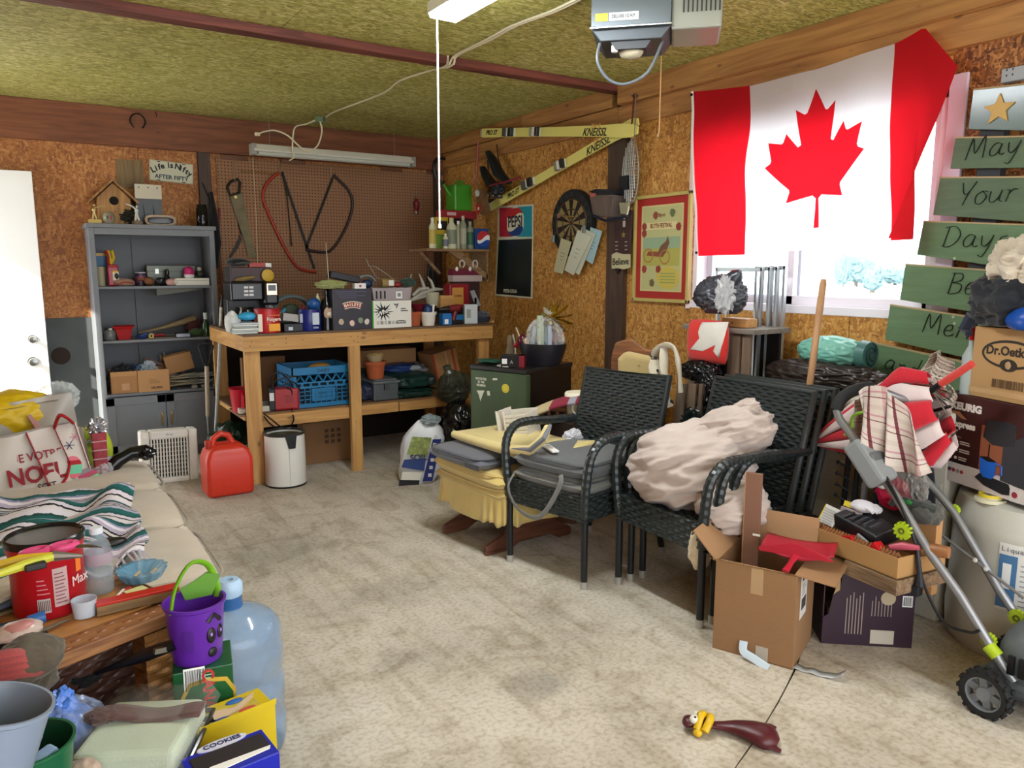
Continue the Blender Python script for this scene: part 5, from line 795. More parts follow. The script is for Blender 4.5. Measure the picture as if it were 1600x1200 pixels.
for x0,x1,y0,nm,lb,mt,cap,lab,dy in((673,683,340,'oil_bottle','tall slim white and yellow bottle at the left end of the corner shelf',CRM,mat('#d8d8cc',.4),mat('#b5a24a',.5),.02),(694,702,365,'small_vial','shortest white bottle at the front of the corner shelf',CRM,WH,mat('#6a7080',.5),.0),(702,716,340,'oil_jug','cream motor oil jug in the middle of the corner shelf',CRM,mat('#c9c08a',.4),mat('#7d8470',.5),.03),(714,723,345,'oil_jug','pale jug half hidden behind the cream oil jug',mat('#a8a88a',.4),WH,None,.08),(721,731,337,'spray_can','tall dull green grey bottle on the corner shelf',mat('#8d8d74',.4),mat('#b8b49a',.4),mat('#a8a58c',.5),.04),(732,742,346,'green_label_bottle','bottle with a dark green lower label on the corner shelf',mat('#7c8470',.4),mat('#a8a68c',.4),mat('#2f5a40',.5),.03)):
 t,w,h=cpt(x0,x1,y0,nm,lb,'bottle',dy,group='bottles on the corner shelf');bottle(t,w,h,mt,cap,label=lab)
t,w,h=cpt(742,764,357,'cola_carton','blue cola carton with a red white and blue globe on the corner shelf','box',.02);B().bb((-w*.5,0,0),(w*.48,.14,h*1.0)).build('carton',mat('#123a78',.35),t,bevel=.002);gr=h*.38
def disc_part(t,cx,cz_,r,f,mt,y,nm):
 N_=24;top=[];bot=[]
 for i in range(N_+1):x=-r+2*r*i/N_;e=math.sqrt(max(0,r*r-x*x));lo,hi=f(x/r);top.append((cx+x,cz_+min(e,hi*r)));bot.append((cx+x,cz_+max(-e,lo*r)))
 ok=[i for i in range(N_+1)if top[i][1]-bot[i][1]>1e-5];
 if len(ok)>1:B().prism([top[i]for i in ok]+[bot[i]for i in reversed(ok)],y-.0006,y).build(nm,mt,t)
disc_part(t,w*.1,h*.5,gr,lambda x:(-1,1),WH,-.001,'globe_white');disc_part(t,w*.1,h*.5,gr,lambda x:(.15+.35*math.sin(x*2.5),1),mat('#b3262c',.4),-.0018,'globe_red');disc_part(t,w*.1,h*.5,gr,lambda x:(-1,-.35+.25*math.sin(x*2.5)),mat('#1c4a9c',.4),-.0018,'globe_blue')
t,w,h=cpt(681,700,339,'spark_plug_box','yellow and black carton standing on a green box at the shelf back','box',.14);B().bb((-w*.5,0,h*.45),(w*.5,.08,h)).build('yellow_carton',mat('#b79c26',.5),t,bevel=.001);patch(t,-w*.4,h*.6,w*.4,h*.88,mat('#1c1b18',.5));B().bb((-w*.5,0,0),(w*.5,.1,h*.44)).build('green_carton',mat('#7a9a3c',.5),t,bevel=.001)
t,w,h=cpt(690,745,328,'long_red_box','long red and dark carton lying across the bottles on the corner shelf','box',.16,z=.0);B().bb((-w*.5,0,h*.8),(w*.5,.1,h)).build('carton',mat('#8d1a22',.45),t,bevel=.001);B().bb((-w*.45,.03,0),(w*.45,.09,h*.8)).build('support',mat('#2a1d14',.8),t);patch(t,-w*.35,h*.87,-w*.1,h*.95,mat('#c9a0a0',.5))
zl=zsh+h
t2=thing('bulb_display','row of white bulb hooks on a red and white card pack under the corner shelf','display',tuple(on(1,SY+.02,731,440)));w3=m(t2 .location,26)
B().bb((-w3,0,0),(w3,.09,.05)).build('white_strip',mat('#b9a9a4',.5),t2,bevel=.001);B().bb((-w3,.005,.051),(w3,.085,.1)).build('red_card',mat('#6d1c34',.5),t2)
for i in range(2):B().tube([(-w3*.4+i*w3*.9+.022*math.sin(a),-.002,.14+.028*math.cos(a))for a in[.5*k-2.6 for k in range(12)]],.006,6).build('ring_hook',mat('#c9c5bd',.4),t2,smooth=True);B().blob((-w3*.75+i*w3*.9,-.002,.1),(.014,.006,.018),0,1,1,2).build('round_label',WH,t2)
B().bb((-w3*.9,.02,zT-t2 .location.z),(w3*.9,.08,-.001)).build('box_below',mat('#3a1c1c',.7),t2)
t,w,h=cpt(708,740,287,'watering_can','bright green square watering can above the corner shelf','watering can',.17,z=h+.002);GC=mat('#3f8a1f',.4)
B().bb((-w*.42,0,0),(w*.42,.16,h)).build('tank',GC,t,bevel=.012);B().tube([(-w*.4,.08,h*.6),(-w*.6,.08,h*.8),(-w*.75,.08,h*1.02)],[.016,.012,.01],10).build('spout',GC,t,smooth=True);B().tube([(-w*.75,.08,h*1.02),(-w*.79,.08,h*1.07)],[.016,.026],10).build('spout_rose',mat('#1c2a1a',.5),t,smooth=True);B().tube([(-w*.15,.08,h*.97),(-w*.1,.08,h*1.13),(w*.2,.08,h*1.13),(w*.3,.08,h*.97)],.01,8).build('handle',GC,t,smooth=True)
t=wthing('painted_mask','small painted wooden plaque with a tiny red and white flag by the skis','plaque',750,320,WX-.2);P=[pl(t,*q)for q in((744,296),(753,294),(758,305),(762,325),(758,337),(752,335),(747,322))];B().prism(P,-.01,.02).build('plaque',mat('#6a4a2c',.6,var=.3,vs=20),t,bevel=.003);c=pl(t,749,302);B().blob((c[0],-.02,c[1]),(.025,.02,.03),.1,2,4,3).build('pale_face',mat('#a5a595',.5),t,smooth=True)
P=[pl(t,*q)for q in((745,320),(752,318),(754,327),(749,337))];B().prism(P,-.013,-.0105).build('red_flag',mat('#a5201c',.5),t);c=pl(t,750,326);B().prism([(c[0]-.01,c[1]-.012),(c[0]+.01,c[1]-.01),(c[0]+.008,c[1]+.012),(c[0]-.01,c[1]+.01)],-.015,-.0132).build('white_patch',WH,t)
B().bb((P[0][0]-.01,.02,P[0][1]+.02),(P[0][0]+.02,.185,P[0][1]+.05)).build('bracket',mat('#1d1a18',.6),t)
# skis
SK=mat('#e0d97c',.3,coat=.3)
def ski(label,e0,e1,ec,wpx,X,marks,up=1):
 t=wthing('alpine_ski',label,'ski',e0[0],e0[1],X,'skis crossed on the right wall');a=Vector(pl(t,*e0));b_=Vector(pl(t,*e1));d=(b_-a);L2=d.length;d.normalize();n=Vector((-d.y,d.x));w0=.036
 prof=[(0,.8),(.02,.95),(.2,.92),(.5,.88),(.8,.98),(.93,1.2),(.975,1.1),(1,.55)]
 top=[a+d*(L2*u)+n*(w0*k)for u,k in prof];bot=[a+d*(L2*u)-n*(w0*k)for u,k in prof]
 B().prism([tuple(q)for q in top+bot[::-1]],-.012,0).build('ski_body',SK,t,bevel=.001);B().prism([tuple(a+d*(L2*.01)+n*(w0*.8)),tuple(a+d*(L2*.01)-n*(w0*.8)),tuple(a-n*(w0*.7)-d*.002),tuple(a+n*(w0*.7)-d*.002)],-.014,.0).build('tail_cap',mat('#a9a58c',.4),t)
 ang=-math.atan2(d.y,d.x)
 def P2(u,o=0):q=a+d*(L2*u)+n*o;return q.x,q.y
 x,z=P2(marks[0]);txt('PRO ST',.05,mat('#1c1712',.5),t,x,z,y=-.0135,rot=ang,shear=.3,bold=.0016)
 x,z=P2(marks[1],-.008);txt('KNEISSL',.07,mat('#17140f',.5),t,x,z,y=-.0135,rot=ang,shear=.35,bold=.001);x,z=P2(marks[1],.026);txt('TA S',.05,mat('#d59a52',.5),t,x,z,y=-.0132,rot=ang,shear=.35,bold=.001)
 for k,(u,big)in enumerate(((marks[2],1),(marks[3],0))):
  c=a+d*(L2*u);ax=Matrix.Rotation(ang,3,'Y')
  def bx_(cu,cz2,su,sz,y0,y1,mt,nm,par):o=B().box((0,0,0),(su,y1-y0,sz)).build(nm,mt,par,bevel=.004);v=Vector((c.x,0,c.y))+ax@Vector((cu,0,cz2));o.location=(v.x,(y0+y1)/2,v.z);o.rotation_euler=(0,ang,0);return o
  bo=bx_(0,0,.15 if big else .1,.06,-.03,-.012,mat('#c9c6b4',.4),'binding',t)
  for cu,su,y1,col,nm in(((-.035,.05,-.06,'#4d4f48','heel_piece'),(.04,.045,-.075,'#1c1c1e','brake_arm'),(.01,.018,-.07,'#d9d6c8','lever'))if big else((-.03,.03,-.05,'#8d8c80','toe_wing'),(.035,.03,-.055,'#23231f','brake_pad'),(0,.025,-.045,'#dedbcd','toe_cap'))):
   o=B().box((0,0,0),(su,.03,.062)).build(nm,mat(col,.4),bo,bevel=.005);o.location=(cu,-.02,0)
 return t
ski('yellow ski hung level on the right wall, the upper of the two',(753,208),(998,204),None,14,WX-.11,(.09,.78,.24,.43))
ski('yellow ski hung slanting down to the left below the level one',(767,324),(999,190),None,14,WX-.075,(.2,.78,.33,.56))
t=thing('ski_nail','long nail and cord holding the ski tips on the beam end','hook',tuple(on(0,WX-.1,993,150)),-PI/2);c=[pl(t,*q)for q in((991,146),(991,195),(996,146),(996,250),(990,250))]
B().tube([(c[0][0],0,c[0][1]),(c[1][0],-.02,c[1][1])],.006,6).build('strap',mat('#6a2a24',.5),t);B().tube([(c[2][0],-.01,c[2][1]),(c[3][0],-.03,c[3][1])],.004,6).build('wire',mat('#9a948a',.4,metal=1),t);B().cyl((0,.06,0),(0,-.03,0),.006,n=8).build('nail',SAT,t)
t=wthing('ice_skates','pair of old black lace boots hanging beneath the upper ski','boots',775,270,WX-.12);BT=mat('#161d22',.45,var=.2)
for k,pts in enumerate((((763,238),(770,250),(780,272),(795,285)),((754,262),(760,275),(770,290),(785,298)))):
 B().tube([V(t,*q,.02*k)for q in pts],[.03,.045,.055,.03],12,flat=.6).build('boot',BT,t,smooth=True)
B().tube([V(t,776,226,0),V(t,778,245,-.03),V(t,782,260,-.03)],.004,5).build('lace',BK,t);B().tube([V(t,765,290,-.05),V(t,790,284,-.06),V(t,813,277,-.05)],.007,6).build('red_strap',mat('#8d1e3a',.5),t);B().blob(V(t,778,296,-.03),(.07,.04,.05),.3,3,4,4).build('toe_pile',BT,t,smooth=True)
B().tube([V(t,762,300,-.04),V(t,772,308,-.05),V(t,784,308,-.05)],.012,6).build('buckle_strip',mat('#5d5a54',.3,metal=.6),t)
for px in(762,770,780):q=V(t,px,306,-.06);B().blob(q,(.012,.006,.006),.1,2,2,2).build('buckle',mat('#a9a9a2',.3,metal=.7),t)
B().tube([V(t,762,250),V(t,765,310)],.006,6).build('dark_pole',BK,t)
t=wthing('red_pole','thin red rod hanging upright beside the boots','rod',746,240,WX-.15);B().tube([V(t,747,222),V(t,743,290)],.009,8).build('rod',mat('#8d1c22',.4),t,smooth=True)
t=thing('black_hose_hook','black curled hose hanging at the corner above the pegboard','hose',(on(1,WY-.1,685,260).x,WY-.1,0));B().tube(smooth_pts([V(t,*q)for q in((700,258),(698,250),(690,247),(682,250),(678,262),(682,280))],3),.014,8).build('hose',mat('#14161a',.4),t,smooth=True)
# chalkboard sign with the cola logo
t=wthing('cola_chalkboard','tall tin chalkboard sign headed with a cola logo on the strand board','sign',804,390);quad(t,((779,322),(834,319),(832,467),(774,462)),-.004,0,mat('#c9cbb0',.4),'tin_plate',.002)
quad(t,((781,325),(800,324),(800,370),(781,370)),-.0052,-.004,mat('#b02a3a',.4),'red_field');quad(t,((800,324),(832,322),(832,370),(800,370)),-.0052,-.004,mat('#1f93a4',.4),'teal_field');quad(t,((780,375),(832,373),(830,464),(776,459)),-.0052,-.004,mat('#14201f',.35,var=.2,vs=6),'chalk_field')
c=Vector(pl(t,806,347));rr_=abs(pl(t,806,323)[1]-pl(t,806,370)[1])/2;sx_=abs(pl(t,792,347)[0]-pl(t,820,347)[0])/2
def ell(f,mt,y,nm):
 N_=28;top=[];bot=[]
 for i in range(N_+1):x=-1+2*i/N_;e=math.sqrt(max(0,1-x*x));lo,hi=f(x);top.append((c.x+x*sx_,c.y+min(e,hi)*rr_));bot.append((c.x+x*sx_,c.y+max(-e,lo)*rr_))
 ok=[i for i in range(N_+1)if top[i][1]-bot[i][1]>1e-5];B().prism([top[i]for i in ok]+[bot[i]for i in reversed(ok)],y-.0006,y).build(nm,mt,t)
ell(lambda x:(-1,1),mat('#d6d3b4',.4),-.0056,'logo_disc');ell(lambda x:(.42+.16*math.sin(x*3),.93),mat('#b02a2a',.4),-.0064,'logo_red_wave');ell(lambda x:(-.93,-.45+.16*math.sin(x*3)),mat('#1c3c7c',.4),-.0064,'logo_blue_wave')
txt('PEPSI',.12,mat('#16233c',.4),t,c.x,c.y,y=-.0072,bold=.003,sx=sx_*6);x,z=pl(t,798,455);txt('PEPSI-COLA',.038,mat('#c9cbb0',.5),t,x,z,y=-.0062,bold=.0012,sx=1.0)
# dartboard with envelopes
t=wthing('dartboard','round dartboard with black number ring on the right wall','dartboard',903,348);r_=.215
c0,c1=pl(t,866,350)[0],pl(t,938,350)[0];r_=(c1-c0)/2;z0,z1=pl(t,903,304)[1],pl(t,903,393)[1];r_=(r_+(z0-z1)/2)/2;cc=((c0+c1)/2,(z0+z1)/2)
B().cyl((cc[0],-.045,cc[1]),(cc[0],0,cc[1]),r_,n=56).build('board',mat('#14181a',.6),t,bevel=.003)
dk,lt,rd,gn=mat('#1b1712',.8),mat('#8d7a4c',.8),mat('#5d2018',.8),mat('#243a24',.8)
sb_=B();Rr=(r_*.74,r_*.70,r_*.44,r_*.40,r_*.07)
for k in range(20):
 a0=2*PI*(k-.5)/20;a1=a0+2*PI/20
 for j in range(4):
  pts=[(cc[0]+Rr[q]*math.sin(a),cc[1]+Rr[q]*math.cos(a))for q,a in((j,a0),(j,(a0+a1)/2),(j,a1),(j+1,a1),(j+1,a0))]
  sb_.prism(pts,-.0475,-.0455,mi=(k%2)if j in(1,3)else 2+(k%2))
sb_.build('sector_rings',[dk,lt,rd,gn],t);B().lathe([(r_*.735,0),(r_*.745,.002),(r_*.755,0),(r_*.735,0)],c=(cc[0],-.0475,cc[1]),rot=(PI/2,0,0),n=56).build('outer_wire',mat('#6a6a62',.4,metal=1),t);B().cyl((cc[0],-.05,cc[1]),(cc[0],-.046,cc[1]),r_*.05,n=18).build('bullseye',rd,t)
for k,nmb in enumerate((20,1,18,4,13,6,10,15,2,17,3,19,7,16,8,11,14,9,12,5)):a=2*PI*k/20;txt(str(nmb),.035,mat('#3d4442',.6),t,cc[0]+r_*.86*math.sin(a),cc[1]+r_*.86*math.cos(a),y=-.0462,rot=a,name='number')
t0=t
def envl(label,px,mt,y,nm,clip=None,group=None):
 t=wthing(nm,label,'envelope',903,348,WX-.014-.05-y,group);P=[pl(t,*q)for q in px];B().prism(P,-.0015,.0005).build('paper',mt,t);c=(Vector(P[0])+Vector(P[1])+Vector(P[2])+Vector(P[3]))/4;d=(Vector(P[3])-Vector(P[0]));an=-math.atan2(-d.y,-d.x)
 for k in range(3):
  for s_ in(0,):x_,z_=(c+d*(.1*k-.1)).to_tuple();B().box((0,0,0),(.05-.01*k,.0006,.003),rot=None).build('address_line',mat('#5d6468',.6),t);o=[q for q in bpy.data.objects if q.parent==t][-1];
 for k,o in enumerate([q for q in bpy.data.objects if q.parent==t and q.name.startswith('address_line')]):v=c+d*(.1*k-.1);o.location=(v.x,-.002,v.y);o.rotation_euler=(0,-math.atan2((Vector(P[1])-Vector(P[0])).y,(Vector(P[1])-Vector(P[0])).x),0)
 if clip:
  x_,z_=pl(t,*clip);B().bb((x_-.012,-.012,z_-.03),(x_+.012,.004,z_+.02)).build('clip',mat('#8d948c',.3,metal=.5),t,bevel=.002)
 return t
envl('blue and cream printed card hanging lowest behind the envelopes',((923,355),(941,361),(926,413),(914,405)),mat('#9fc0c4',.6),.0,'greeting_card',None,'papers clipped to the dartboard')
envl('right hand white window envelope clipped to the dartboard',((909,355),(931,366),(905,430),(893,421)),mat('#c2c6b0',.6),.008,'envelope',None,'papers clipped to the dartboard')
envl('front white envelope clipped over the dartboard centre',((903,359),(925,370),(896,430),(882,422)),mat('#c9ccb6',.6),.016,'envelope',(913,357),'papers clipped to the dartboard')
envl('small cream tag card hanging at the dartboard lower left',((877,372),(893,378),(879,428),(865,424)),mat('#b9b692',.6),.02,'card_tag',(865,372),'papers clipped to the dartboard')
t=wthing('dart','dart stuck in the left side of the dartboard','dart',885,338,WX-.07);B().tube([V(t,873,337,-.06),V(t,884,338,-.03),V(t,900,339,.0)],[.003,.006,.003],7).build('barrel',mat('#a58a5a',.3,metal=.8),t);q=V(t,873,337,-.06);B().box(q,(.035,.002,.03)).box(q,(.035,.03,.002)).build('flight',mat('#8d6a5a',.5),t)
# plastic caddy on the post
t=wthing('wall_caddy','small clear plastic tray of oddments with dark lid hung on the post','tray',950,315,WX-.1);quad(t,((931,303),(970,305),(965,340),(938,339)),-.06,.05,mat('#6a5f58',.25,alpha=.75),'tray',.004);B().tube([V(t,928,337,-.08),V(t,946,345,-.08),V(t,980,338,-.08)],.01,8).build('rim',mat('#1b1f33',.35),t,smooth=True);quad(t,((931,300),(943,296),(975,297),(972,304),(945,306)),-.06,.05,mat('#14161f',.4),'lid');quad(t,((971,276),(984,274),(984,296),(970,298)),-.02,.03,mat('#101118',.5),'black_pouch');quad(t,((933,302),(943,303),(941,308),(935,309)),-.066,-.061,mat('#a35a4e',.5),'pink_tag');quad(t,((973,317),(985,317),(982,335),(975,334)),-.03,.0,mat('#8d8a6c',.6),'pale_tag')
B().tube([V(t,983,322,-.03),V(t,980,335,-.03),V(t,975,342,-.03)],.004,6).build('cord',WH,t)
# wire fish basket
t=wthing('wire_grill_basket','long oval wire grill basket hanging on the post by the framed poster','basket',987,270,WX-.08);WM=mat('#b5b7b2',.4,metal=.6)
cx_,cz_=pl(t,987,270);hz=(pl(t,987,222)[1]-pl(t,987,318)[1])/2;hx=.062
def oval(a,s=1):return(cx_+hx*s*math.sin(a),0,cz_+hz*s*math.cos(a))
B().tube([oval(2*PI*i/40)for i in range(40)],.004,6,closed=True).build('rim',WM,t,smooth=True)
for k in range(-3,4):x=hx*k/3.6;e=hz*math.sqrt(1-(x/hx)**2);B().tube([(cx_+x,-.02,cz_-e),(cx_+x*1.0,-.03,cz_),(cx_+x,-.02,cz_+e)],.004,5).build('wire',WM,t)
for k in range(-9,10):z=hz*k/10;e=hx*math.sqrt(1-(z/hz)**2);B().tube([(cx_-e,0,cz_+z),(cx_,-.02,cz_+z),(cx_+e,0,cz_+z)],.0034,5).build('cross_wire',WM,t)
B().tube([(cx_-.012,0,cz_+hz),V(t,992,200),V(t,994,190),(cx_+.02,0,cz_+hz)],.004,6).build('handle',WM,t,smooth=True)
# believe sign on the post
t=wthing('believe_sign','dark wooden snowman plaque with a pale banner reading Believe on the post','sign',973,370,WX-.058);quad(t,((963,332),(990,328),(986,400),(961,400)),-.014,0,mat('#3b2422',.6,var=.15),'plaque',.002)
P=[pl(t,*q)for q in((959,398),(966,394),(976,397),(988,397),(988,418),(978,421),(968,419),(959,420))];B().prism(P,-.018,-.014).build('banner',mat('#b9b38c',.6),t);x,z=pl(t,973,409);txt('Believe',.062,mat('#26221c',.6),t,x,z,y=-.0195,bold=.0008,sx=.9,rot=-.03)
for k in range(3):
 for px in(966,981):x,z=pl(t,px,378+k*6);B().bb((x-.012,-.016,z-.003),(x+.012,-.0145,z+.003)).build('stripe',mat('#a5a58c',.6),t)
x,z=pl(t,977,367);B().prism([(x+.022*(1 if i%2==0 else .45)*math.sin(PI*i/5),z+.022*(1 if i%2==0 else .45)*math.cos(PI*i/5))for i in range(10)],-.016,-.0145).build('star',mat('#8a7430',.6),t)
x,z=pl(t,978,350);B().bb((x-.012,-.016,z-.02),(x+.012,-.0145,z+.02)).build('label_patch',mat('#b5b3a0',.6),t);P=[pl(t,*q)for q in((963,420),(971,420),(967,428))];B().prism(P,-.014,-.004).build('point',mat('#1c1514',.6),t)
# framed festival poster
t=wthing('framed_poster','framed festival poster with a red mat hanging between post and window','picture',1035,385,WX-.02);OUT=[pl(t,*q)for q in((997,308),(1086,296),(1076,474),(988,470))];x0_,x1_=(OUT[0][0]+OUT[3][0])/2,(OUT[1][0]+OUT[2][0])/2;z1_,z0_=(OUT[0][1]+OUT[1][1])/2,(OUT[2][1]+OUT[3][1])/2;GD=mat('#b9a860',.35)
fw=.022
for q in(((x0_,-.022,z0_),(x1_,0,z0_+fw)),((x0_,-.022,z1_-fw),(x1_,0,z1_)),((x0_,-.022,z0_),(x0_+fw,0,z1_)),((x1_-fw,-.022,z0_),(x1_,0,z1_))):B().bb(*q).build('frame',GD,t,bevel=.004)
B().bb((x0_+fw,-.008,z0_+fw),(x1_-fw,-.004,z1_-fw)).build('mat_board',mat('#a2261f',.6),t);mx_=.065;px0,px1,pz0,pz1=x0_+mx_,x1_-mx_,z0_+mx_,z1_-mx_
B().bb((px0,-.0095,pz0),(px1,-.008,pz1)).build('print',mat('#c9bd82',.6),t);W2,H2=px1-px0,pz1-pz0
def pq(u0,v0,u1,v1,col,nm,k=0):B().bb((px0+W2*u0,-.0105-.0006*k,pz0+H2*v0),(px0+W2*u1,-.0095-.0006*k,pz0+H2*v1)).build(nm,mat(col,.6),t)
pq(.04,.02,.96,.98,'#b5b57e','picture_ground');pq(.06,.5,.94,.63,'#8fa886','sky_band',1);pq(.06,.3,.94,.5,'#a9a652','field_band',1);pq(.12,.72,.86,.8,'#d3c793','title_band',1)
x,z=px0+W2*.49,pz0+H2*.76;txt('BLYTH FESTIVAL',.036,mat('#7a4a2c',.6),t,x,z,y=-.0118,bold=.001,sx=.72)
pl_=[(px0+W2*(.5+.44*math.cos(a))*1.0,pz0+H2*(.14+.13*math.sin(a)))for a in[2*PI*i/24 for i in range(24)]];B().prism([(px0+W2*(.68+.27*math.cos(a)),pz0+H2*(.16+.13*math.sin(a)))for a in[2*PI*i/24 for i in range(24)]],-.012,-.0105).build('yellow_oval',mat('#c2b250',.6),t)
for k in range(4):pq(.5,.1+.035*k,.86,.112+.035*k,'#8a9a5c','oval_print',5)
B().prism([(px0+W2*u,pz0+H2*v)for u,v in((.15,.42),(.55,.4),(.6,.44),(.66,.55),(.58,.5),(.5,.46),(.2,.47))],-.0125,-.0112).build('cart_drawing',mat('#8a4a34',.6),t)
B().prism([(px0+W2*u,pz0+H2*v)for u,v in((.42,.44),(.62,.44),(.7,.56),(.66,.64),(.62,.58),(.5,.53))],-.0135,-.0127).build('horse_drawing',mat('#74503a',.6),t)
for(u,v,s_)in((.2,.42,.045),(.6,.4,.045)):B().lathe([(s_*.8,0),(s_*.9,.001),(s_*1.0,.0),(s_*.8,0)],c=(px0+W2*u,-.0132,pz0+H2*v),rot=(PI/2,0,0),n=20).build('wheel_drawing',mat('#a8773a',.6),t)
for(u,v,c_)in((.08,.76,'#8d3a30'),(.08,.68,'#8d3a30'),(.9,.74,'#8d3a30'),(.1,.26,'#9a3c34'),(.3,.1,'#6a5a34'),(.45,.26,'#8a3c30'),(.35,.88,'#8d4a30'),(.75,.9,'#5d6a44')):B().blob((px0+W2*u,-.012,pz0+H2*v),(.02,.0015,.022),.5,4,int(u*20),3).build('flower_drawing',mat(c_,.7),t)
txt('Blyth',.03,mat('#7a3a30',.6),t,px0+W2*.5,pz0+H2*.88,y=-.0125,shear=.2)
# pull cords, opener
t=thing('light_pull_cord','long white pull cord with a knob hanging from the lit light','cord');p=on(1,3.05,683,35);q=on(1,3.05,687,350);B().cyl(p+Vector((0,0,.08)),q,.0042,n=8).build('cord',mat('#d5d2c8',.5),t);B().lathe([(0,0),(.008,.003),(.007,.018),(0,.024)],c=q-Vector((0,0,.02)),n=12).build('knob',WH,t)
t=thing('door_release_cord','thin tan cord hanging from the ceiling before the flag','cord');p=on(1,2.9,1033,90);q=on(1,2.9,1030,205);B().cyl((q.x,2.9,CZ),q,.003,n=6).build('cord',mat('#c9a06a',.5),t);B().tube([q,q-Vector((.012,0,.03))],[.003,.006],6).build('tag_end',mat('#a88a5c',.5),t)
a=on(2,2.3,930,28);b0=on(2,2.3,945,66)
t=thing('garage_door_opener','grey garage door opener motor with brand plate hung from the ceiling','opener',tuple(on(1,2.42,985,60)),-.78)
def oq(px,py,off=0):return pl(t,px,py,off)
L0,R0=oq(930,50)[0],oq(1030,10)[0];zb=oq(985,50)[1]*0
ow=.2;oh=.17;od=.28
B().prism([(-ow*.78,.05),(ow*.78,.05),(ow*.78,oh+.05),(-ow*.78,oh+.05)],0,.02).build('front_plate',mat('#5c6368',.35,metal=.4),t,bevel=.003)
B().prism([(-ow*.78,.045),(-ow*.6,.0),(ow*.6,.0),(ow*.78,.045),(ow*.78,oh+.04),(-ow*.78,oh+.04)],.02,od).build('motor_housing',mat('#3c4246',.4,metal=.3),t,bevel=.004)
B().bb((-ow*.8,-.003,.045),(ow*.8,.004,.05)).build('chrome_edge',mat('#b5b8b8',.25,metal=1),t);B().bb((-ow*.7,-.002,.07),(-ow*.45,0,.1)).build('yellow_badge',mat('#c9b52a',.4),t,bevel=.001);B().bb((-ow*.43,-.002,.07),(ow*.15,0,.1)).build('badge_plate',mat('#c9cbc9',.4),t);txt('DELUXE 1/2 H.P.',.018,mat('#23262a',.5),t,-ow*.14,.085,y=-.003,bold=.0004,sx=.72)
B().prism([(-ow*.4,0),(-ow*.3,-.03),(ow*.3,-.03),(ow*.4,0)],.03,.16).build('lamp_tray',mat('#2a2d30',.5),t);B().blob((0,.08,-.03),(.05,.035,.03),.1,3,2,3).build('bulb_cover',mat('#a39c84',.2),t,smooth=True);B().cyl((-.065,.05,-.035),(-.065,.05,-.01),.013,n=14).build('white_button',WH,t)
B().bb((ow*.78,.02,.03),(ow*1.75,od,oh+.06)).build('lens_cover',mat('#8d8f86',.3,alpha=.95),t,bevel=.01)
for i in range(9):B().bb((ow*1.0+i*.017,.015,.09),(ow*1.0+i*.017+.006,.021,oh+.04)).build('vent_slot',mat('#2c2c2a',.5),t)
B().tube(smooth_pts([Vector(v)for v in((-ow*.62,.04,.0),(-ow*.66,.03,-.07),(-ow*.45,.03,-.14),(-.02,.03,-.165),(ow*.35,.04,-.12),(ow*.62,.06,0))],4),.006,8).build('cable',mat('#4d5358',.4),t,smooth=True)
for s_ in(-1,1):B().bb((s_*ow*.6-.012,od*.5,oh+.04),(s_*ow*.6+.012,od*.5+.004,CZ-t.location.z)).build('hanger_strap',SAT,t)
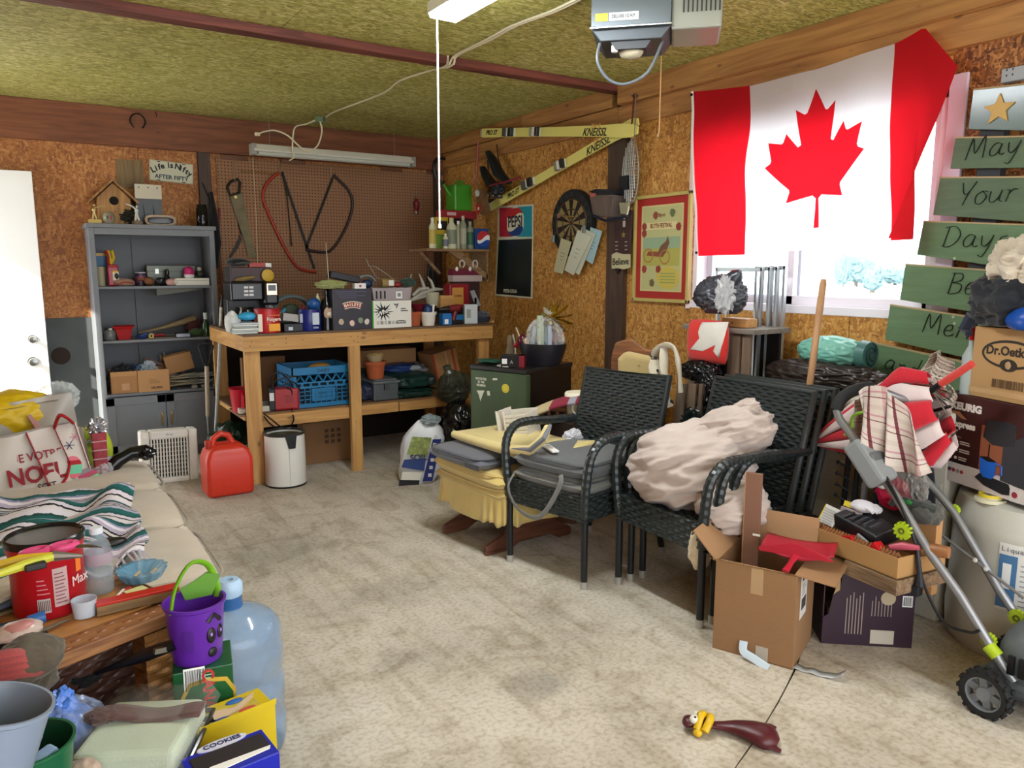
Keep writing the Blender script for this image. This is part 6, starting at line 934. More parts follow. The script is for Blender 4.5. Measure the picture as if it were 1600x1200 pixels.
# outlet + sign column
t=wthing('wall_outlet','grey electrical outlet plate near the star sign','outlet',1586,119,WX-.014);P=[pl(t,*q)for q in((1571,110),(1606,106),(1606,130),(1569,132))];B().bb((P[0][0],-.03,P[3][1]),(P[1][0]+.02,0,P[0][1])).build('box',mat('#8d9094',.4),t,bevel=.003)
for dx in(.018,.04):
 for dz in(-.01,.01):B().bb((P[0][0]+dx,-.032,P[3][1]+.035+dz-.003),(P[0][0]+dx+.004,-.0295,P[3][1]+.035+dz+.004)).build('slot',BK,t)
GLY={'M':[[(0,0),(.12,.95),(.38,.25),(.68,1),(.82,0)]],'a':[[(.5,.5),(.25,.58),(.03,.3),(.15,.02),(.4,.12),(.52,.52)],[(.52,.52),(.5,.12),(.62,.02),(.72,.08)]],'y':[[(0,.52),(.08,.15),(.25,.05),(.45,.3),(.52,.55)],[(.52,.55),(.42,0),(.25,-.42),(.05,-.35)]],'Y':[[(0,1),(.15,.55),(.35,.52),(.62,1)],[(.42,.6),(.32,.3),(.25,0)]],'o':[[(.28,.55),(.04,.38),(.1,.05),(.35,.02),(.5,.3),(.28,.55),(.5,.5)]],'u':[[(0,.5),(.03,.12),(.2,.02),(.4,.2),(.48,.52)],[(.48,.52),(.46,.1),(.6,.04)]],'r':[[(0,.5),(.1,.45),(.05,0)],[(.08,.3),(.25,.52),(.42,.48)]],'D':[[(.08,.95),(0,.05)],[(-.1,.9),(.35,.95),(.68,.6),(.55,.2),(.2,.0),(-.08,.06)]],'s':[[(.4,.52),(.18,.45),(.15,.32),(.36,.2),(.3,.04),(.02,.05)]],'B':[[(.05,.95),(0,0)],[(-.05,.92),(.4,.92),(.45,.65),(.08,.5)],[(.08,.5),(.5,.42),(.48,.1),(.1,-.02),(-.05,.04)]],'e':[[(.04,.25),(.38,.35),(.36,.55),(.15,.52),(.03,.25),(.15,.02),(.4,.06),(.52,.15)]],'n':[[(0,.5),(.08,.4),(.05,0)],[(.07,.3),(.25,.52),(.38,.4),(.38,.08),(.5,.02)]],'d':[[(.42,.45),(.2,.5),(.03,.25),(.15,.02),(.36,.1),(.48,.5)],[(.56,1.0),(.45,.4),(.44,.08),(.55,.02)]],'i':[[(.05,.5),(.03,.02),(.12,.02)],[(.08,.75),(.09,.77)]],'g':[[(.4,.5),(.15,.52),(.05,.25),(.2,.05),(.4,.2),(.46,.52)],[(.46,.52),(.42,-.2),(.2,-.42),(.02,-.3)]],'h':[[(.1,1),(.03,0)],[(.05,.3),(.25,.52),(.36,.35),(.34,.02),(.46,.02)]],'t':[[(.18,.9),(.1,.1),(.25,.02)],[(-.05,.6),(.36,.62)]]}
WID={'M':1.0,'a':.78,'y':.68,'Y':.7,'o':.62,'u':.68,'r':.5,'D':.85,'s':.5,'B':.68,'e':.62,'n':.62,'d':.68,'i':.25,'g':.6,'h':.55,'t':.42}
def script(t,word,x,z,H_,y,mt,r=.006,tilt=0,sh_=.22):
 cx=x
 for ch in word:
  b_=B()
  for st in GLY[ch]:
   pts=[Vector((p[0],0,p[1]))for p in st];pts=smooth_pts(pts,4)if len(pts)>2 else pts
   b_.tube([(cx+(p.x+sh_*p.z)*H_*.95,y+(cx+p.x*H_-x)*0,z+p.z*H_+tilt*(cx+p.x*H_-x))for p in pts],r,6,flat=.25)
  b_.build('painted_letter',mt,t,smooth=True);cx+=WID[ch]*H_
SG=mat('#56704f',.6,var=.12,vs=5,bump=.2,bs=30,stretch=(1,1,8));SG2=mat('#4c5e46',.6,var=.12,vs=5,bump=.2,bs=30,stretch=(1,1,8));SE=mat('#a08a66',.7)
sp=wthing('sign_post_tree','stack of green boards with hand painted words and a gold star beside the window','sign',1540,350,WX-.06)
def board(pts,word,wpos,H_,mt,y=-.022,tilt=0,r=.006):
 P=[pl(sp,*q)for q in pts];o=B().prism(P,y,y+.02).build('board',mt,sp,bevel=.0015)
 E=[P[0],P[1],(P[1][0],P[1][1]+.006),(P[0][0],P[0][1]+.006)];B().prism(E,y-.0003,y+.02).build('worn_edge',SE,sp)
 if word:x,z=pl(sp,*wpos);script(sp,word,x,z,H_,y-.001,mat('#15191a',.5),r,tilt)
board(((1525,142),(1612,133),(1608,205),(1517,203)),None,None,0,mat('#3d4f47',.25,var=.1,coat=.5))
x,z=pl(sp,1566,172);R5=abs(pl(sp,1566,147)[1]-z);B().prism([(x+R5*(1 if i%2==0 else .45)*math.sin(PI*i/5),z+R5*(1 if i%2==0 else .45)*math.cos(PI*i/5))for i in range(10)],-.03,-.022).build('gold_star',mat('#b5914c',.5,var=.1,vs=20),sp,bevel=.002)
board(((1497,217),(1660,214),(1660,262),(1489,264)),'May',(1513,251),.085,SG2,tilt=.03)
board(((1473,279),(1675,278),(1675,352),(1462,336)),'Your',(1500,322),.09,SG2,tilt=.02)
board(((1447,347),(1700,356),(1700,436),(1437,398)),'Days',(1478,386),.088,SG,tilt=-.03)
board(((1419,414),(1720,436),(1720,520),(1410,468)),'Be',(1486,458),.09,SG,tilt=-.04)
board(((1395,477),(1740,530),(1740,610),(1387,530)),'Merry',(1446,518),.085,SG,tilt=-.1)
board(((1368,536),(1760,620),(1760,700),(1360,600)),'and',(1386,575),.08,SG,tilt=-.16)
P=[pl(sp,*q)for q in((1532,200),(1572,200),(1545,620),(1480,620))];B().bb((P[0][0],.0,P[2][1]),(P[0][0]+.09,.044,P[0][1])).build('dark_post',mat('#23252a',.6),sp)
for px,py in((1496,404),(1494,495),(1496,505),(1494,592)):x,z=pl(sp,px,py);B().cyl((x,-.026,z),(x,-.02,z),.006,n=8).build('screw',mat('#9aa58f',.4),sp)
# flag with a real sewn outline of the leaf
FX=WX-.13
top=[(1083,143),(1170,134),(1280,108),(1396,68),(1444,42),(1496,103)]
bot=[(1087,400),(1162,398),(1278,389),(1388,376),(1429,374),(1388,370)]
us=[0,.245,.5,.745,.87,1.0]
T3=[on(0,FX+.03,*q)for q in top];B3=[on(0,FX-.03,*q)for q in bot];T3[5]=on(0,FX-.02,1496,103);B3[5]=on(0,FX-.09,1388,372);B3[4]=on(0,FX-.05,1429,374);B3[3]=on(0,FX-.04,1388,376)
def interp(Q,u):
 for i in range(len(us)-1):
  if u<=us[i+1]+1e-9:k=(u-us[i])/(us[i+1]-us[i]);return Q[i].lerp(Q[i+1],k)
 return Q[-1]
def fl(u,v):
 p=interp(T3,u).lerp(interp(B3,u),v);w=.012*math.sin(u*26+v*2)*(.3+v*.5)+.01*math.sin(u*9-v*5)+.012*noise.noise(Vector((u*5,v*4,3)))
 w*=min(1,(1-u)*6+.3);p.x+=w;return p+Vector((0,-.008*math.sin(v*9)*(1 if .2<u<.3 else .3),0))
half=[(0,2000),(332,1348),(423,1321),(750,1510),(546,458),(657,401),(1080,855),(1185,608),(1258,570),(1800,685),(1614,113),(1648,34),(1860,-65),(919,-827),(899,-900),(1015,-1220),(156,-1069),(45,-1167),(90,-2030)]
leaf=[(x,-y)for x,y in half]+[(-x,-y)for x,y in reversed(half[1:])]
lw=.348/3720;lh=.775/4030
leafuv=[(.49+x*lw,.49+y*lh)for x,y in leaf]
def inside(p,poly):
 r_=False;n=len(poly)
 for i in range(n):
  a,b_=poly[i],poly[i-1]
  if(a[1]>p[1])!=(b_[1]>p[1])and p[0]<(b_[0]-a[0])*(p[1]-a[1])/(b_[1]-a[1])+a[0]:r_=not r_
 return r_
NU,NV=56,36;vs=[Vector((i/NU,j/NV))for j in range(NV+1)for i in range(NU+1)];
b0_,b1_=.245,.745
vs=[v for v in vs if abs(v.x-b0_)>.004 and abs(v.x-b1_)>.004 and all((v-Vector(q)).length>.006 for q in leafuv)]
n0=len(vs);ed=[]
for bx0 in(b0_,b1_):
 s0=len(vs);vs+=[Vector((bx0,j/NV))for j in range(NV+1)];ed+=[(s0+j,s0+j+1)for j in range(NV)]
s0=len(vs);LF=[]
for i in range(len(leafuv)):
 a,b_=Vector(leafuv[i]),Vector(leafuv[(i+1)%len(leafuv)]);k=max(1,int((b_-a).length/.02));LF+=[a.lerp(b_,j/k)for j in range(k)]
vs+=LF;ed+=[(s0+j,s0+(j+1)%len(LF))for j in range(len(LF))]
V2,E2,F2,*_r=geometry.delaunay_2d_cdt(vs,ed,[],0,1e-6)
p3=[fl(v.x,v.y)for v in V2]
def clothm(h):
 a=mat(h,.8,translu=.55,var=.05,vs=6,key='flag');return a
ft=thing('canadian_flag','red and white maple leaf flag hung across the window with its right corner pinned up','flag');FR,FW=clothm('#cf1020'),clothm('#e6e6ea')
grp={'hoist_band':[],'fly_band':[],'maple_leaf':[],'white_field':[]}
for f in F2:
 c=sum((V2[i]for i in f),Vector((0,0)))/len(f);k='hoist_band' if c.x<b0_ else 'fly_band' if c.x>b1_ else 'maple_leaf' if inside(c,leafuv)else 'white_field';grp[k].append(f)
for k,fs in grp.items():
 ids=sorted({i for f in fs for i in f});mp_={j:i for i,j in enumerate(ids)};b_=B();b_.add([p3[i]for i in ids],[tuple(mp_[i]for i in f)for f in fs]);o=b_.build(k,FW if k=='white_field' else FR,ft,smooth=True,auto=False);o['label']={'white_field':'white middle field of the flag','maple_leaf':'red maple leaf','hoist_band':'red band at the left','fly_band':'red band folded at the right'}[k]
B().tube([fl(0,j/20)+Vector((-.002,.004,0))for j in range(21)],.008,6).build('header_tape',mat('#d9d9d6',.6),ft)
for j in(0.02,.98):q=fl(0,j);B().cyl(q+Vector((-.012,.004,0)),q+Vector((-.006,.004,0)),.008,n=10).build('grommet',mat('#2c2c2a',.4,metal=1),ft)

# woven panels
WK=mat('#1d2424',.4,var=.2,vs=40,coat=.2);TUBE=mat('#15181b',.35);CAPM=mat('#b5b3ac',.35,metal=.6)
def weave(b_,O,U,Vv,wu,wv,du=.03,dv=.015,amp=.0065):
 """basket weave height field on a panel: O corner, U/Vv unit axes, size wu x wv"""
 N_=U.cross(Vv).normalized();nu=max(4,int(wu/du)*4);nv=max(3,int(wv/dv)*3);cu,cv=wu/(nu//4),wv/(nv//3)
 def fn(u,v):
  x,z=u*wu,v*wv;r_=int(min(z/cv,nv//3-1));ph=PI*(x/cu)+(PI if r_%2 else 0);f=(z/cv-r_);prof=math.sqrt(max(0,1-(2*f-1)**2));hgt=amp*(.4+.6*math.sin(ph))*prof*1.4-amp
  return O+U*x+Vv*z+N_*hgt
 return b_.sheet(fn,nu,nv)
def make_chair(label,loc,rz,w=.48,group='woven garden armchairs',full=True):
 t=thing('garden_armchair',label,'chair',loc,rz,group);d=.5;sz=.41;bh=.87;X,Y,Z=Vector((1,0,0)),Vector((0,1,0)),Vector((0,0,1))
 for x in(0,w):
  s_=-1 if x==0 else 1
  B().tube([(x,0,.03),(x,0,.33)],.0155,12).build('leg',TUBE,t,smooth=True);B().tube([(x,0,0),(x,0,.034)],.017,12).build('foot_cap',CAPM,t,smooth=True)
  B().tube([(x,d+.1,.03),(x,d+.02,.33)],.0155,12).build('leg',TUBE,t,smooth=True);B().tube([(x,d+.104,0),(x,d+.1,.034)],.017,12).build('foot_cap',CAPM,t,smooth=True)
  P_=smooth_pts([Vector(p)for p in((x,0,.32),(x+s_*.012,-.01,.45),(x+s_*.025,.0,.58),(x+s_*.03,.06,.645),(x+s_*.03,.16,.655),(x+s_*.025,.32,.64),(x+s_*.01,d-.02,.63))],8)
  B().tube(P_,[.0195+.0022*(i%2)for i in range(len(P_))],10).build('armrest',WK,t,smooth=False)
 b_=B();weave(b_,Vector((-.01,-.018,.3)),X,Z,w+.02,.12);weave(b_,Vector((-.018,d,.3)),-Y,Z,d+.01,.12);weave(b_,Vector((w+.018,-.01,.3)),Y,Z,d,.12);b_.build('apron',WK,t)
 b_=B();weave(b_,Vector((-.015,-.015,sz)),X,Y,w+.03,d);b_.bb((-.01,-.01,.32),(w+.01,d,sz-.008));b_.build('seat',WK,t)
 Uv=Vector((0,.13,bh-sz+.02)).normalized();O=Vector((-.02,d-.06,sz-.03));b_=B();L2=(bh-sz+.05)
 weave(b_,O,X,Uv,w+.04,L2);weave(b_,O+Vector((w+.04,.035,0)),-X,Uv,w+.04,L2);Nn=Uv.cross(X)
 b_.tube([O+Vector((0,.018,0)),O+Uv*L2+Vector((0,.018,0)),O+Uv*L2+Vector((w+.04,.018,0)),O+Vector((w+.04,.018,0))],.018,8);c=O+Uv*(L2/2)+X*((w+.04)/2)+Vector((0,.018,0));b_.box(c,(w+.03,.018,L2-.01),rot=(-math.atan2(.13,bh-sz+.02),0,0))
 b_.build('backrest',WK,t);return t
a,b_=on(2,0,797,877),on(2,0,912,920);ch1=make_chair('black woven armchair standing alone with grey cushions on its seat',tuple(a),math.atan2(b_.y-a.y,b_.x-a.x),(b_-a).length)
a,b_=on(2,0,966,912),on(2,0,1093,980);rz2=math.atan2(b_.y-a.y,b_.x-a.x);w2=(b_-a).length;dirb=Vector((-math.sin(rz2),math.cos(rz2),0))
ch2=make_chair('front black woven armchair of the stack, holding the beige duvet',tuple(a),rz2,w2)
for i,(off,lb)in enumerate(((.07,'middle black woven armchair of the stack'),(.14,'rearmost black woven armchair of the stack'))):
 c=copy_tree(ch2);c.location=a+dirb*off+Vector((0,0,.0));c['label']=lb;c.location.z=0.0
GC1=fabric('#55585a',.08);GC2=fabric('#6b6c68',.08)
def cushion(t,w,d,h,mt,z=0,x=0,y=0,nm='pad',puff=.012,pipe=None,sag=0):
 def side(s_):
  def fn(u,v):
   a,b2=2*u-1,2*v-1;e=(1-abs(a)**5)*(1-abs(b2)**5);k=min(1,e*3)
   return(x+w/2*a*(1-.04*b2*b2),y+d/2+d/2*b2*(1-.03*a*a),z+h/2+s_*(h/2*k**.35*.9+puff*e)-sag*(1-e))
  return fn
 B().sheet(side(1),24,24).sheet(lambda u,v:side(-1)(1-u,v),24,24).build(nm,mt,t,smooth=True)
 if pipe:B().tube([(x+w/2*math.copysign(abs(math.cos(q))**.35,math.cos(q))*.985,y+d/2+d/2*math.copysign(abs(math.sin(q))**.35,math.sin(q))*.985,z+h*.9)for q in[2*PI*i/60 for i in range(60)]],.004,5,closed=True).build('piping',pipe,t)
M1=Matrix.Translation(ch1 .location)@ch1 .rotation_euler.to_matrix().to_4x4();w1=.475
def onch(M,x,y,z):return tuple(M@Vector((x,y,z)))
for i,(z,lb,mt)in enumerate(((.415,'lower grey seat cushion on the lone armchair',GC2),(.485,'upper dark grey seat cushion on the lone armchair',GC1))):
 t=thing('seat_cushion',lb,'cushion',onch(M1,w1/2+.01,-.02,z),ch1 .rotation_euler.z,'grey seat cushions');cushion(t,.45,.46,.06,mt,pipe=fabric('#2f3234'),sag=.0)
 if i==0:B().tube(smooth_pts([Vector(p)for p in((-.2,-.0,.03),(-.21,-.03,-.03),(-.16,-.04,-.1),(-.08,-.04,-.135),(.0,-.04,-.12),(.06,-.03,-.04),(.1,-.02,.05),(.09,-.01,.08))],4),.011,8,flat=.3).build('tie_strap',GC2,t,smooth=True)
t=thing('remote_control','small white remote lying on the upper grey cushion','remote',onch(M1,w1*.38,.08,.562),ch1 .rotation_euler.z-.5);B().bb((-.07,-.018,0),(.07,.018,.012)).build('case',mat('#dddcd6',.4),t,bevel=.005)
for i in range(4):B().cyl((-.04+i*.02,0,.0115),(-.04+i*.02,0,.0135),.005,n=10).build('button',mat('#8d8f90',.4),t)
M2=Matrix.Translation(ch2 .location)@ch2 .rotation_euler.to_matrix().to_4x4()
t=thing('duvet','crumpled beige pink duvet heaped on the stacked armchairs','duvet',onch(M2,w2*.5,.2,.42),ch2 .rotation_euler.z)
def duv(t,c,r,seed,lean):
 bm=bmesh.new();bmesh.ops.create_icosphere(bm,subdivisions=6,radius=1);vs=[]
 for v in bm.verts:
  p=v.co;q=Vector((p.x*1.1+p.z*.9,p.y,p.z-p.x*.5));f=noise.noise(Vector((q.x*1.2+seed,q.y*1.5,q.z*4.5)));f2=1-abs(noise.noise(Vector((q.x*1.1+seed,q.y*1.3+3,q.z*3.6))))*2;f3=1-abs(noise.noise(Vector((q.x*2,q.y*2.5+seed,q.z*7))))*2
  k=1+.08*f+.1*(f2-.6)+.035*f3;w_=Vector((p.x*r[0]*k,p.y*r[1]*k,p.z*r[2]*k));w_.x+=lean*w_.z
  if w_.z<-r[2]*.8:w_.z=-r[2]*.8+(w_.z+r[2]*.8)*.1
  vs.append(Vector(c)+w_)
 bm.verts.index_update();b2=B().add(vs,[tuple(v.index for v in f.verts)for f in bm.faces]);bm.free();return b2
DV=fabric('#b3a59c',.06,.3,120)
duv(t,(-.015,-.01,.14),(.25,.25,.19),2,.12).build('body',DV,t,smooth=True,auto=False)
duv(t,(.07,.12,.27),(.17,.15,.14),5,.5).build('upper_fold',DV,t,smooth=True,auto=False);duv(t,(.22,-.02,.04),(.13,.15,.12),7,-.2).build('hanging_fold',DV,t,smooth=True,auto=False);duv(t,(.13,.13,.38),(.06,.05,.06),9,.5).build('corner_fold',DV,t,smooth=True,auto=False)
t=thing('pillow_case','cream pillow case hanging under the armrest of the stack','fabric',onch(M2,w2*.93,.0,.25),rz2);B().blob((0,.03,.06),(.035,.06,.09),.2,3,3,4).build('cloth',fabric('#c9b99a'),t,smooth=True)
CR=fabric('#c4ac68',.06);CR2=fabric('#b8a060',.06);GW=wood('#6b3c22','#43220f',1,ax=1,knots=False)
a,b_=on(2,0,703,832),on(2,0,768,866);rzo=math.atan2(b_.y-a.y,b_.x-a.x);t=thing('footstool','glider footstool with cream cushion, frilled skirt and dark wooden runners','footstool',tuple(a),rzo);wf=(b_-a).length
for x in(0,wf):
 B().prism([(-.04,0),(.1,.0),(.16,.03),(.36,.03),(.42,0),(.5,0),(.5,.04),(.4,.1),(.3,.17),(.16,.17),(.08,.09),(-.04,.045)],x-.014,x+.014,pl='yz').build('runner',GW,t,bevel=.006)
B().bb((0,.12,.12),(wf,.2,.22)).bb((0,.3,.12),(wf,.38,.22)).build('cross_rail',GW,t,bevel=.005)
xo,wo=wf/2+.02,wf+.22
def skirt(u,v):
 a=2*PI*u;x=math.copysign(abs(math.cos(a))**.35,math.cos(a));y=math.copysign(abs(math.sin(a))**.35,math.sin(a));f=1+.02*v+.035*v*math.sin(u*2*PI*26+math.sin(u*40))
 return(xo+wo/2*x*f,.2+.24*y*f,.325-.15*v-.01*math.sin(u*60)*v)
B().sheet(skirt,220,8).build('skirt',CR,t,smooth=True,auto=False,solid=.002)
o=cushion(t,wo,.5,.06,CR2,z=.29,x=xo,y=-.05,nm='lower_cushion',pipe=CR);cushion(t,wo*1.02,.5,.075,CR,z=.345,x=xo,y=-.055,nm='cushion',pipe=CR2)
Mo=Matrix.Translation(t.location)@t.rotation_euler.to_matrix().to_4x4()
t=thing('seat_cushion','grey seat cushion with dark piping on the cream footstool','cushion',tuple(Mo@Vector((xo-.03,-.1,.43))),rzo+.08,'grey seat cushions');cushion(t,.46,.5,.05,fabric('#5a5c64',.08),pipe=fabric('#26282c'));B().bb((.12,-.006,.005),(.22,-.002,.03)).build('tag',fabric('#34363a'),t)
t=thing('foam_mat','folded pale yellow foam mat with a grey underside lying across the footstool','mat',tuple(Mo@Vector((xo+.0,.1,.5))),rzo+.0)
def matf(off):
 P_=smooth_pts([Vector(p)for p in((0,-.0,.06),(0,-.015,.035),(0,.05,.015),(0,.1,.018),(0,.3,.03))],6)
 return P_
def fm(u,v):
 x=-.24+.72*u;s_=v*2-1;z=.03+.05*max(0,u-.45)*s_*0
 y=.12+.17*s_;k=max(0,(abs(s_)-.75)/.25);return(x,y,.02+.012*math.sin(u*5)+.12*max(0,u-.5)**1.5*(1+s_)*.6)
B().sheet(fm,30,12).build('foam',fabric('#c9b779',.05),t,smooth=True,solid=.03)
B().tube([(-.24,-.05,.02),(-.1,-.055,.022),(.2,-.06,.03),(.42,-.055,.06),(.48,-.03,.12),(.44,.03,.16)],[.02,.024,.026,.024,.022,.018],12).build('rolled_edge',fabric('#cdbb80',.05),t,smooth=True);B().tube([(.3,-.075,.05),(.44,-.07,.07),(.5,-.04,.13),(.46,.03,.175)],[.006,.012,.012,.008],8).build('grey_edge',fabric('#66676c'),t,smooth=True)
p=on(2,.56,880,660);t=thing('striped_rug','folded cream and dark red striped rug behind the lone armchair','rug',(p.x-.12,p.y-.1,.5),-.9)
RUG=ramp_uv('striped_rug',[(0,'#b3a37e'),(.42,'#7b1f33'),(.62,'#8d8d96'),(.7,'#7b1f33'),(.8,'#b8aa88')],axis=0,reps=1)
B().sheet(lambda u,v:(-.25+.5*u,.02+.26*v,.05+.15*math.sin(min(1,u*1.15)*PI*.5)+.03*math.sin(v*4)),24,10).build('cloth',RUG,t,smooth=True,solid=.014)
p=on(2,.5,805,690);t=thing('vented_bin','small white plastic bin with ribbed sides tipped on the foam mat','bin',tuple(p),rot=(0,-.16,rzo+.5));WP=mat('#cfcabd',.45);wv=m(p,50);hv=m(p,50)
for q in(((-wv/2,0,0),(-wv/2+.01,.16,hv)),((wv/2-.01,0,.0),(wv/2,.16,hv*.85)),((-wv/2,.15,0),(wv/2,.16,hv*.9)),((-wv/2,0,0),(wv/2,.16,.01))):B().bb(*q).build('wall',WP,t,bevel=.003)
for i in range(6):B().bb((-wv/2+.045,-.006,hv*(.1+.13*i)),(wv/2,.006,hv*(.19+.13*i))).build('rib',WP,t,bevel=.002)
B().tube([(-wv/2,-.002,0),(-wv/2,-.002,hv),(-wv/2+.04,-.002,hv*.97),(-wv/2+.04,-.002,.02)],.007,6,closed=True).build('front_rim',WP,t)
p=on(2,.62,870,640);t=thing('glider_chair','wooden glider chair with cream cushions behind the lone armchair','chair',(p.x-.05,p.y+.0,0),-.9);GW2=wood('#8d5a30','#5f3819',1,ax=0,knots=False)
q0,q1=V(t,848,636),V(t,888,640);B().bb((q0 .x-.02,-.02,q0 .z-.02),(q1 .x+.1,.05,q0 .z+.01)).build('armrest',GW2,t,bevel=.008)
for k in range(3):B().tube([(q0 .x+.03+.05*k,.01,q0 .z-.02),(q0 .x+.035+.05*k,.01,q0 .z-.1),(q0 .x+.03+.05*k,.01,q0 .z-.2),(q0 .x+.03+.05*k,.01,.2)],[.012,.017,.01,.014],8).build('spindle',GW2,t,smooth=True)
B().bb((q0 .x,-.02,.0),(q1 .x+.05,.3,.2)).build('base',GW2,t,bevel=.01)
c=V(t,1000,560,.4);c0=pl(t,960,545,.4);c1=pl(t,1040,560,.4)
P=[pl(t,*q,.4)for q in((957,690),(955,560),(962,535),(985,528),(1010,545),(1030,548),(1040,555),(1038,690))];B().prism(P,.38,.42).build('back_frame',GW2,t,bevel=.01)
P=[pl(t,*q,.35)for q in((968,680),(966,560),(978,548),(1032,560),(1036,575),(1022,680))];B().prism(P,.31,.385).build('back_cushion',fabric('#bda873',.05),t,bevel=.03,seg=4)
x,z=pl(t,998,572,.3);B().cyl((x,.305,z),(x,.315,z),.008,n=10).build('tuft_button',fabric('#a08a5a'),t)
p=on(2,.60,908,652);t=thing('plastic_pail','white pail with a lid and colourful fruit label behind the lone armchair','pail',(p.x-.0,p.y+.03,.58));r_=m(p,19);H=m(p,45);B().lathe([(0,0),(r_*.85,0),(r_,H*.8),(r_,H*.8)],n=26).build('tub',mat('#d9d3bf',.4),t,smooth=True);B().lathe([(r_*1.02,H*.74),(r_*1.1,H*.76),(r_*1.1,H*.95),(r_*1.0,H),(0,H)],n=26).build('lid',mat('#e0dac2',.4),t,smooth=True)
B().tube([(-r_*1.0,-.03,H*.75),(-r_*1.25,-.06,H*.45),(-r_*.9,-.08,H*.2)],.004,6).build('bail',WH,t);B().blob((-r_*.2,-r_*.95,H*.35),(r_*.4,.008,H*.22),.2,3,3,3).build('yellow_print',mat('#c9b021',.5),t);txt('Jelly',.05,mat('#b02a2a',.5),t,.02,H*.55,y=-r_*1.03,bold=.001);B().blob((r_*.3,-r_*.92,H*.3),(.02,.008,.025),.2,3,4,2).build('red_print',mat('#b0302a',.5),t)
B().bb((-.1,-.1,-.36),(.1,.12,0)).build('stand',mat('#2a1a10',.8),t)
t=thing('tissue_clump','crumpled white tissue on the chair seat beside the striped rug','tissue',tuple(on(2,.5,895,697)));B().blob((0,0,.04),(.05,.04,.045),.35,3,4,4).build('paper',mat('#b9b9c0',.8),t)
# green fridge
FRZ=math.radians(-70);p=on(2,.8,823,578);fr_=thing('mini_fridge','small fridge with a green front and black sides by the workbench','fridge',(p.x,p.y,0),FRZ);fw_=-pl(fr_,735,573)[0];fd=.48
B().bb((-fw_,.03,.02),(0,fd,.78)).build('body',mat('#0c0d11',.3),fr_,bevel=.006);B().bb((-fw_-.004,.0,.04),(.0,.045,.772)).build('door',mat('#3a4c30',.4,var=.25,vs=7,stretch=(1,1,.25)),fr_,bevel=.01);B().bb((-fw_-.005,-.003,.772),(.005,fd+.005,.8)).build('top_panel',mat('#131416',.35),fr_,bevel=.005)
B().bb((-.012,.046,.05),(-.0,.052,.76)).build('door_seam',mat('#77797c',.3),fr_);
x,z=pl(fr_,790,607);B().cyl((x,-.003,z),(x,.001,z),m(p,7.2),n=28).build('yellow_sticker',mat('#cdbf3a',.4),fr_);B().lathe([(m(p,4.5),0),(m(p,5),.0006),(m(p,4.5),.0008),(m(p,4.5),0)],c=(x,-.004,z),rot=(PI/2,0,0),n=24).build('sticker_ring',mat('#a89a20',.4),fr_)
for i,(wd,px,py)in enumerate((('PROTECTED',752,592),('BY THE',752,597),('RIFLEMAN',752,602))):x,z=pl(fr_,px,py);txt(wd,.019,mat('#d0d2c0',.5),fr_,x,z,y=-.0022,bold=.0006,sx=.8)
for pts in(((745,610),(757,610),(753,620),(751,627),(748,616)),((761,611),(765,611),(766,618),(762,618)),((770,591),(777,591),(777,594),(770,594))):B().prism([pl(fr_,*q)for q in pts],-.002,.0005).build('white_sticker',mat('#c9ccb8',.5),fr_)
Mf=Matrix.Translation(fr_.location)@fr_.rotation_euler.to_matrix().to_4x4()
t=thing('gift_basket','black gift basket wrapped in clear cellophane with a big gold bow on the fridge','basket',tuple(Mf@Vector((-.07,.26,.802))),FRZ+.35);t.scale=(.85,.85,1.0);
B().lathe([(.0,0),(.13,0),(.17,.1),(.175,.13),(.165,.13),(.12,.01),(0,.01)],n=26,sy=.7).build('basket',mat('#15141a',.4),t,smooth=True)
for i,(x,y,w_,h_,c_,r_)in enumerate(((-.07,0,.03,.17,'#8d9aa0',.2),(-.01,-.02,.045,.24,'#a9b49a',-.05),(.05,0,.045,.2,'#8f93a8',.1),(.03,.03,.03,.26,'#4d93a0',0),(-.11,-.02,.035,.1,'#b9a68a',.3),(.1,-.01,.03,.14,'#5a3440',-.2))):B().box((x,y,.06+h_/2),(w_,.03,h_),rot=(0,r_,i)).build('gift_packet',mat(c_,.4),t,bevel=.006)
B().blob((.02,-.01,.15),(.13,.09,.14),.3,3,4,5,ridge=.9).build('cellophane',filmy('#d8dcd8',.18,.04),t)
B().tube([(.03,0,.28),(.05,0,.33)],[.02,.05],10).build('film_neck',filmy('#e0e4d8',.5,.05),t)
GO=mat('#a5831c',.2,metal=.7)
for i in range(9):a_=i*.7;B().tube(smooth_pts([Vector((.045,0,.28)),Vector((.09+.075*math.cos(a_),.05*math.sin(a_*1.7),.29+.06*math.sin(a_))),Vector((.1+.11*math.cos(a_+.3),.02,.28+.08*math.sin(a_+.3))),Vector((.09+.05*math.cos(a_+.5),-.03,.28+.03*math.sin(a_+.5))),Vector((.045,0,.28))],4),.02,6,flat=.15).build('bow_loop',GO,t)
B().blob((-.15,-.0,.14),(.035,.03,.04),.1,2,2,3).build('maroon_ball',mat('#4d1024',.25),t,smooth=True);B().cyl((-.17,0,.16),(-.2,0,.22),.006,n=8).build('ball_stem',mat('#a39a80',.4),t);B().tube([(-.02,0,.3),(.03,0,.295)],.018,8).build('brown_tag',mat('#3d2c22',.5),t)
t=thing('tea_tin','small black and red box in front of the gift basket on the fridge','box',tuple(Mf@Vector((-.11,.04,.802))),FRZ+.5);B().bb((-.09,0,0),(.05,.09,.07)).build('box',mat('#141518',.3),t,bevel=.002);B().bb((.02,-.0015,.0),(.0515,.0915,.07)).build('red_side',mat('#6d1420',.35),t);patch(t,-.082,.02,-.052,.05,mat('#d0d2d0',.5));txt('A',.03,mat('#8d8f8c',.5),t,-.025,.03)
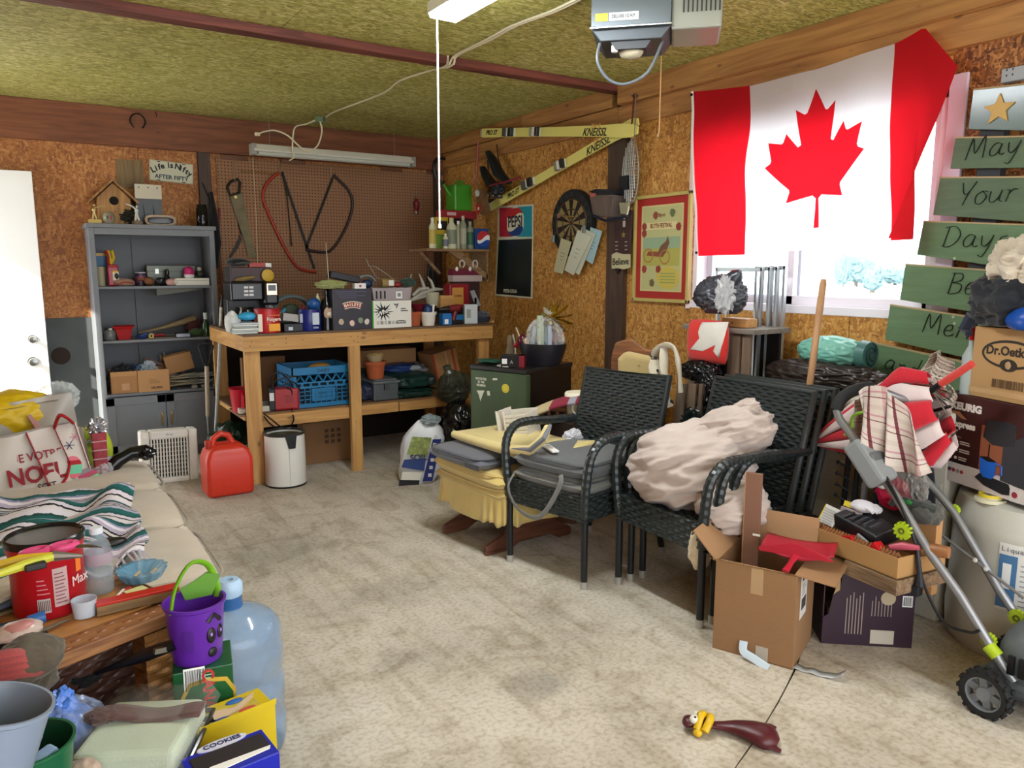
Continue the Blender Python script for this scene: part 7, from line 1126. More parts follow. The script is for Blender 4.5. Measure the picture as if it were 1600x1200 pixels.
t=thing('teal_dish','dark teal leaf shaped dish on the left of the fridge top','dish',tuple(Mf@Vector((-fw_+.05,.1,.802))),FRZ);B().blob((0,.02,.012),(.09,.06,.014),.3,2,6,3,flat=-.01).build('dish',mat('#1f4a3c',.4),t,smooth=True)
t=thing('white_saucer','flat white paper plate lying near the tea box on the fridge','plate',tuple(Mf@Vector((-fw_*.45,.06,.802))));B().cyl((0,0,0),(0,0,.006),.06,n=28).build('plate',mat('#bcb8b0',.5),t,bevel=.002)
t=thing('garden_gnome','small dull tan figure standing behind the left corner of the fridge','figurine',tuple(Mf@Vector((-fw_+.0,.4,.802))));B().tube([(0,0,0),(0,0,.05),(0,0,.09),(0,0,.12),(.0,0,.15)],[.035,.03,.018,.026,.01],12).build('body',mat('#6d5f45',.7,var=.2),t,smooth=True)
t=thing('red_hook_toy','thin red and white wire toy by the corner of the fridge top','toy',tuple(Mf@Vector((-fw_*.72,.3,.802))));B().tube([(0,0,0),(0,0,.1),(-.02,0,.17)],.005,6).build('wire',mat('#a9a49a',.4),t);B().blob((.01,0,.1),(.025,.015,.02),.2,3,3,2).build('red_tip',mat('#9a2030',.4),t)

# window corner: screens, crates, bags
t=thing('aluminium_screens','bundle of aluminium window frames leaning upright at the window','frames',(WX-.2,on(0,WX-.2,1150,600).y,0),-PI/2);AL=mat('#a9adb0',.35,metal=.7)
P=lambda*q:pl(t,*q)
for k,(a,b_,c,d)in enumerate((((1116,418),(1189,418),(1178,612),(1116,612)),((1172,416),(1196,417),(1186,612),(1165,612)),((1190,415),(1202,417),(1192,612),(1180,612)),((1197,415),(1209,415),(1199,612),(1189,612)))):
 Q=[P(*q)for q in(a,b_,c,d)];sx=.014;y=.01+.026*k
 zb=0;dxb=(Q[3][0]-Q[0][0])/(Q[3][1]-Q[0][1]);L0=Q[0][0]-0;x0b=Q[0][0]+dxb*(zb-Q[0][1]);x1b=Q[1][0]+(Q[2][0]-Q[1][0])/(Q[2][1]-Q[1][1])*(zb-Q[1][1])
 b2=B().prism([(Q[0][0],Q[0][1]),(Q[0][0]+sx,Q[0][1]),(x0b+sx,zb),(x0b,zb)],y,y+.022).prism([(Q[1][0]-sx,Q[1][1]),(Q[1][0],Q[1][1]),(x1b,zb),(x1b-sx,zb)],y,y+.022).prism([(Q[0][0],Q[0][1]-.02),(Q[1][0],Q[1][1]-.02),Q[1],Q[0]],y,y+.022);b2 .build('frame',AL,t,bevel=.002)
CX=3.0;t=thing('wooden_crate','weathered slatted wooden crate standing tall behind the armchairs','crate',(CX,on(0,CX,1130,550).y,0),-PI/2);GWD=wood('#7a6653','#5a4a3c',1,ax=2,knots=False);P=lambda*q:pl(t,*q)
a,b_=P(1070,506),P(1184,512);B().bb((a[0],-.02,a[1]-.025),(b_[0],.25,a[1])).build('top_board',wood('#7d746a','#5b534b',1,ax=0),t,bevel=.002);zt=a[1]-.025
for x0,x1 in((1138,1156),(1160,1173)):p0,p1=P(x0,520),P(x1,520);B().bb((p0[0],0,0),(p1[0],.018,zt)).build('slat',GWD,t,bevel=.002)
B().bb((a[0]+.03,.0,0),(a[0]+.1,.018,zt)).build('slat',GWD,t,bevel=.002);B().bb((a[0]+.03,.2,0),(b_[0]-.03,.22,zt)).build('back_board',mat('#15110e',.9),t);x,z=P(1152,522);txt('OKAY',.03,mat('#2a241f',.7),t,x+.02,z,y=-.002)
t=thing('wood_block','short pale timber block lying on the wooden crate','block',(CX,on(0,CX,1145,498).y,zt+.026),-PI/2);B().bb((-.09,.02,0),(.07,.1,.045)).build('block',wood('#b98a52','#93683a',1.5,ax=0),t,bevel=.003);B().cyl((-.02,.019,.022),(-.02,.022,.022),.006,n=8).build('knot',mat('#6a4526',.7),t)
t=thing('crate_stack','second grey wooden crate leaning below the black bags','crate',(2.8,on(0,2.8,1060,650).y,0),-PI/2);P=lambda*q:pl(t,*q)
for q in(((1058,600),(1072,600),(1056,690),(1043,690)),((1076,600),(1088,600),(1076,690),(1064,690)),((1092,600),(1098,600),(1090,690),(1083,690))):Q=[P(*k)for k in q];B().prism([Q[0],Q[1],(Q[2][0]-.02,0),(Q[3][0]-.02,0)],0,.018).build('slat',GWD,t,bevel=.002)
t=thing('leaf_pillow','red and white pillow with part of a maple leaf propped on the wooden crate','pillow',(CX-.06,on(0,CX-.06,1105,540).y,0),-PI/2);P=lambda*q:pl(t,*q);Q=[P(*k)for k in((1080,500),(1141,502),(1132,566),(1074,566))];cx,cz=sum(q[0]for q in Q)/4,sum(q[1]for q in Q)/4;hw,hh=(Q[1][0]-Q[0][0])/2,(Q[0][1]-Q[3][1])/2
def pil(u,v,s_):a,b2=2*u-1,2*v-1;e=max(0,(1-a**4)*(1-b2**4));return(cx+hw*a*(1-.06*b2*b2)+.03*hw*b2*0,-.0-s_*.045*e**.5,cz+hh*b2*(1-.06*a*a))
PR=fabric('#c4281f',.05);PW=fabric('#c9c5bb',.05)
B().sheet(lambda u,v:pil(u,v,1),20,20).sheet(lambda u,v:pil(1-u,v,-1),20,20).build('pad',PR,t,smooth=True)
lf=[P(*k)for k in((1104,503),(1140,503),(1130,560),(1124,548),(1127,538),(1108,548),(1088,545),(1103,528),(1101,518))]
b2=B();tri=geometry.tessellate_polygon([[Vector((x,z,0))for x,z in lf]]);
vs2,_e,fs2,*_q=geometry.delaunay_2d_cdt([Vector(q)for q in lf]+[Vector((cx+hw*(i/8-1)*1.0,cz+hh*(j/8-1)))for i in range(1,16)for j in range(1,16)if inside((cx+hw*(i/8-1),cz+hh*(j/8-1)),lf)],[(i,(i+1)%len(lf))for i in range(len(lf))],[],0,1e-6)
def onp(v):u,w_=((v.x-cx)/hw+1)/2,((v.y-cz)/hh+1)/2;u=min(.995,max(.005,u));w_=min(.995,max(.005,w_));q=pil(u,w_,1);return(v.x,q[1]-.003,v.y)
b2 .add([onp(v)for v in vs2],[tuple(f)for f in fs2 if inside(tuple(sum((vs2[i]for i in f),Vector((0,0)))/len(f)),lf)]).build('white_leaf',PW,t,smooth=True,auto=False,solid=.001)
FILM=mat('#0a0b0d',.16,bump=.4,bs=18,key='bag')
def bag(name,label,px,py,X,rx_,rz_,col,seed,rough=.18,cat='bag',amp=.3,dz=0,ry=None,**k):
 p=on(0,X,px,py);t=thing(name,label,cat,(p.x,p.y,p.z-rz_*.95),-PI/2);o=B().blob((0,0,rz_*.95),(rx_,ry or rx_*.6,rz_),amp,2.4,seed,5,flat=-rz_*.9,ridge=.8).build('film',mat(col,rough,bump=.35,bs=18,key='bag'),t,smooth=True,auto=False);return t
t=bag('grey_sack','shiny grey plastic sack of laundry on top of the wooden crate',1126,462,CX,.15,.1,'#3f4148',3,.25);B().blob((.09,-.07,.1),(.05,.03,.085),.6,4,3,4).build('white_bag_inside',mat('#a5a6a8',.3),t,smooth=True);B().tube([(.06,0,.16),(.1,0,.2),(.12,0,.22)],[.05,.035,.01],10).build('ear',mat('#2c2e36',.25),t,smooth=True)
bag('refuse_bag','glossy black bag hanging below the maple leaf pillow',1094,580,2.9,.12,.055,'#0a0b0d',5);bag('refuse_bag','second glossy black bag wedged between the crates and the armchair',1105,622,2.86,.08,.13,'#0c0e12',6);bag('refuse_bag','dark green black bag low behind the duvet',1090,665,2.84,.1,.13,'#101a18',7)
p=on(0,2.75,1045,570);t=thing('dotted_scarf','cream scarf with black spots draped by the glider chair','scarf',(p.x,p.y,p.z-.18),-PI/2);DS=fabric('#c4bba4')
for pts in(((-.1,0,.2),(-.04,-.02,.27),(.03,0,.27),(.07,0,.18),(.09,0,.05)),((-.1,0,.2),(-.06,-.03,.12),(-.02,-.02,.05),(0,0,-.04)),((-.04,0,.27),(0,-.03,.15),(.02,-.02,.05))):B().tube(smooth_pts([Vector(q)for q in pts],4),[.012+.01*math.sin(i*.7)**2+.012 for i in range(4*(len(pts)-1)+1)],8,flat=.4).build('fold',DS,t,smooth=True)
for i in range(14):a_=i*2.4;B().blob((-.1+.013*i,-.03-.005*(i%2),.22-.016*i+.05*math.sin(a_)),(.009,.004,.009),.2,3,i,2).build('spot',mat('#1b1b1e',.7),t)
t=thing('yellow_hook','bright yellow plastic hook hanging low behind the lone armchair','hook',tuple(on(0,2.72,1025,662)),-PI/2);B().tube([(.022*math.cos(a),0,.022*math.sin(a))for a in[-2.4+.35*i for i in range(13)]],.006,7).build('hook',mat('#c9b21c',.4),t,smooth=True)
BXX=2.93;y0,y1=on(0,BXX,1197,640).y,on(0,BXX,1470,640).y-.05;zc3=on(0,BXX,1240,606).z
ch=thing('storage_chest','long cream plastic storage chest against the wall beneath the window','chest',(BXX,y0,0),-PI/2);Lc=y0-y1;CRC=mat('#b5b1a3',.5,var=.04)
B().bb((0,.0,.0),(Lc,WX-.03-BXX,zc3-.05)).build('body',CRC,ch,bevel=.012);B().bb((-.015,-.015,zc3-.05),(Lc+.01,WX-.025-BXX,zc3)).build('lid',mat('#c2beb0',.5),ch,bevel=.012)
for i in range(5):B().bb((.02,-.004,.08+i*.1),(Lc-.02,.002,.165+i*.1)).build('panel',CRC,ch,bevel=.003)
t=thing('broom_handle','plain wooden pole leaning upright in front of the storage chest','pole',tuple(on(0,2.86,1235,820)*0+Vector((2.86,on(0,2.86,1235,820).y,0))),-PI/2);a,b_=V(t,1287,436),V(t,1237,815);k=a+(b_-a)*((a.z-.02)/(a.z-b_.z));B().tube([a,a+(b_-a)*.02,b_,k],[.01,.0145,.0145,.0145],12).build('handle',wood('#b48a62','#8f6844',1,ax=2,knots=False),t,smooth=True);B().tube([b_,k],.0155,12).build('dark_end',mat('#5a2f24',.6),t)
t=bag('brown_bag','dark brown plastic bag lying on the storage chest',1290,587,3.08,.3,.07,'#2a211d',8,.3,ry=.13)
t=bag('teal_bag','rolled pale teal plastic bundle on top of the brown bag',1300,550,3.12,.17,.072,'#6aa898',12,.35,amp=.14,ry=.1)
B().tube([(.15,0,.07),(.19,-.0,.07)],[.066,.06],16).build('rolled_end',mat('#3f6b66',.4),t,smooth=True);B().tube([(.193+.0004*i,.05*math.sin(i*.5)*(1-i/34),.07+.055*math.cos(i*.5)*(1-i/34))for i in range(32)],.004,5).build('spiral',mat('#24413f',.5),t);B().tube([(-.02,-.1,.02),(-.01,-.1,.08),(-.02,-.06,.135)],.01,6).build('tie',mat('#8cc4b8',.3),t)
# barrel
t=thing('plastic_barrel','large white plastic barrel with a paper label behind the lawn rake machine','barrel',(3.07,1.22,0));Rb=.262;Hb=.56;BR=mat('#b3b2a8',.45,var=.06,vs=5)
B().lathe([(0,0),(Rb*.95,0),(Rb*.99,.02),(Rb,.06),(Rb*1.015,.12),(Rb,.15),(Rb,Hb-.13),(Rb*1.015,Hb-.11),(Rb,Hb-.09),(Rb*.97,Hb-.04),(Rb*.94,Hb-.01),(Rb*.86,Hb),(0,Hb)],n=56).build('drum',BR,t,smooth=True)
q=on(2,Hb,1515,748)-t.location;B().lathe([(0,0),(.05,0),(.05,.012),(.036,.012),(.036,.02),(0,.02)],c=(-.2,.07,Hb-.004),n=22).build('bung',mat('#c9c5a8',.4),t,smooth=True);B().lathe([(.03,0),(.038,0),(.038,.01),(.03,.01),(.03,0)],c=(-.2,.07,Hb+.014),n=22).build('yellow_seal',mat('#c9b52c',.4),t,smooth=True)
lab=lambda a0,a1,z0,z1,r_,mt,nm:B().sheet(lambda u,v:(Rb*r_*math.cos(a0+(a1-a0)*u),Rb*r_*math.sin(a0+(a1-a0)*u),z0+(z1-z0)*v),16,2).build(nm,mt,t)
A0,A1=math.radians(181),math.radians(222);lab(A0,A1,.2,.44,1.012,mat('#c9c9c4',.5),'paper_label');lab(A0+.01,A0+.22,.21,.4,1.018,mat('#3f6a92',.5),'blue_panel');lab(A0+.06,A0+.16,.28,.37,1.024,mat('#d0d2d0',.5),'white_box')
for i in range(9):lab(A0+.26,A1-.05-.03*(i%3),.225+.018*i,.229+.018*i,1.018,mat('#7d8084',.6),'print_line')
for i,c_ in enumerate('LiquaPower 332'):
 a_=A0+.05+i*.052;txt(c_,.026,mat('#5f646c',.6),t,Rb*1.022*math.cos(a_),.42,y=Rb*1.022*math.sin(a_),rz=a_+PI/2)
 # coffee machine carton and the baking box
KZ=math.radians(-108.7);p=on(2,Hb+.003,1462,737);p=Vector((2.95,on(0,2.95,1463,737).y,0));t=thing('coffee_machine_carton','dark red brown coffee maker carton with a blue mug picture on the barrel','box',(p.x,p.y,Hb+.022),KZ);P=lambda*q:pl(t,*q);Hk=.335;Wk=.46
t.location.z=Hb+.022;B().bb((0,0,0),(Wk,.2,Hk)).build('carton',mat('#3c1c1a',.4,var=.12,vs=3),t,bevel=.002)
B().bb((0,-.0012,0),(Wk,0,.075)).build('white_band',mat('#c9c0bc',.45),t);B().bb((.19,-.0014,.075),(.33,0,.24)).build('warm_glow_print',mat('#8d5238',.45),t)
x,z=P(1500,624);txt('KEURIG',.036,mat('#d9cfc8',.5),t,.115,Hk-.045,y=-.002,bold=.0022,sx=1.1,rot=.0);txt('K-Express',.034,mat('#e2dbd5',.5),t,.092,Hk-.112,y=-.002,bold=.0016);lines(t,.02,.12,Hk-.14,1,.01,.006,mat('#b9aaa2',.5));lines(t,.02,.11,Hk-.155,2,.006,.002,mat('#a39088',.5))
for i in range(3):lines(t,.015,.07,Hk-.178-.03*i,2,.008,.004,mat('#c9b8ae',.5),seed=i);lines(t,.1,.15,Hk-.178-.03*i,2,.008,.004,mat('#c9b8ae',.5),seed=i+5);B().cyl((.085,-.002,Hk-.18-.03*i),(.085,0,Hk-.18-.03*i),.006,n=12).build('icon',mat('#d0c2ba',.5),t)
B().prism([(.03,Hk-.09),(.055,Hk-.065),(.085,Hk-.065),(.12,Hk-.09),(.1,Hk-.09),(.07,Hk-.075)],-.002,-.0006).build('k_emblem',mat('#a5694a',.5),t);B().bb((.0,-.0022,.075),(.14,-.0008,.081)).build('black_strip',BK,t)
for i in range(6):B().cyl((.025+.019*i,-.0026,.046),(.025+.019*i,-.0008,.046),.0075,n=14).build('badge',mat(['#5d4a60','#4a4a5a','#5a3c50','#a03a48','#8d8d90','#a03a40'][i],.5),t)
MG=mat('#2c2c30',.4);B().prism([(.2,.2),(.21,.265),(.3,.27),(.33,.262),(.33,.19),(.28,.18),(.24,.178)],-.0026,-.001).build('machine_head_print',MG,t);B().prism([(.285,.06),(.285,.19),(.4,.25),(.4,.05)],-.0022,-.001).build('machine_body_print',mat('#37373c',.4),t);B().prism([(.18,.045),(.2,.065),(.32,.055),(.34,.02),(.3,.012),(.22,.025)],-.003,-.001).build('drip_tray_print',mat('#232327',.4),t)
B().prism([(.195,.125),(.2,.07),(.215,.055),(.25,.055),(.262,.07),(.265,.12)],-.0036,-.002).build('blue_mug_print',mat('#1f5fc0',.4),t);B().prism([(.192,.125),(.23,.133),(.268,.12),(.23,.114)],-.0042,-.003).build('coffee_print',mat('#1c1210',.4),t);B().tube([(.263,-.003,.115),(.29,-.003,.11),(.292,-.003,.08),(.262,-.003,.075)],.004,6,flat=.3).build('mug_handle_print',mat('#1f5fc0',.4),t);B().bb((.228,-.0032,.13),(.232,-.002,.178)).build('coffee_stream',BK,t)
B().bb((.33,-.004,.0),(.37,-.002,.05)).build('cup_print',mat('#c9c4c0',.5),t);B().cyl((.35,-.005,.025),(.35,-.003,.025),.011,n=14).build('red_logo',mat('#9a3040',.5),t)
zk=Hb+.022+Hk;Rk=Matrix.Rotation(KZ,3,'Z');kp=Vector((p.x,p.y,0))
def onk(x,y,z):v=Rk@Vector((x,y,0));return(kp.x+v.x,kp.y+v.y,z)
t=thing('baking_box','tan cardboard box with a black oval baking logo on top of the coffee maker carton','box',onk(.11,.01,zk+.002),KZ);Hd=.255;B().bb((0,0,0),(.4,.22,Hd)).build('carton',mat('#ab8759',.7,var=.04),t,bevel=.002);DKP=mat('#2b221a',.6)
B().prism([(.155+.115*math.cos(a),.165+.05*math.sin(a))for a in[2*PI*i/32 for i in range(32)]],-.0012,0).build('logo_ring',DKP,t);B().prism([(.155+.104*math.cos(a),.165+.041*math.sin(a))for a in[2*PI*i/32 for i in range(32)]],-.002,0).build('logo_field',mat('#ab8759',.7),t);txt('Dr.Oetker',.044,DKP,t,.155,.175,y=-.0028,bold=.0014);B().prism([(.155+.035*math.cos(a),.128+.022*math.sin(a))for a in[2*PI*i/20 for i in range(20)]],-.003,-.001).build('portrait_oval',DKP,t);B().blob((.155,-.0035,.128),(.012,.002,.014),.2,3,1,2).build('portrait',mat('#a88a60',.6),t)
barcode(t,.16,.06,.13,.03,mt=mat('#5d4630',.7),base=False);B().bb((.0,-.002,.015),(.3,-.001,.035)).build('tape',mat('#b8976c',.12),t)
t=thing('spray_bottle','clear spray bottle with a red nozzle beside the baking box','bottle',onk(.085,.03,zk+.002),KZ);B().lathe([(0,0),(.028,0),(.03,.02),(.03,.14),(.012,.18),(.012,.2),(0,.2)],n=20).build('body',mat('#b8c4c4',.2,alpha=.6),t,smooth=True);B().tube([(0,0,.2),(0,0,.24),(-.0,0,.27),(-.03,0,.275)],[.012,.012,.014,.008],8).build('nozzle',mat('#b3162a',.35),t,smooth=True);B().tube([(-.012,0,.255),(-.03,0,.23),(-.03,0,.21)],.005,6).build('trigger',mat('#b3162a',.35),t)
t=thing('navy_cloth','navy cloth heaped on the baking box','cloth',onk(.23,.06,zk+Hd+.004),KZ);B().blob((0,0,.1),(.17,.12,.12),.28,2.2,4,5,flat=-.095).build('cloth',fabric('#10141d'),t,smooth=True);B().tube([(-.13,-.05,.03),(-.16,-.06,-.02),(-.13,-.065,-.03)],[.03,.02,.015],8).build('loose_sleeve',fabric('#1c2436'),t,smooth=True);B().blob((.12,-.07,.03),(.09,.05,.05),.1,2,2,3,flat=-.03).build('blue_bag',mat('#174aa0',.25),t,smooth=True)
t=thing('cream_shirt','crumpled cream shirt lying on the navy cloth','cloth',onk(.26,.03,zk+Hd+.15),KZ);B().blob((0,0,.07),(.11,.08,.09),.45,2.5,9,5).build('cloth',fabric('#bdb3a2'),t,smooth=True)
t=thing('patterned_scarf','beige and black patterned scarf hanging over the coffee maker carton corner','scarf',onk(.0,-.03,zk-.13),KZ);SCF=ramp_uv('scarf',[(0,'#a3968a'),(.3,'#6b6058'),(.45,'#c0b4a6'),(.75,'#4d443e'),(.85,'#a89c8e')],axis=1,reps=9,wob=.06)
def scf(u,v,sd,x0,x1,z0,z1):return(x0+(x1-x0)*u+.02*math.sin(v*7+sd),-.02-.02*math.sin(u*9+v*3+sd)-.01*math.sin(v*13),z0+(z1-z0)*v+.02*math.sin(u*5+sd))
B().sheet(lambda u,v:scf(u,v,0,-.03,.07,.04,.27),16,26).sheet(lambda u,v:scf(u,v,2,.0,.09,-.02,.16),16,26).build('cloth',SCF,t,smooth=True,solid=.004)
# umbrella red white
t=thing('garden_umbrella','half folded red and white umbrella slanting behind the machine handle','umbrella',(2.78,on(0,2.78,1400,660).y,0),-PI/2);a,b_=V(t,1266,693),V(t,1485,635);ax=(b_-a).normalized();Lu=(b_-a).length;nn=Vector((-ax.z,0,ax.x));yy=Vector((0,1,0));UR,UW=fabric('#b31225',.05),fabric('#c9b8b6',.05)
for g in range(10):
 def gor(u,v,g=g):an=2*PI*(g+u)/10;r_=(.17*min(1,v/.82)**.85)*(1+.18*math.sin(PI*u))if v<.82 else .17*(1-(v-.82)/.18*.35)*(1+.25*math.sin(PI*u));r_*=1+.1*math.sin(g*2.3+v*5);return a+ax*(Lu*.95*v)+(nn*math.cos(an)+yy*math.sin(an)*.42)*r_
 B().sheet(gor,5,20).build('gore',UR if g%2 else UW,t,smooth=True,auto=False,solid=.002)
B().cyl(a-ax*.01,b_+ax*.0,.006,n=8).build('shaft',mat('#4a4a4c',.3,metal=1),t);c=V(t,1470,600,-.03);d=V(t,1519,568,-.05);B().tube([c,c.lerp(d,.3),d],[.012,.014,.013],10).build('handle',mat('#c0423c',.35),t,smooth=True);B().tube([c-(d-c)*.5,c],.012,8).build('black_collar',BK,t)
for k in range(4):q=a+ax*Lu*(.93-.02*k);B().tube([q+nn*(.1-.05*k),q+ax*.06+nn*(.04-.02*k),c-(d-c)*.3],.004,5).build('rib',mat('#8d8b88',.3,metal=1),t)
# lawn machine
MS=mat('#8b8f92',.32,metal=.6);LG=mat('#9db51e',.4);MB=mat('#5c6266',.45)
mw=thing('lawn_scarifier','grey electric lawn machine with lime green knobs and a folding tube handle','lawn machine',(0,0,0));w0,w1_=on(2,0,1537,1117),on(2,0,1600,1060);mw.location=(w0 .x,w0 .y,0)
def G(X,px,py):q=on(0,X,px,py);return q-mw.location
XA,XB=w0 .x+.06,w1_.x+.0
def wheel(c,r_,lab):
 b_=B().lathe([(r_*.72,-.022),(r_*.97,-.022),(r_,-.012),(r_,.012),(r_*.97,.022),(r_*.72,.022),(r_*.72,-.022)],c=c,rot=(0,PI/2,0),n=40)
 for k in range(30):a_=2*PI*k/30;b_.box((c[0]+(.012 if k%2 else-.012),c[1]+r_*math.cos(a_),c[2]+r_*math.sin(a_)),(.02,.012,.01),rot=(a_+PI/2,0,0))
 o=b_.build('wheel',mat('#141415',.7),mw,smooth=True)
 h_=B().lathe([(0,-.018),(r_*.28,-.02),(r_*.28,.02),(0,.018)],c=c,rot=(0,PI/2,0),n=20)
 for k in range(6):a_=2*PI*k/6+.3;h_.box((c[0],c[1]+r_*.48*math.cos(a_),c[2]+r_*.48*math.sin(a_)),(.016,r_*.55,r_*.3),rot=(a_,0,0))
 h_.lathe([(r_*.66,-.018),(r_*.74,-.02),(r_*.74,.02),(r_*.66,.018),(r_*.66,-.018)],c=c,rot=(0,PI/2,0),n=36);h_.build('spokes',mat('#6a6e70',.5),o)
rw=m(w0,37);wheel((0,0,rw),rw,'a');q=w1_-mw.location;rw2=rw*.98;wheel((q.x,q.y+.02,rw2),rw2,'b');B().cyl((0,0,rw),(q.x,q.y,rw2),.01,n=8).build('axle',BK,mw)
q0=G(w0 .x+.1,1598,1030);B().blob((.26,-.16,.15),(.2,.2,.13),.05,1.5,2,4,sq=.55).build('motor_deck',MB,mw,smooth=True);B().bb((.05,-.2,.06),(.46,.06,.12)).build('deck_skirt',mat('#45494c',.5),mw,bevel=.02)
for i in range(4):B().bb((.045,-.14+.03*i,.14),(.056,-.122+.03*i,.2)).build('vent_slot',BK,mw)
pts1=[(1585,1065),(1560,1030),(1500,930),(1450,860),(1400,775),(1345,700),(1312,655),(1307,640)];P1=[G(XA,*q)for q in pts1];B().tube(P1,.0145,12).build('handle_tube',MS,mw,smooth=True)
pts2=[(1605,1000),(1590,965),(1560,920),(1490,800),(1465,770),(1432,735),(1415,700)];P2=[G(XB-.02,*q)for q in pts2];B().tube(P2,.0145,12).build('handle_tube',MS,mw,smooth=True)
g0,g1=P1[-1],G(XA+.12,1362,605);B().tube(smooth_pts([g0,g0 .lerp(g1,.12)+Vector((0,0,.03)),g0 .lerp(g1,.5)+Vector((0,0,.03)),g1],4),.022,14).build('foam_grip',mat('#131517',.75),mw,smooth=True);B().tube([g1,G(XA+.25,1425,628),P2[-1]+Vector((0,.03,.06)),P2[-1]],.014,10).build('handle_bend',MS,mw,smooth=True)
bl_=[G(XA+.05,*q)for q in((1380,643),(1345,645),(1332,652),(1330,668),(1320,680))];B().tube(smooth_pts(bl_,4),.006,8).build('green_lever',mat('#8fc43a',.4),mw,smooth=True)
c=G(XA-.0,1360,722);th_=math.atan2(P1[3].z-P1[5].z,P1[3].y-P1[5].y);B().box(c,(.1,.17,.075),rot=(th_+.0,0,0)).build('switch_box',mat('#7b8082',.4),mw,bevel=.014);B().box(c+Vector((.02,-.02,-.01)),(.12,.1,.05),rot=(th_+.3,0,0)).build('switch_guard',mat('#55595a',.45),mw,bevel=.01);B().box(c+Vector((-.03,.0,.045)),(.014,.035,.012),rot=(th_,0,0)).build('green_button',LG,mw,bevel=.004)
def knob(c,r_=.023,ax_=0):
 b_=B();n_=12;b_.lathe([(0,-.01),(r_*.9,-.01),(r_*.9,.01),(0,.01)],c=c,rot=(0,PI/2,0),n=24)
 for k in range(n_):a_=2*PI*k/n_;b_.cyl((c[0]-.009,c[1]+r_*math.cos(a_),c[2]+r_*math.sin(a_)),(c[0]+.009,c[1]+r_*math.cos(a_),c[2]+r_*math.sin(a_)),.0055,n=6)
 o=b_.build('knob',LG,mw,smooth=True);B().lathe([(.006,-.012),(.011,-.013),(.011,-.01),(.006,-.01),(.006,-.012)],c=c,rot=(0,PI/2,0),n=14).build('bolt',mat('#4d5a14',.4),o)
for X,px,py,r_ in((XA-.025,1411,829,.026),(XB-.045,1590,965,.023),(XB-.01,1490,797,.016),(XA+.03,1545,1000,.018)):knob(tuple(G(X,px,py)),r_)
q=G(XA,1551,1017);B().tube([q+Vector((0,.015,.012)),q-Vector((0,.015,.012))],.021,12).build('green_clamp',LG,mw,smooth=True)
B().tube([G(XB-.05,1440,812),G(XB-.05,1600,935)],.0055,8).build('cross_brace',MS,mw)
for px,py in((1523,875),(1540,889)):B().blob(G(XB-.055,px,py),(.009,.009,.009),0,1,1,2).build('brace_clip',mat('#a9a9a4',.4),mw)
B().tube(smooth_pts([G(XA-.02,*q)for q in((1385,745),(1412,800),(1433,860),(1440,900),(1455,940),(1478,975),(1515,988),(1530,985))],5),.005,8).build('power_cable',BK,mw,smooth=True);B().tube([G(XA-.025,*q)for q in((1432,850),(1436,895),(1436,915))],[.006,.008,.016],8).build('plug',mat('#161a22',.4),mw,smooth=True);B().box(G(XA-.025,1432,922),(.03,.03,.035)).build('socket',mat('#161a22',.4),mw,bevel=.005)
B().tube(smooth_pts([G(XA-.015,*q)for q in((1375,738),(1395,770),(1420,815),(1438,870))],4),.004,6).build('power_cable',mat('#23262a',.4),mw,smooth=True)
PLAID=ramp_uv('plaid',[(0,'#b7ada4'),(.22,'#a88088'),(.3,'#b7ada4'),(.47,'#5d2434'),(.51,'#b9afa6'),(.8,'#b0a49c')],axis=1,reps=3,cross=([(0,'#ffffff'),(.46,'#8a4450'),(.52,'#f4f0ee'),(.8,'#e3c6ca')],2.2),wob=.01)
t=thing('tea_towel','white and red checked tea towel draped over the machine handle','towel',tuple(mw.location));Ct=[on(0,XA+.06,*q)-t.location for q in((1340,645),(1352,640),(1405,648),(1430,655),(1332,690),(1336,712))]
def tow(u,v):
 A=G(XA+.01,1340+22*u,638-4*u+20*max(0,u-.6));
 topl=G(XA-.02+.1*u,1342+85*u,612-16*math.sin(PI*min(1,u*1.1))+42*u*u);bott=G(XA-.03+.13*u,1348+100*u-8*math.sin(u*4),678+26*math.sin(u*3)+58*u)
 q=topl.lerp(bott,v);q.x+=.02*math.sin(u*17+v*2.5)*(.35+v);q.y+=.01*math.sin(u*13);return q
B().sheet(tow,44,30).build('front_cloth',PLAID,t,smooth=True,auto=False,solid=.003)
def tow2(u,v):topl=G(XA+.08,1335+30*u,625-8*u);bott=G(XA+.1,1326+30*u,695+5*u);q=topl.lerp(bott,v);q.x+=.012*math.sin(u*12+v*3);return q
B().sheet(tow2,20,16).build('back_cloth',PLAID,t,smooth=True,auto=False,solid=.003)
t=thing('black_rack','black wire rack with round tipped prongs beside the storage chest','rack',(2.84,on(0,2.84,1330,750).y,0),-PI/2)
for px in(1322,1338,1352,1372):a=V(t,px+6,700,.02);b_=V(t,px-4,800,.02);B().cyl(a,Vector((b_.x-.02,.02,.01)),.012,n=8).build('post',mat('#1c1d20' if px!=1352 else '#6a6664',.4),t)
for k in range(5):a=V(t,1330-k*1.2,708+18*k+6);b_=V(t,1311-k*1.2,706+17*k-1,-.03);B().tube([a,b_],.004,6).build('prong',BK,t);B().blob(b_,(.009,.009,.009),0,1,1,2).build('tip',BK,t)
t=thing('dark_backpack','dark navy bag standing behind the umbrella','bag',(2.9,on(0,2.9,1420,740).y,0),-PI/2);B().blob((0,.0,.38),(.11,.08,.37),.1,2,4,4).build('bag',fabric('#0d1018'),t,smooth=True)
t=thing('snack_bag','shiny pink red snack bag behind the machine handle','bag',tuple(on(0,2.66,1395,770)),-PI/2);B().blob((0,0,0),(.06,.03,.06),.3,2.5,4,4).build('foil',mat('#b01c40',.2),t,smooth=True);B().blob((-.03,-.02,.03),(.02,.015,.02),.2,3,2,3).build('white_corner',WH,t)
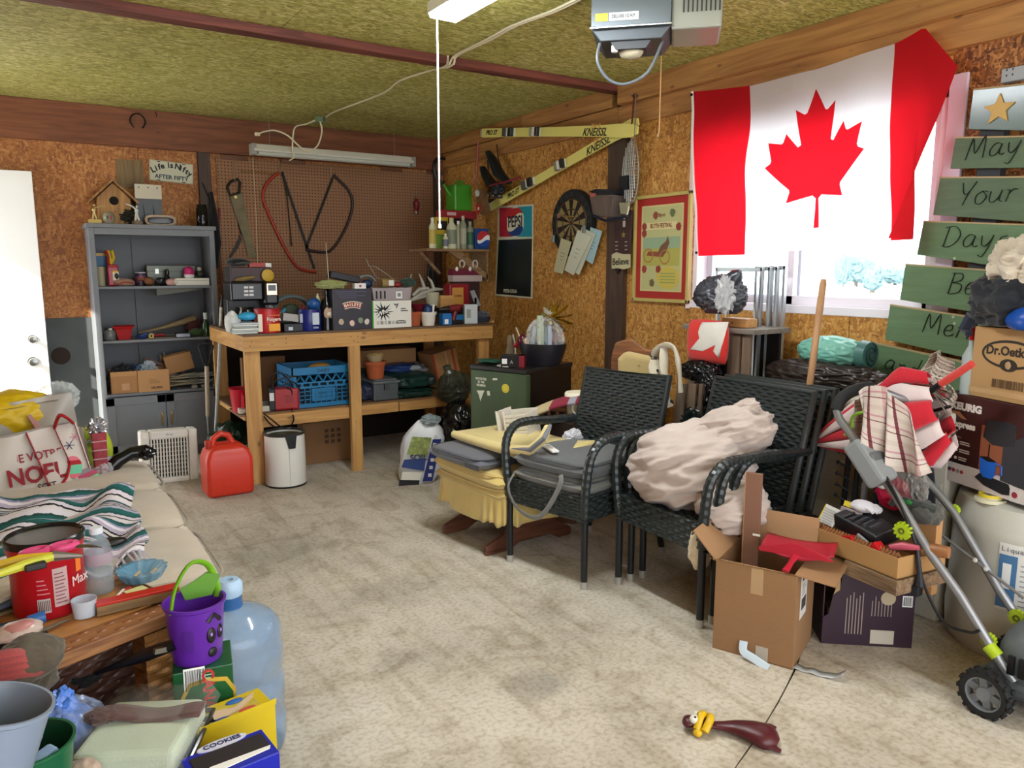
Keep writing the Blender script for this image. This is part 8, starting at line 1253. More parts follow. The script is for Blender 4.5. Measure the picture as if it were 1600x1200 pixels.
B().bb((-.05,.0,-.4),(.06,.06,-.04)).build('support_box',mat('#2a2018',.8),t)
t=thing('clear_bag','crumpled clear plastic bag beside the pink snack bag','bag',tuple(on(0,2.66,1422,760)),-PI/2);B().blob((0,0,0),(.06,.04,.08),.4,3,6,4,ridge=.9).build('film',filmy('#8d8a84',.5),t)
t=thing('garden_gloves','grey and green gardening gloves over the wicker tray','gloves',tuple(on(0,2.6,1425,795)),-PI/2)
for k in range(4):B().tube([(-.07+.03*k,-.01,.0),(-.05+.035*k,-.02,.03),(.0+.03*k,-.01,.02)],[.012,.014,.016],8).build('finger',fabric('#2f3430'),t,smooth=True)
B().blob((.05,0,.0),(.06,.035,.04),.2,2.5,3,4).build('palm',fabric('#4a4a46'),t,smooth=True);B().blob((.0,-.03,.03),(.018,.01,.01),.1,2,2,2).build('green_patch',mat('#1c6a2c',.5),t)
B().bb((0,.02,-.3),(.08,.06,-.02)).build('box_flap',KRAFT,t)
# cardboard box stack, from the floor up
q=on(2,0,1283,1005);e=on(2,0,1424,1013);rzp=math.atan2(e.y-q.y,e.x-q.x);t=thing('purple_carton','torn dark purple carton with white print on the floor behind the large box','box',tuple(q),rzp);wp=(e-q).length;P=lambda*k:pl(t,*k);hp_=P(1350,890)[1]
PU=mat('#2c1626',.5,var=.06)
B().prism([(0,0),(wp,0),(wp,hp_),(wp*.2,hp_),(wp*.17,hp_*.72),(wp*.1,hp_*.66),(wp*.06,hp_*.4),(0,hp_*.35)],0,.004).build('front_wall',PU,t);B().bb((wp-.004,.004,0),(wp,.24,hp_)).build('side_wall',PU,t);B().bb((0,.236,0),(wp-.004,.24,hp_)).build('back_wall',mat('#7a5a3c',.8),t);B().bb((0,.004,0),(.004,.236,hp_*.9)).build('side_wall',PU,t)
B().prism([(wp*.17,hp_),(wp*.17,hp_*.72),(wp*.1,hp_*.66),(wp*.12,hp_*.72),(wp*.13,hp_)],-.001,.0).build('torn_edge',mat('#a3855c',.8),t);B().prism([(0,.25),(wp*.62,.25),(wp*.5,-.04),(-.03,.06)],hp_,hp_+.004,pl='xy').build('flap',mat('#b59a6a',.7),t)
x,z=P(1388,935);B().cyl((x,-.002,z),(x,0,z),.026,n=24).build('round_seal',mat('#a5977a',.6),t);patch(t,P(1360,985)[0],P(1360,1005)[1],P(1397,985)[0],P(1360,984)[1],mat('#b3ac9e',.6));barcode(t,P(1418,940)[0],P(1418,940)[1],.03,.035)
for k in range(6):xx=P(1322+5*k,950)[0];B().bb((xx,-.0015,hp_*.15),(xx+.0035,0,hp_*(.62+.04*(k%3)))).build('print_line',mat('#8d8078',.6),t)
for k in range(7):xx=P(1362+5*k,950)[0];B().bb((xx,-.0015,hp_*.4),(xx+.003,0,hp_*(.6+.06*(k%2)))).build('print_line',mat('#8d8078',.6),t)
B().bb((.03,.05,.05),(.16,.15,.12)).build('wood_scraps',wood('#8d6a48','#5a3c26',1),t)
Mp=Matrix.Translation(t.location)@t.rotation_euler.to_matrix().to_4x4()
tb=on(0,2.62,1400,905)
t=thing('weathered_tray','grey weathered wooden tray between the purple carton and the basket box','tray',tuple(on(2,hp_+.012,1400,929)),-1.69);P=lambda*k:pl(t,*k);wt=0;xl=P(1318,890)[0];WG=wood('#8d7356','#54402c',1.6,ax=0)
B().bb((xl,0,0),(wt,.012,.045)).bb((xl,.012,0),(xl+.012,.26,.045)).bb((wt-.012,.012,0),(wt,.26,.045)).bb((xl,.25,0),(wt,.262,.045)).build('rim',WG,t,bevel=.002);B().bb((xl,0,-.006),(wt,.26,0)).build('base',WG,t)
Mt=Matrix.Translation(t.location)@t.rotation_euler.to_matrix().to_4x4();z0=t.location.z+.0475
t=thing('kraft_tray_box','wide brown cardboard box holding the wicker tray and tools','box',tuple(Mt@Vector((-.008,.008,.0475))),-1.69);P=lambda*k:pl(t,*k);x0,x1=P(1262,830)[0],0;hb=P(1393,869)[1];wb2=x1-x0;dB=.24
BX2=mat('#9c7748',.7,var=.04)
for q in(((x0,0,0),(x1,.005,hb)),((x0,dB,0),(x1,dB+.005,hb)),((x0,.005,0),(x0+.005,dB,hb)),((x1-.005,.005,0),(x1,dB,hb))):B().bb(*q).build('side_wall',BX2,t)
B().bb((x0,0,0),(x1,dB,.004)).build('base',BX2,t)
Mb=Matrix.Translation(t.location)@t.rotation_euler.to_matrix().to_4x4();ob=lambda x,y,z:tuple(Mb@Vector((x,y,z)))
t=thing('wicker_tray','brown wicker tray rim inside the wide cardboard box','tray',ob(x0+.02,.03,hb-.01),-1.69);WI=mat('#8a5a34',.5,var=.2,vs=30);b_=B()
for i in range(26):x=(wb2-.04)*i/26;b_.tube([(x,-.012,-.01),(x+.012,-.004,.014),(x+.02,.012,-.01)],[.006,.009,.006],6)
b_.build('braided_rim',WI,t,smooth=True);B().bb((0,.0,-.06),(wb2-.04,.19,-.05)).build('base',WI,t);B().tube([(0,.02,0),(-.01,.1,.012),(0,.19,0)],.014,8).build('end_handle',WI,t,smooth=True);B().tube([(wb2-.06,.1,-.0),(wb2+.0,.09,.03),(wb2+.06,.11,.035)],[.02,.024,.02],10).build('end_handle',WI,t,smooth=True);B().cyl((-.015,.17,.0),(-.03,.17,.03),.018,n=12).build('end_handle',WI,t)
t=thing('tool_case','black and red power tool case in the wicker tray','case',ob(x0+.17,.1,hb+.0),-1.79);B().box((0,0,.03),(.2,.11,.06),rot=(.25,.1,0)).build('case',mat('#17191d',.4),t,bevel=.008);B().prism([(-.06,-.01),(.02,.01),(.05,-.03),(.03,-.04)],-.085,-.05).build('red_part',mat('#b0141c',.35),t,bevel=.003);B().prism([(.08,-.02),(.11,.02),(.14,.0),(.1,-.04)],-.075,-.04).build('red_part',mat('#b0141c',.35),t,bevel=.003);B().box((.05,-.062,.0),(.05,.008,.03),rot=(.2,.3,0)).build('plate',mat('#8d9094',.4),t)
for i in range(5):B().box((-.05+.03*i,-.03,.062),(.008,.05,.004),rot=(.25,0,0)).build('ridge',mat('#2c2e33',.4),t)
t=thing('cotton_glove','white cotton glove lying on the tool case','glove',ob(x0+.13,.13,hb+.07),-1.6);B().blob((0,0,.02),(.045,.035,.022),.1,2,3,4).build('palm',fabric('#cdcbd0'),t,smooth=True)
for k,(dx,ln)in enumerate(((-.03,.03),(-.015,.042),(0,.046),(.015,.04),(.035,.026))):B().tube([(.01+dx*.3,-.012+dx*.2,.025),(.035,-.02+k*.011,.024),(.04+ln*.6,-.025+k*.013,.016)],[.011,.01,.007],8).build('thumb' if k==4 else 'finger',fabric('#cdcbd0'),t,smooth=True)
t=thing('glove_card','yellow edged printed card in the wicker tray','card',ob(x0+.035,.07,hb+.005),-1.69);B().box((0,0,.03),(.07,.002,.07),rot=(-.5,.1,0)).build('card',mat('#c4c2bc',.6),t);B().box((-.034,-.002,.03),(.005,.002,.07),rot=(-.5,.1,0)).build('yellow_edge',mat('#c9b32a',.5),t)
for i in range(6):B().box((0,-.008-.004*i+.01,.052-.009*i),(.05,.001,.002),rot=(-.5,.1,0)).build('print_line',mat('#7d7d80',.6),t)
t=thing('packaged_gloves','clear packet with a yellow header card in the wicker tray','packet',ob(x0+.1,.1,hb+.02),-1.69);B().box((0,0,.03),(.09,.012,.05),rot=(-.4,0,0)).build('packet',mat('#8d7f80',.3),t,bevel=.004);B().box((.0,.015,.065),(.08,.004,.02),rot=(-.4,0,0)).build('yellow_header',mat('#c9b92a',.5),t)
t=thing('pink_tool','pink handled tool at the right of the wicker tray','tool',ob(x1-.03,.06,hb+.0),-1.3);B().tube([(-.04,0,.01),(.0,0,.025),(.05,0,.03)],[.01,.014,.008],10).build('handle',mat('#a84a5c',.4),t,smooth=True)
# big open box with board and dustpan
q,e=on(2,0,1113,1012),on(2,0,1238,1047);rzb=math.atan2(e.y-q.y,e.x-q.x);t=thing('moving_box','large open brown cardboard box on the floor with flaps out and an address label','box',tuple(q),rzb);P=lambda*k:pl(t,*k);wB=(e-q).length;hB=P(1218,896)[1];dB2=.27;KB=mat('#886543',.72,var=.05,vs=3,bump=.1,bs=60);KB2=mat('#96724f',.72,var=.05,vs=3)
for a_,b_ in(((0,0,0),(wB,.005,hB)),((0,dB2,0),(wB,dB2+.005,hB)),((0,.005,0),(.005,dB2,hB)),((wB-.005,.005,0),(wB,dB2,hB))):B().bb(a_,b_).build('side_wall',KB,t,bevel=.001)
B().bb((0,0,0),(wB,dB2,.004)).build('base',KB,t)
B().box((-.045,dB2/2,hB+.045),(.005,dB2,.13),rot=(0,-.75,0)).build('flap',KB2,t);B().box((wB+.055,dB2/2-.0,hB+.0),(.13,dB2,.005),rot=(0,.1,0)).build('flap',KB2,t);B().box((wB/2,dB2+.02,hB+.06),(wB,.005,.13),rot=(-.3,0,0)).build('flap',KB2,t);B().box((wB/2-.0,.03,hB-.06),(wB-.02,.005,.12),rot=(.2,0,0)).build('flap',KB2,t)
b_=B()
for i in range(30):b_.box((-.02+(wB+.02)*i/30,.001,hB+.001),(.005,.007,.004),rot=(0,.5,0))
b_.build('corrugated_edge',mat('#7a5a38',.8),t)
o=B().bb((0,-.002,0),(.001,.12,.12));rl=.0012
def side(y0,z0,y1,z1,mt,nm,k=1):return B().bb((wB,y0,z0),(wB+.0012*k,y1,z1)).build(nm,mt,t)
side(.06,hB*.47,.15,hB*.93,mat('#c9c6bf',.5),'address_label');side(.075,hB*.56,.135,hB*.68,mat('#3c3a38',.6),'barcode',1.8);side(.075,hB*.88,.11,hB*.91,mat('#3c3a38',.6),'print_line',1.8)
for i in range(4):side(.075,hB*(.72+.035*i),.12-.01*(i%2),hB*(.73+.035*i),mat('#8d8a86',.6),'print_line',1.8)
B().bb((wB*.45,-.0012,hB*.72),(wB*.6,0,hB)).build('tape',mat('#a88a66',.12),t);B().bb((wB*.55,-.0012,hB*.0),(wB*.7,0,hB*.16)).build('tape',mat('#a9a194',.15),t)
B().tube(smooth_pts([Vector(v)for v in((wB*.4,-.003,.06),(wB*.42,-.02,.03),(wB*.55,-.03,.02),(wB*.75,-.04,.003))],4),.014,6,flat=.1).build('loose_tape',mat('#b3c0c8',.2),t)
Mq=Matrix.Translation(t.location)@t.rotation_euler.to_matrix().to_4x4();oq2=lambda x,y,z:tuple(Mq@Vector((x,y,z)))
t=thing('shelf_board','narrow brown chipboard shelf standing upright inside the moving box','board',oq2(wB*.5,.18,.01),rzb);P=lambda*k:pl(t,*k);x0,zt_=P(1166,738);x1,_z=P(1191,738);B().bb((x0,0,0),(x1,.016,zt_)).build('board',mat('#7d5a48',.5),t,bevel=.001);B().bb((x0-.003,0,0),(x0,.016,zt_)).build('raw_edge',mat('#a8845a',.9,var=.3,vs=120),t);x,z=P(1182,836);B().bb((x-.014,-.001,z-.004),(x+.014,0,z+.004)).build('sticker',WH,t)
t=thing('dustpan','red plastic dustpan lying on the flap of the moving box','dustpan',oq2(wB*.86,.1,hB+.02),rzb+.1);t.scale=(.82,)*3;RP=mat('#a3152c',.3)
B().sheet(lambda u,v:(-.14+.3*u,.0+.17*v-.03*math.sin(PI*u)*(1-v),.015+.03*abs(2*u-1)**2*(1-v*.5)+.02*v),16,8).build('pan',RP,t,smooth=True,solid=.004);B().prism([(-.14,.03),(.16,.03),(.16,.04),(.03,.085),(-.01,.085),(-.14,.05)],-.035,-.03).build('back_lip',RP,t,bevel=.002);B().tube([(.01,-.03,.03),(.0,-.07,.015),(-.015,-.12,-.01)],[.018,.012,.016],10,flat=.6).build('handle',RP,t,smooth=True)
t=thing('packing_tape_scrap','curled strip of clear packing tape on the floor by the moving box','tape',tuple(on(2,0,1245,1048)+Vector((.03,-.02,0))),rzb);B().sheet(lambda u,v:(-.05+.17*u,.04*v-.02,.004+.05*max(0,u-.75)*2+.003*math.sin(u*20)),14,2).build('tape',mat('#a5a8a8',.15),t,smooth=True,solid=.001)
# rubber toy on the slab crack
a,b_=on(2,.02,1066,1128),on(2,.02,1215,1150);t=thing('rubber_bird_toy','dark red rubber bird toy with a yellow beak lying on the concrete','toy',(a.x,a.y,0),math.atan2(b_.y-a.y,b_.x-a.x));Lt=(b_-a).length;RT=mat('#4a161c',.38)
B().tube(smooth_pts([Vector(v)for v in((0,0,.02),(Lt*.08,0,.026),(Lt*.2,0,.026),(Lt*.35,.005,.022),(Lt*.55,.01,.022),(Lt*.72,.0,.024),(Lt*.88,-.01,.018),(Lt,-.02,.008))],4),[.004+(.02 if i<8 else .0)+.0 if 0 else[.006,.016,.024,.026,.026,.024,.02,.018,.016,.015,.015,.015,.016,.018,.02,.024,.028,.032,.035,.038,.042,.045,.047,.05,.05,.048,.04,.03,.02][i]for i in range(29)],16,flat=.55).build('body',RT,t,smooth=True)
B().tube([(Lt*.75,.02,.02),(Lt*.95,.055,.012),(Lt*1.0,.07,.006)],[.02,.016,.004],10,flat=.5).build('wing',RT,t,smooth=True);B().tube([(Lt*.8,-.03,.018),(Lt*1.02,-.055,.008)],[.022,.008],10,flat=.5).build('tail',RT,t,smooth=True)
YB=mat('#c9a312',.35);B().tube(smooth_pts([Vector(v)for v in((Lt*.16,-.028,.02),(Lt*.2,-.0,.052),(Lt*.26,.03,.03),(Lt*.3,.0,.045),(Lt*.24,-.035,.02))],4),.012,10).build('beak',YB,t,smooth=True);B().blob((Lt*.17,-.035,.014),(.014,.012,.012),.1,2,2,3).build('beak_tip',YB,t,smooth=True)
for y_,x_ in((.01,.16),(-.012,.13)):B().blob((Lt*x_,y_,.042),(.015,.014,.013),0,1,1,3).build('eye',mat('#d9d6cc',.3),t,smooth=True);B().blob((Lt*x_+.002,y_-.006,.053),(.004,.004,.003),0,1,1,2).build('pupil',BK,t)

# sofa and the near left clutter
def D(px,py,d):return CAM+ray(px,py)*d
SF=fabric('#b8ad9b',.05,.3,160);sf=thing('sofa','cream upholstered sofa with loose seat cushions along the left side of the garage','sofa',(0,0,0));sx0,sx1,sy0,sy1=-.38,.47,2.36,4.1
B().bb((sx0-.2,sy0,.05),(sx1-.05,sy1,.3)).build('base',SF,sf,bevel=.03,seg=3);B().bb((sx0-.3,sy0,.05),(sx0,sy1,.85)).build('backrest',SF,sf,bevel=.07,seg=4)
for y in(sy0+.08,sy1-.08):B().cyl((sx1-.12,y,0),(sx1-.12,y,.06),.025,n=10).build('foot',DARKW,sf)
n_c=3
for i in range(n_c):
 a,b_=sy0+(sy1-sy0)*i/n_c,sy0+(sy1-sy0)*(i+1)/n_c;cx,cy,hx,hy=(sx0+sx1+.0)/2,(a+b_)/2,(sx1-sx0)/2+.02,(b_-a)/2-.004
 def cs_(u,v,s_):p,q=2*u-1,2*v-1;e=(1-abs(p)**6)*(1-abs(q)**6);k=min(1,e*2.5)**.4;return(cx+hx*p*(1-.02*q*q),cy+hy*q*(1-.02*p*p),.37+s_*(.075*k)+(.035*e*(.6+.4*noise.noise(Vector((p*2+i,q*2,0))))if s_>0 else 0))
 B().sheet(lambda u,v:cs_(u,v,1),28,28).sheet(lambda u,v:cs_(1-u,v,-1),28,28).build('seat_cushion',SF,sf,smooth=True)
 B().tube([(cx+hx*.985*math.copysign(abs(math.cos(q))**.3,math.cos(q)),cy+hy*.985*math.copysign(abs(math.sin(q))**.3,math.sin(q)),.425)for q in[2*PI*k/64 for k in range(64)]],.0055,5,closed=True).build('piping',fabric('#8d8476'),sf)
SER=ramp_uv('serape',[(0,'#d4cdd4'),(.1,'#17443f'),(.16,'#0f5a58'),(.24,'#8d8aa8'),(.3,'#ddd6dc'),(.38,'#b0a4b8'),(.46,'#17181c'),(.5,'#c9c4bc'),(.55,'#1c1d20'),(.58,'#a9a6b8'),(.66,'#0f5a58'),(.76,'#104844'),(.82,'#cfc6ce'),(.9,'#1b1c1f'),(.94,'#d0c9c6')],axis=1,reps=4,wob=.02,bump=.8)
t=thing('striped_blanket','teal white and black striped woven blanket rumpled over the sofa seat','blanket');c00,c10,c11,c01=on(2,.5,-60,790),on(2,.5,203,752),on(2,.5,232,868),on(2,.5,-60,935)
def ser(u,v):q=c00 .lerp(c10,u).lerp(c01 .lerp(c11,u),v);e=.5+.5*v;return Vector((q.x+.012*math.sin(v*17),q.y+.015*math.sin(u*9+v*4),.49+.022*math.sin(u*15+v*6)*e+.018*math.sin(v*30+u*4)*(1-u*.5)+.03*noise.noise(Vector((u*5,v*5,2)))+.03*max(0,.35-u)))
B().sheet(ser,70,70).build('cloth',SER,t,smooth=True,auto=False,solid=.006)
b_=B();r2=random.Random(3)
for i in range(30):q=ser(i/29,1.0);b_.tube([q,q+Vector((r2 .uniform(-.01,.02),-.03,-.02)),q+Vector((r2 .uniform(-.01,.03),-.05,-.06))],.0035,4)
tag(b_.build('fringe',mat('#b9b4c0',.9),t),kind='stuff')
t=thing('dark_phone_case','black flat object half covered by the striped blanket','case',tuple(on(2,.54,168,848)));B().blob((0,0,0),(.055,.03,.014),.1,2,2,3).build('case',mat('#15110f',.4),t,smooth=True)
def vbag(name,label,Y,px,z0,mt,cat='bag',depth=.14,lean=.0,group=None):
 t=thing(name,label,cat,(0,Y,0),0,group);Q=[Vector(pl(t,*q))for q in px]
 def fn(u,v,s_):q=Q[0].lerp(Q[1],u).lerp(Q[3].lerp(Q[2],u),v);e=math.sin(PI*u)*.6+.4;return(q.x,(s_*depth/2)*(.35+.65*v)*e+.012*math.sin(u*11+v*5)+depth/2,q.y)
 B().sheet(lambda u,v:fn(u,v,-1),20,16).sheet(lambda u,v:fn(1-u,v,1),20,16).build('bag_body',mt,t,smooth=True,auto=False);return t,Q,fn
t,Q,fn=vbag('christmas_tote','white christmas tote bag with red handles and the word NOEL on the sofa',3.72,((-60,702),(119,662),(154,766),(-40,800)),.45,mat('#c4bcb2',.5,var=.03))
RDK=mat('#a0101c',.5)
def onb(u,v,o=.004):q=Vector(fn(u,v,-1));q.y-=o;return q
def strip(p,q,w,nm='handle',mt=RDK,o=.004):
 n_=10;b2=B();pts=[onb(p[0]+(q[0]-p[0])*i/n_,p[1]+(q[1]-p[1])*i/n_,o)for i in range(n_+1)];b2 .tube(pts,w,6,flat=.15).build(nm,mt,t)
strip((.55,.0),(.63,.95),.019);strip((.985,0),(.99,1),.009,'red_edge');strip((.0,.5),(.33,1),.008,'red_edge');strip((.8,0.02),(.84,.55),.013)
a=onb(.8,.02);b2_=onb(.98,.02);B().tube(smooth_pts([a,a.lerp(b2_,.3)+Vector((0,-.01,.05)),a.lerp(b2_,.7)+Vector((0,.0,.03)),b2_],4),.022,6,flat=.3).build('handle_loop',RDK,t);a=onb(.84,.55);B().tube(smooth_pts([a,a+Vector((-.02,-.02,-.06)),a+Vector((-.06,-.03,-.1))],4),.006,6).build('handle_cord',RDK,t)
for wd,u,v,sz,c_,bo in(('QUE VOTRE',.54,.36,.05,'#8d2430',.0008),('NOEL',.54,.62,.1,'#8d1c28',.003),('SOIT',.6,.8,.04,'#3c2c34',.0008),('COMPLETE',.6,.93,.04,'#3c2c34',.0008)):q=onb(u,v);txt(wd,sz,mat(c_,.6),t,q.x,q.z,y=q.y-.006,rot=-.08,bold=bo,sx=.82)
def orn(u,v,rx_,rz_,cols,til):
 q=onb(u,v);n_=len(cols)
 for k,c_ in enumerate(cols):
  lo,hi=-1+2*k/n_,-1+2*(k+1)/n_;pts=[]
  for i in range(9):z=lo+(hi-lo)*i/8;pts.append((rx_*math.sqrt(max(0,1-z*z)),z*rz_))
  pts+=[(-x,z)for x,z in reversed(pts)];cs2,sn=math.cos(til),math.sin(til);B().prism([(q.x+x*cs2-z*sn,q.z+x*sn+z*cs2)for x,z in pts],q.y-.0045,q.y-.0035).build('bauble_print',mat(c_,.5),t)
orn(.855,.62,.034,.05,('#d8707c','#6fc9a0','#6fc9a0','#a8141f','#d87080'),0);orn(.93,.83,.052,.045,('#a01c34','#7ac98e','#b04a64','#8d8088'),.35)
for u,v,c_ in((.88,.3,'#3d4660'),(.95,.2,'#c98a98')):
 q=onb(u,v);b2=B()
 for k in range(3):b2 .box((q.x,q.y-.003,q.z),(.04,.0008,.0035),rot=(0,k*PI/3,0))
 b2 .build('snowflake_print',mat(c_,.6),t)
t,Q,fn=vbag('clear_zip_bag','cloudy clear plastic storage bag behind the christmas tote',3.98,((-40,640),(112,616),(128,690),(-40,720)),.45,mat('#a9a49c',.25,alpha=.85),depth=.16);strip((.1,.12),(.85,.1),.006,'zip_line',mat('#5d5a55',.5));strip((.55,.3),(.7,.9),.04,'red_print',mat('#b08080',.5),.001)
t,Q,fn=vbag('paper_gift_bag','pale paper bag corner beside the christmas tote',3.9,((100,668),(131,670),(150,760),(110,765)),.45,mat('#c9bfb0',.6),depth=.1)
p=on(1,4.1,40,640);t=thing('yellow_jacket','bright yellow folded raincoat on top of the sofa bags','jacket',(p.x-.02,4.12,.68));B().blob((-.03,0,.03),(.19,.12,.12),.12,2.4,3,5,flat=-.1).build('cloth',mat('#c9a80c',.45,bump=.3,bs=20),t,smooth=True);B().bb((-.15,-.08,-.17),(.12,.08,-.05)).build('lower_folds',fabric('#5d5a50'),t,bevel=.03)
p=on(1,4.2,88,605);t=thing('crinkled_film','clear crinkled plastic wrap sticking up behind the yellow raincoat','wrap',(p.x,4.22,p.z-.1));B().blob((0,0,.05),(.09,.05,.07),.4,2.4,6,5,ridge=.9).build('film',filmy('#dfe8ea',.22,.05),t);B().bb((-.06,-.02,-.3),(.06,.03,-.03)).build('packet',mat('#a9b4b4',.4),t)
p=on(1,4.0,152,680);t=thing('lime_jacket','lime green high visibility jacket stuffed beside the totes','jacket',(p.x-.03,4.0,p.z-.1));B().tube(smooth_pts([Vector(q)for q in((-.03,0,.1),(.0,0,.12),(.04,0,.1),(.06,0,.05),(.06,0,.0))],4),.03,12).build('sleeve',mat('#a3b32a',.6,bump=.4,bs=20),t,smooth=True);B().blob((.0,.03,-.02),(.05,.04,.08),.2,2.5,3,4).build('body',fabric('#8f9a2a'),t,smooth=True)
p=on(1,3.85,158,730);t=thing('plaid_gift_bag','small red plaid gift bag with silver tissue by the sofa edge','bag',(p.x,3.86,.45));B().box((0,0,.1),(.06,.09,.2),taper=.85).build('bag',mat('#8d2a34',.5,var=.3,vs=40),t,bevel=.004)
for i in range(4):B().bb((-.031,-.047,.04+.04*i),(.031,-.0445,.045+.04*i)).build('white_stripe',mat('#a9888a',.5),t)
B().blob((0,0,.22),(.04,.04,.04),.5,4,4,4).build('silver_tissue',mat('#b3b3b8',.2,metal=.7),t);B().blob((.01,-.03,.03),(.035,.03,.03),.3,3,4,3).build('film',filmy('#d0d0d4',.4),t)
TZ=.55;FR_,BR_,FLn=on(2,TZ,300,940),on(2,TZ,262,880),on(2,TZ,185,984);rt=math.atan2(FR_.y-FLn.y,FR_.x-FLn.x);WKB=mat('#7d4a22',.45,var=.25,vs=50);tb_=thing('wicker_table','brown wicker side table with a wood edged top crowded with small things','table',tuple(FR_.xy)+(0,),rt);LT,DT=.62,.36
TW=wood('#9a6a3c','#6d4220',1.4,ax=0,knots=False)
B().bb((-LT,0,TZ-.04),(0,DT,TZ-.006)).build('top',TW,tb_,bevel=.004);b_=B();weave(b_,Vector((-LT+.01,.004,TZ-.005)),Vector((1,0,0)),Vector((0,1,0)),LT-.02,.07,.03,.018,.005);weave(b_,Vector((-.06,.07,TZ-.005)),Vector((1,0,0)),Vector((0,1,0)),.055,DT-.08,.03,.018,.005);b_.build('woven_border',WKB,tb_);B().bb((-LT+.01,.075,TZ-.007),(-.065,DT,TZ-.001)).build('top_panel',mat('#a3713c',.5,var=.15,vs=20),tb_)
b_=B();weave(b_,Vector((-LT+.03,.05,.03)),Vector((1,0,0)),Vector((0,0,1)),LT-.16,TZ-.08,.04,.02,.006);b_.build('dark_woven_front',mat('#3a1e10',.5,var=.2,vs=40),tb_);b_=B();weave(b_,Vector((-.12,.01,.03)),Vector((1,0,0)),Vector((0,0,1)),.09,TZ-.08,.03,.02,.006);b_.build('woven_corner',mat('#9a6a34',.5,var=.2,vs=40),tb_);b_=B();weave(b_,Vector((-.03,.02,.03)),Vector((0,1,0)),Vector((0,0,1)),DT-.04,TZ-.08,.03,.02,.006);b_.build('woven_side',mat('#8a5a2c',.5,var=.2,vs=40),tb_)
for x in(-LT+.02,-.05):
 for y in(.03,DT-.03):B().bb((x-.012,y-.012,0),(x+.012,y+.012,TZ-.04)).build('leg',DARKW,tb_)
B().bb((-LT+.03,.05,.16),(-.03,DT-.03,.18)).build('lower_shelf',mat('#3b1c10',.4),tb_)
def ont(px,py,dz=0):return tuple(on(2,TZ+dz,px,py)+Vector((0,0,.001)))
def tt(name,label,cat,px,py,rz=rt,dz=0,group=None):return thing(name,label,cat,ont(px,py,dz),rz,group)
t=tt('ground_coffee_tub','large red plastic coffee tub with a white label on the wicker table','tub',80,950);r_=m(t.location,53);Hc=.175
CR_=mat('#a3101c',.3);B().lathe([(0,0),(r_*.9,0),(r_*.94,.01),(r_*.95,Hc*.85),(r_*1.0,Hc*.92),(r_,Hc),(0,Hc)],n=40).build('tub',CR_,t,smooth=True);B().lathe([(0,0),(r_*1.03,0),(r_*1.04,.014),(r_*.98,.018),(r_*.94,.012),(0,.012)],c=(0,0,Hc),n=40).build('black_lid',mat('#14161a',.2),t,smooth=True)
def wrap(t,R_,a0,a1,z0,z1,mt,nm):B().sheet(lambda u,v:(R_*math.cos(a0+(a1-a0)*u),R_*math.sin(a0+(a1-a0)*u),z0+(z1-z0)*v),10,2).build(nm,mt,t)
ac=-PI/2-rt+.08;wrap(t,r_*.965,ac+.02,ac+.42,.03,.125,mat('#b59a98',.5),'white_label');wrap(t,r_*.965,ac-.42,ac-.08,.02,.055,mat('#b5a8a4',.5),'barcode_panel')
for i in range(9):wrap(t,r_*.972,ac+.06,ac+.36-.03*(i%3),.038+.009*i,.041+.009*i,mat('#7d4a50',.6),'print_line');
for i in range(4):wrap(t,r_*.965,ac-.4,ac-.08-.04*i,.066+.011*i,.069+.011*i,mat('#c97a80',.6),'print_line')
for i in range(7):wrap(t,r_*.972,ac-.39+.045*i,ac-.37+.045*i,.024,.051,mat('#3a1a1c',.6),'bar')
wrap(t,r_*.965,ac+.72,ac+.95,.1,.14,mat('#d8722a',.5),'orange_mark');q=ac+1.0;txt('Max',.035,mat('#e0c8c4',.5),t,r_*.97*math.cos(ac+.85),.08,y=r_*.97*math.sin(ac+.85),rz=ac+.85+PI/2)
lt_=TZ+Hc+.02
def onl(px,py):p=on(2,lt_,px,py);return tuple(p)
t=thing('pink_scissors','pink handled scissors lying on the red coffee tub lid','scissors',onl(85,865),.3);PK=mat('#d0467c',.35)
for s_,cx in((1,-.035),(-1,.02)):B().tube([(cx+.026*math.cos(a),s_*.004+.017*math.sin(a)+.004,.012)for a in[2*PI*i/20 for i in range(20)]],.008,8,closed=True).build('handle',PK,t,smooth=True)
B().tube([(.035,-.01,.01),(.06,-.03,.008),(.08,-.055,.005)],[.01,.008,.002],6,flat=.4).build('blade',SAT,t)
t=thing('yellow_pliers','yellow handled pliers lying across the red coffee tub lid','pliers',onl(60,882),.15);YP=mat('#c9a81c',.4);B().tube([(-.08,.02,.01),(-.03,.012,.016),(.03,.0,.012)],[.008,.011,.009],8).build('grip',YP,t,smooth=True);B().tube([(-.09,-.03,.006),(-.03,-.02,.012),(.03,-.004,.012)],[.007,.011,.009],8).build('grip',mat('#b9b93a',.4),t,smooth=True);B().tube([(.03,-.002,.012),(.08,-.03,.008)],[.012,.004],8).build('jaws',mat('#9a9a94',.3,metal=.8),t);B().box((-.01,-.03,.008),(.04,.02,.014)).build('black_block',BK,t,bevel=.003)
t=tt('water_bottle','clear small plastic water bottle with a white cap on the wicker table','bottle',158,925);r_=m(t.location,20);Hw=.165;CW=mat('#b4c2cc',.05,alpha=.26,coat=.5,key='pet')
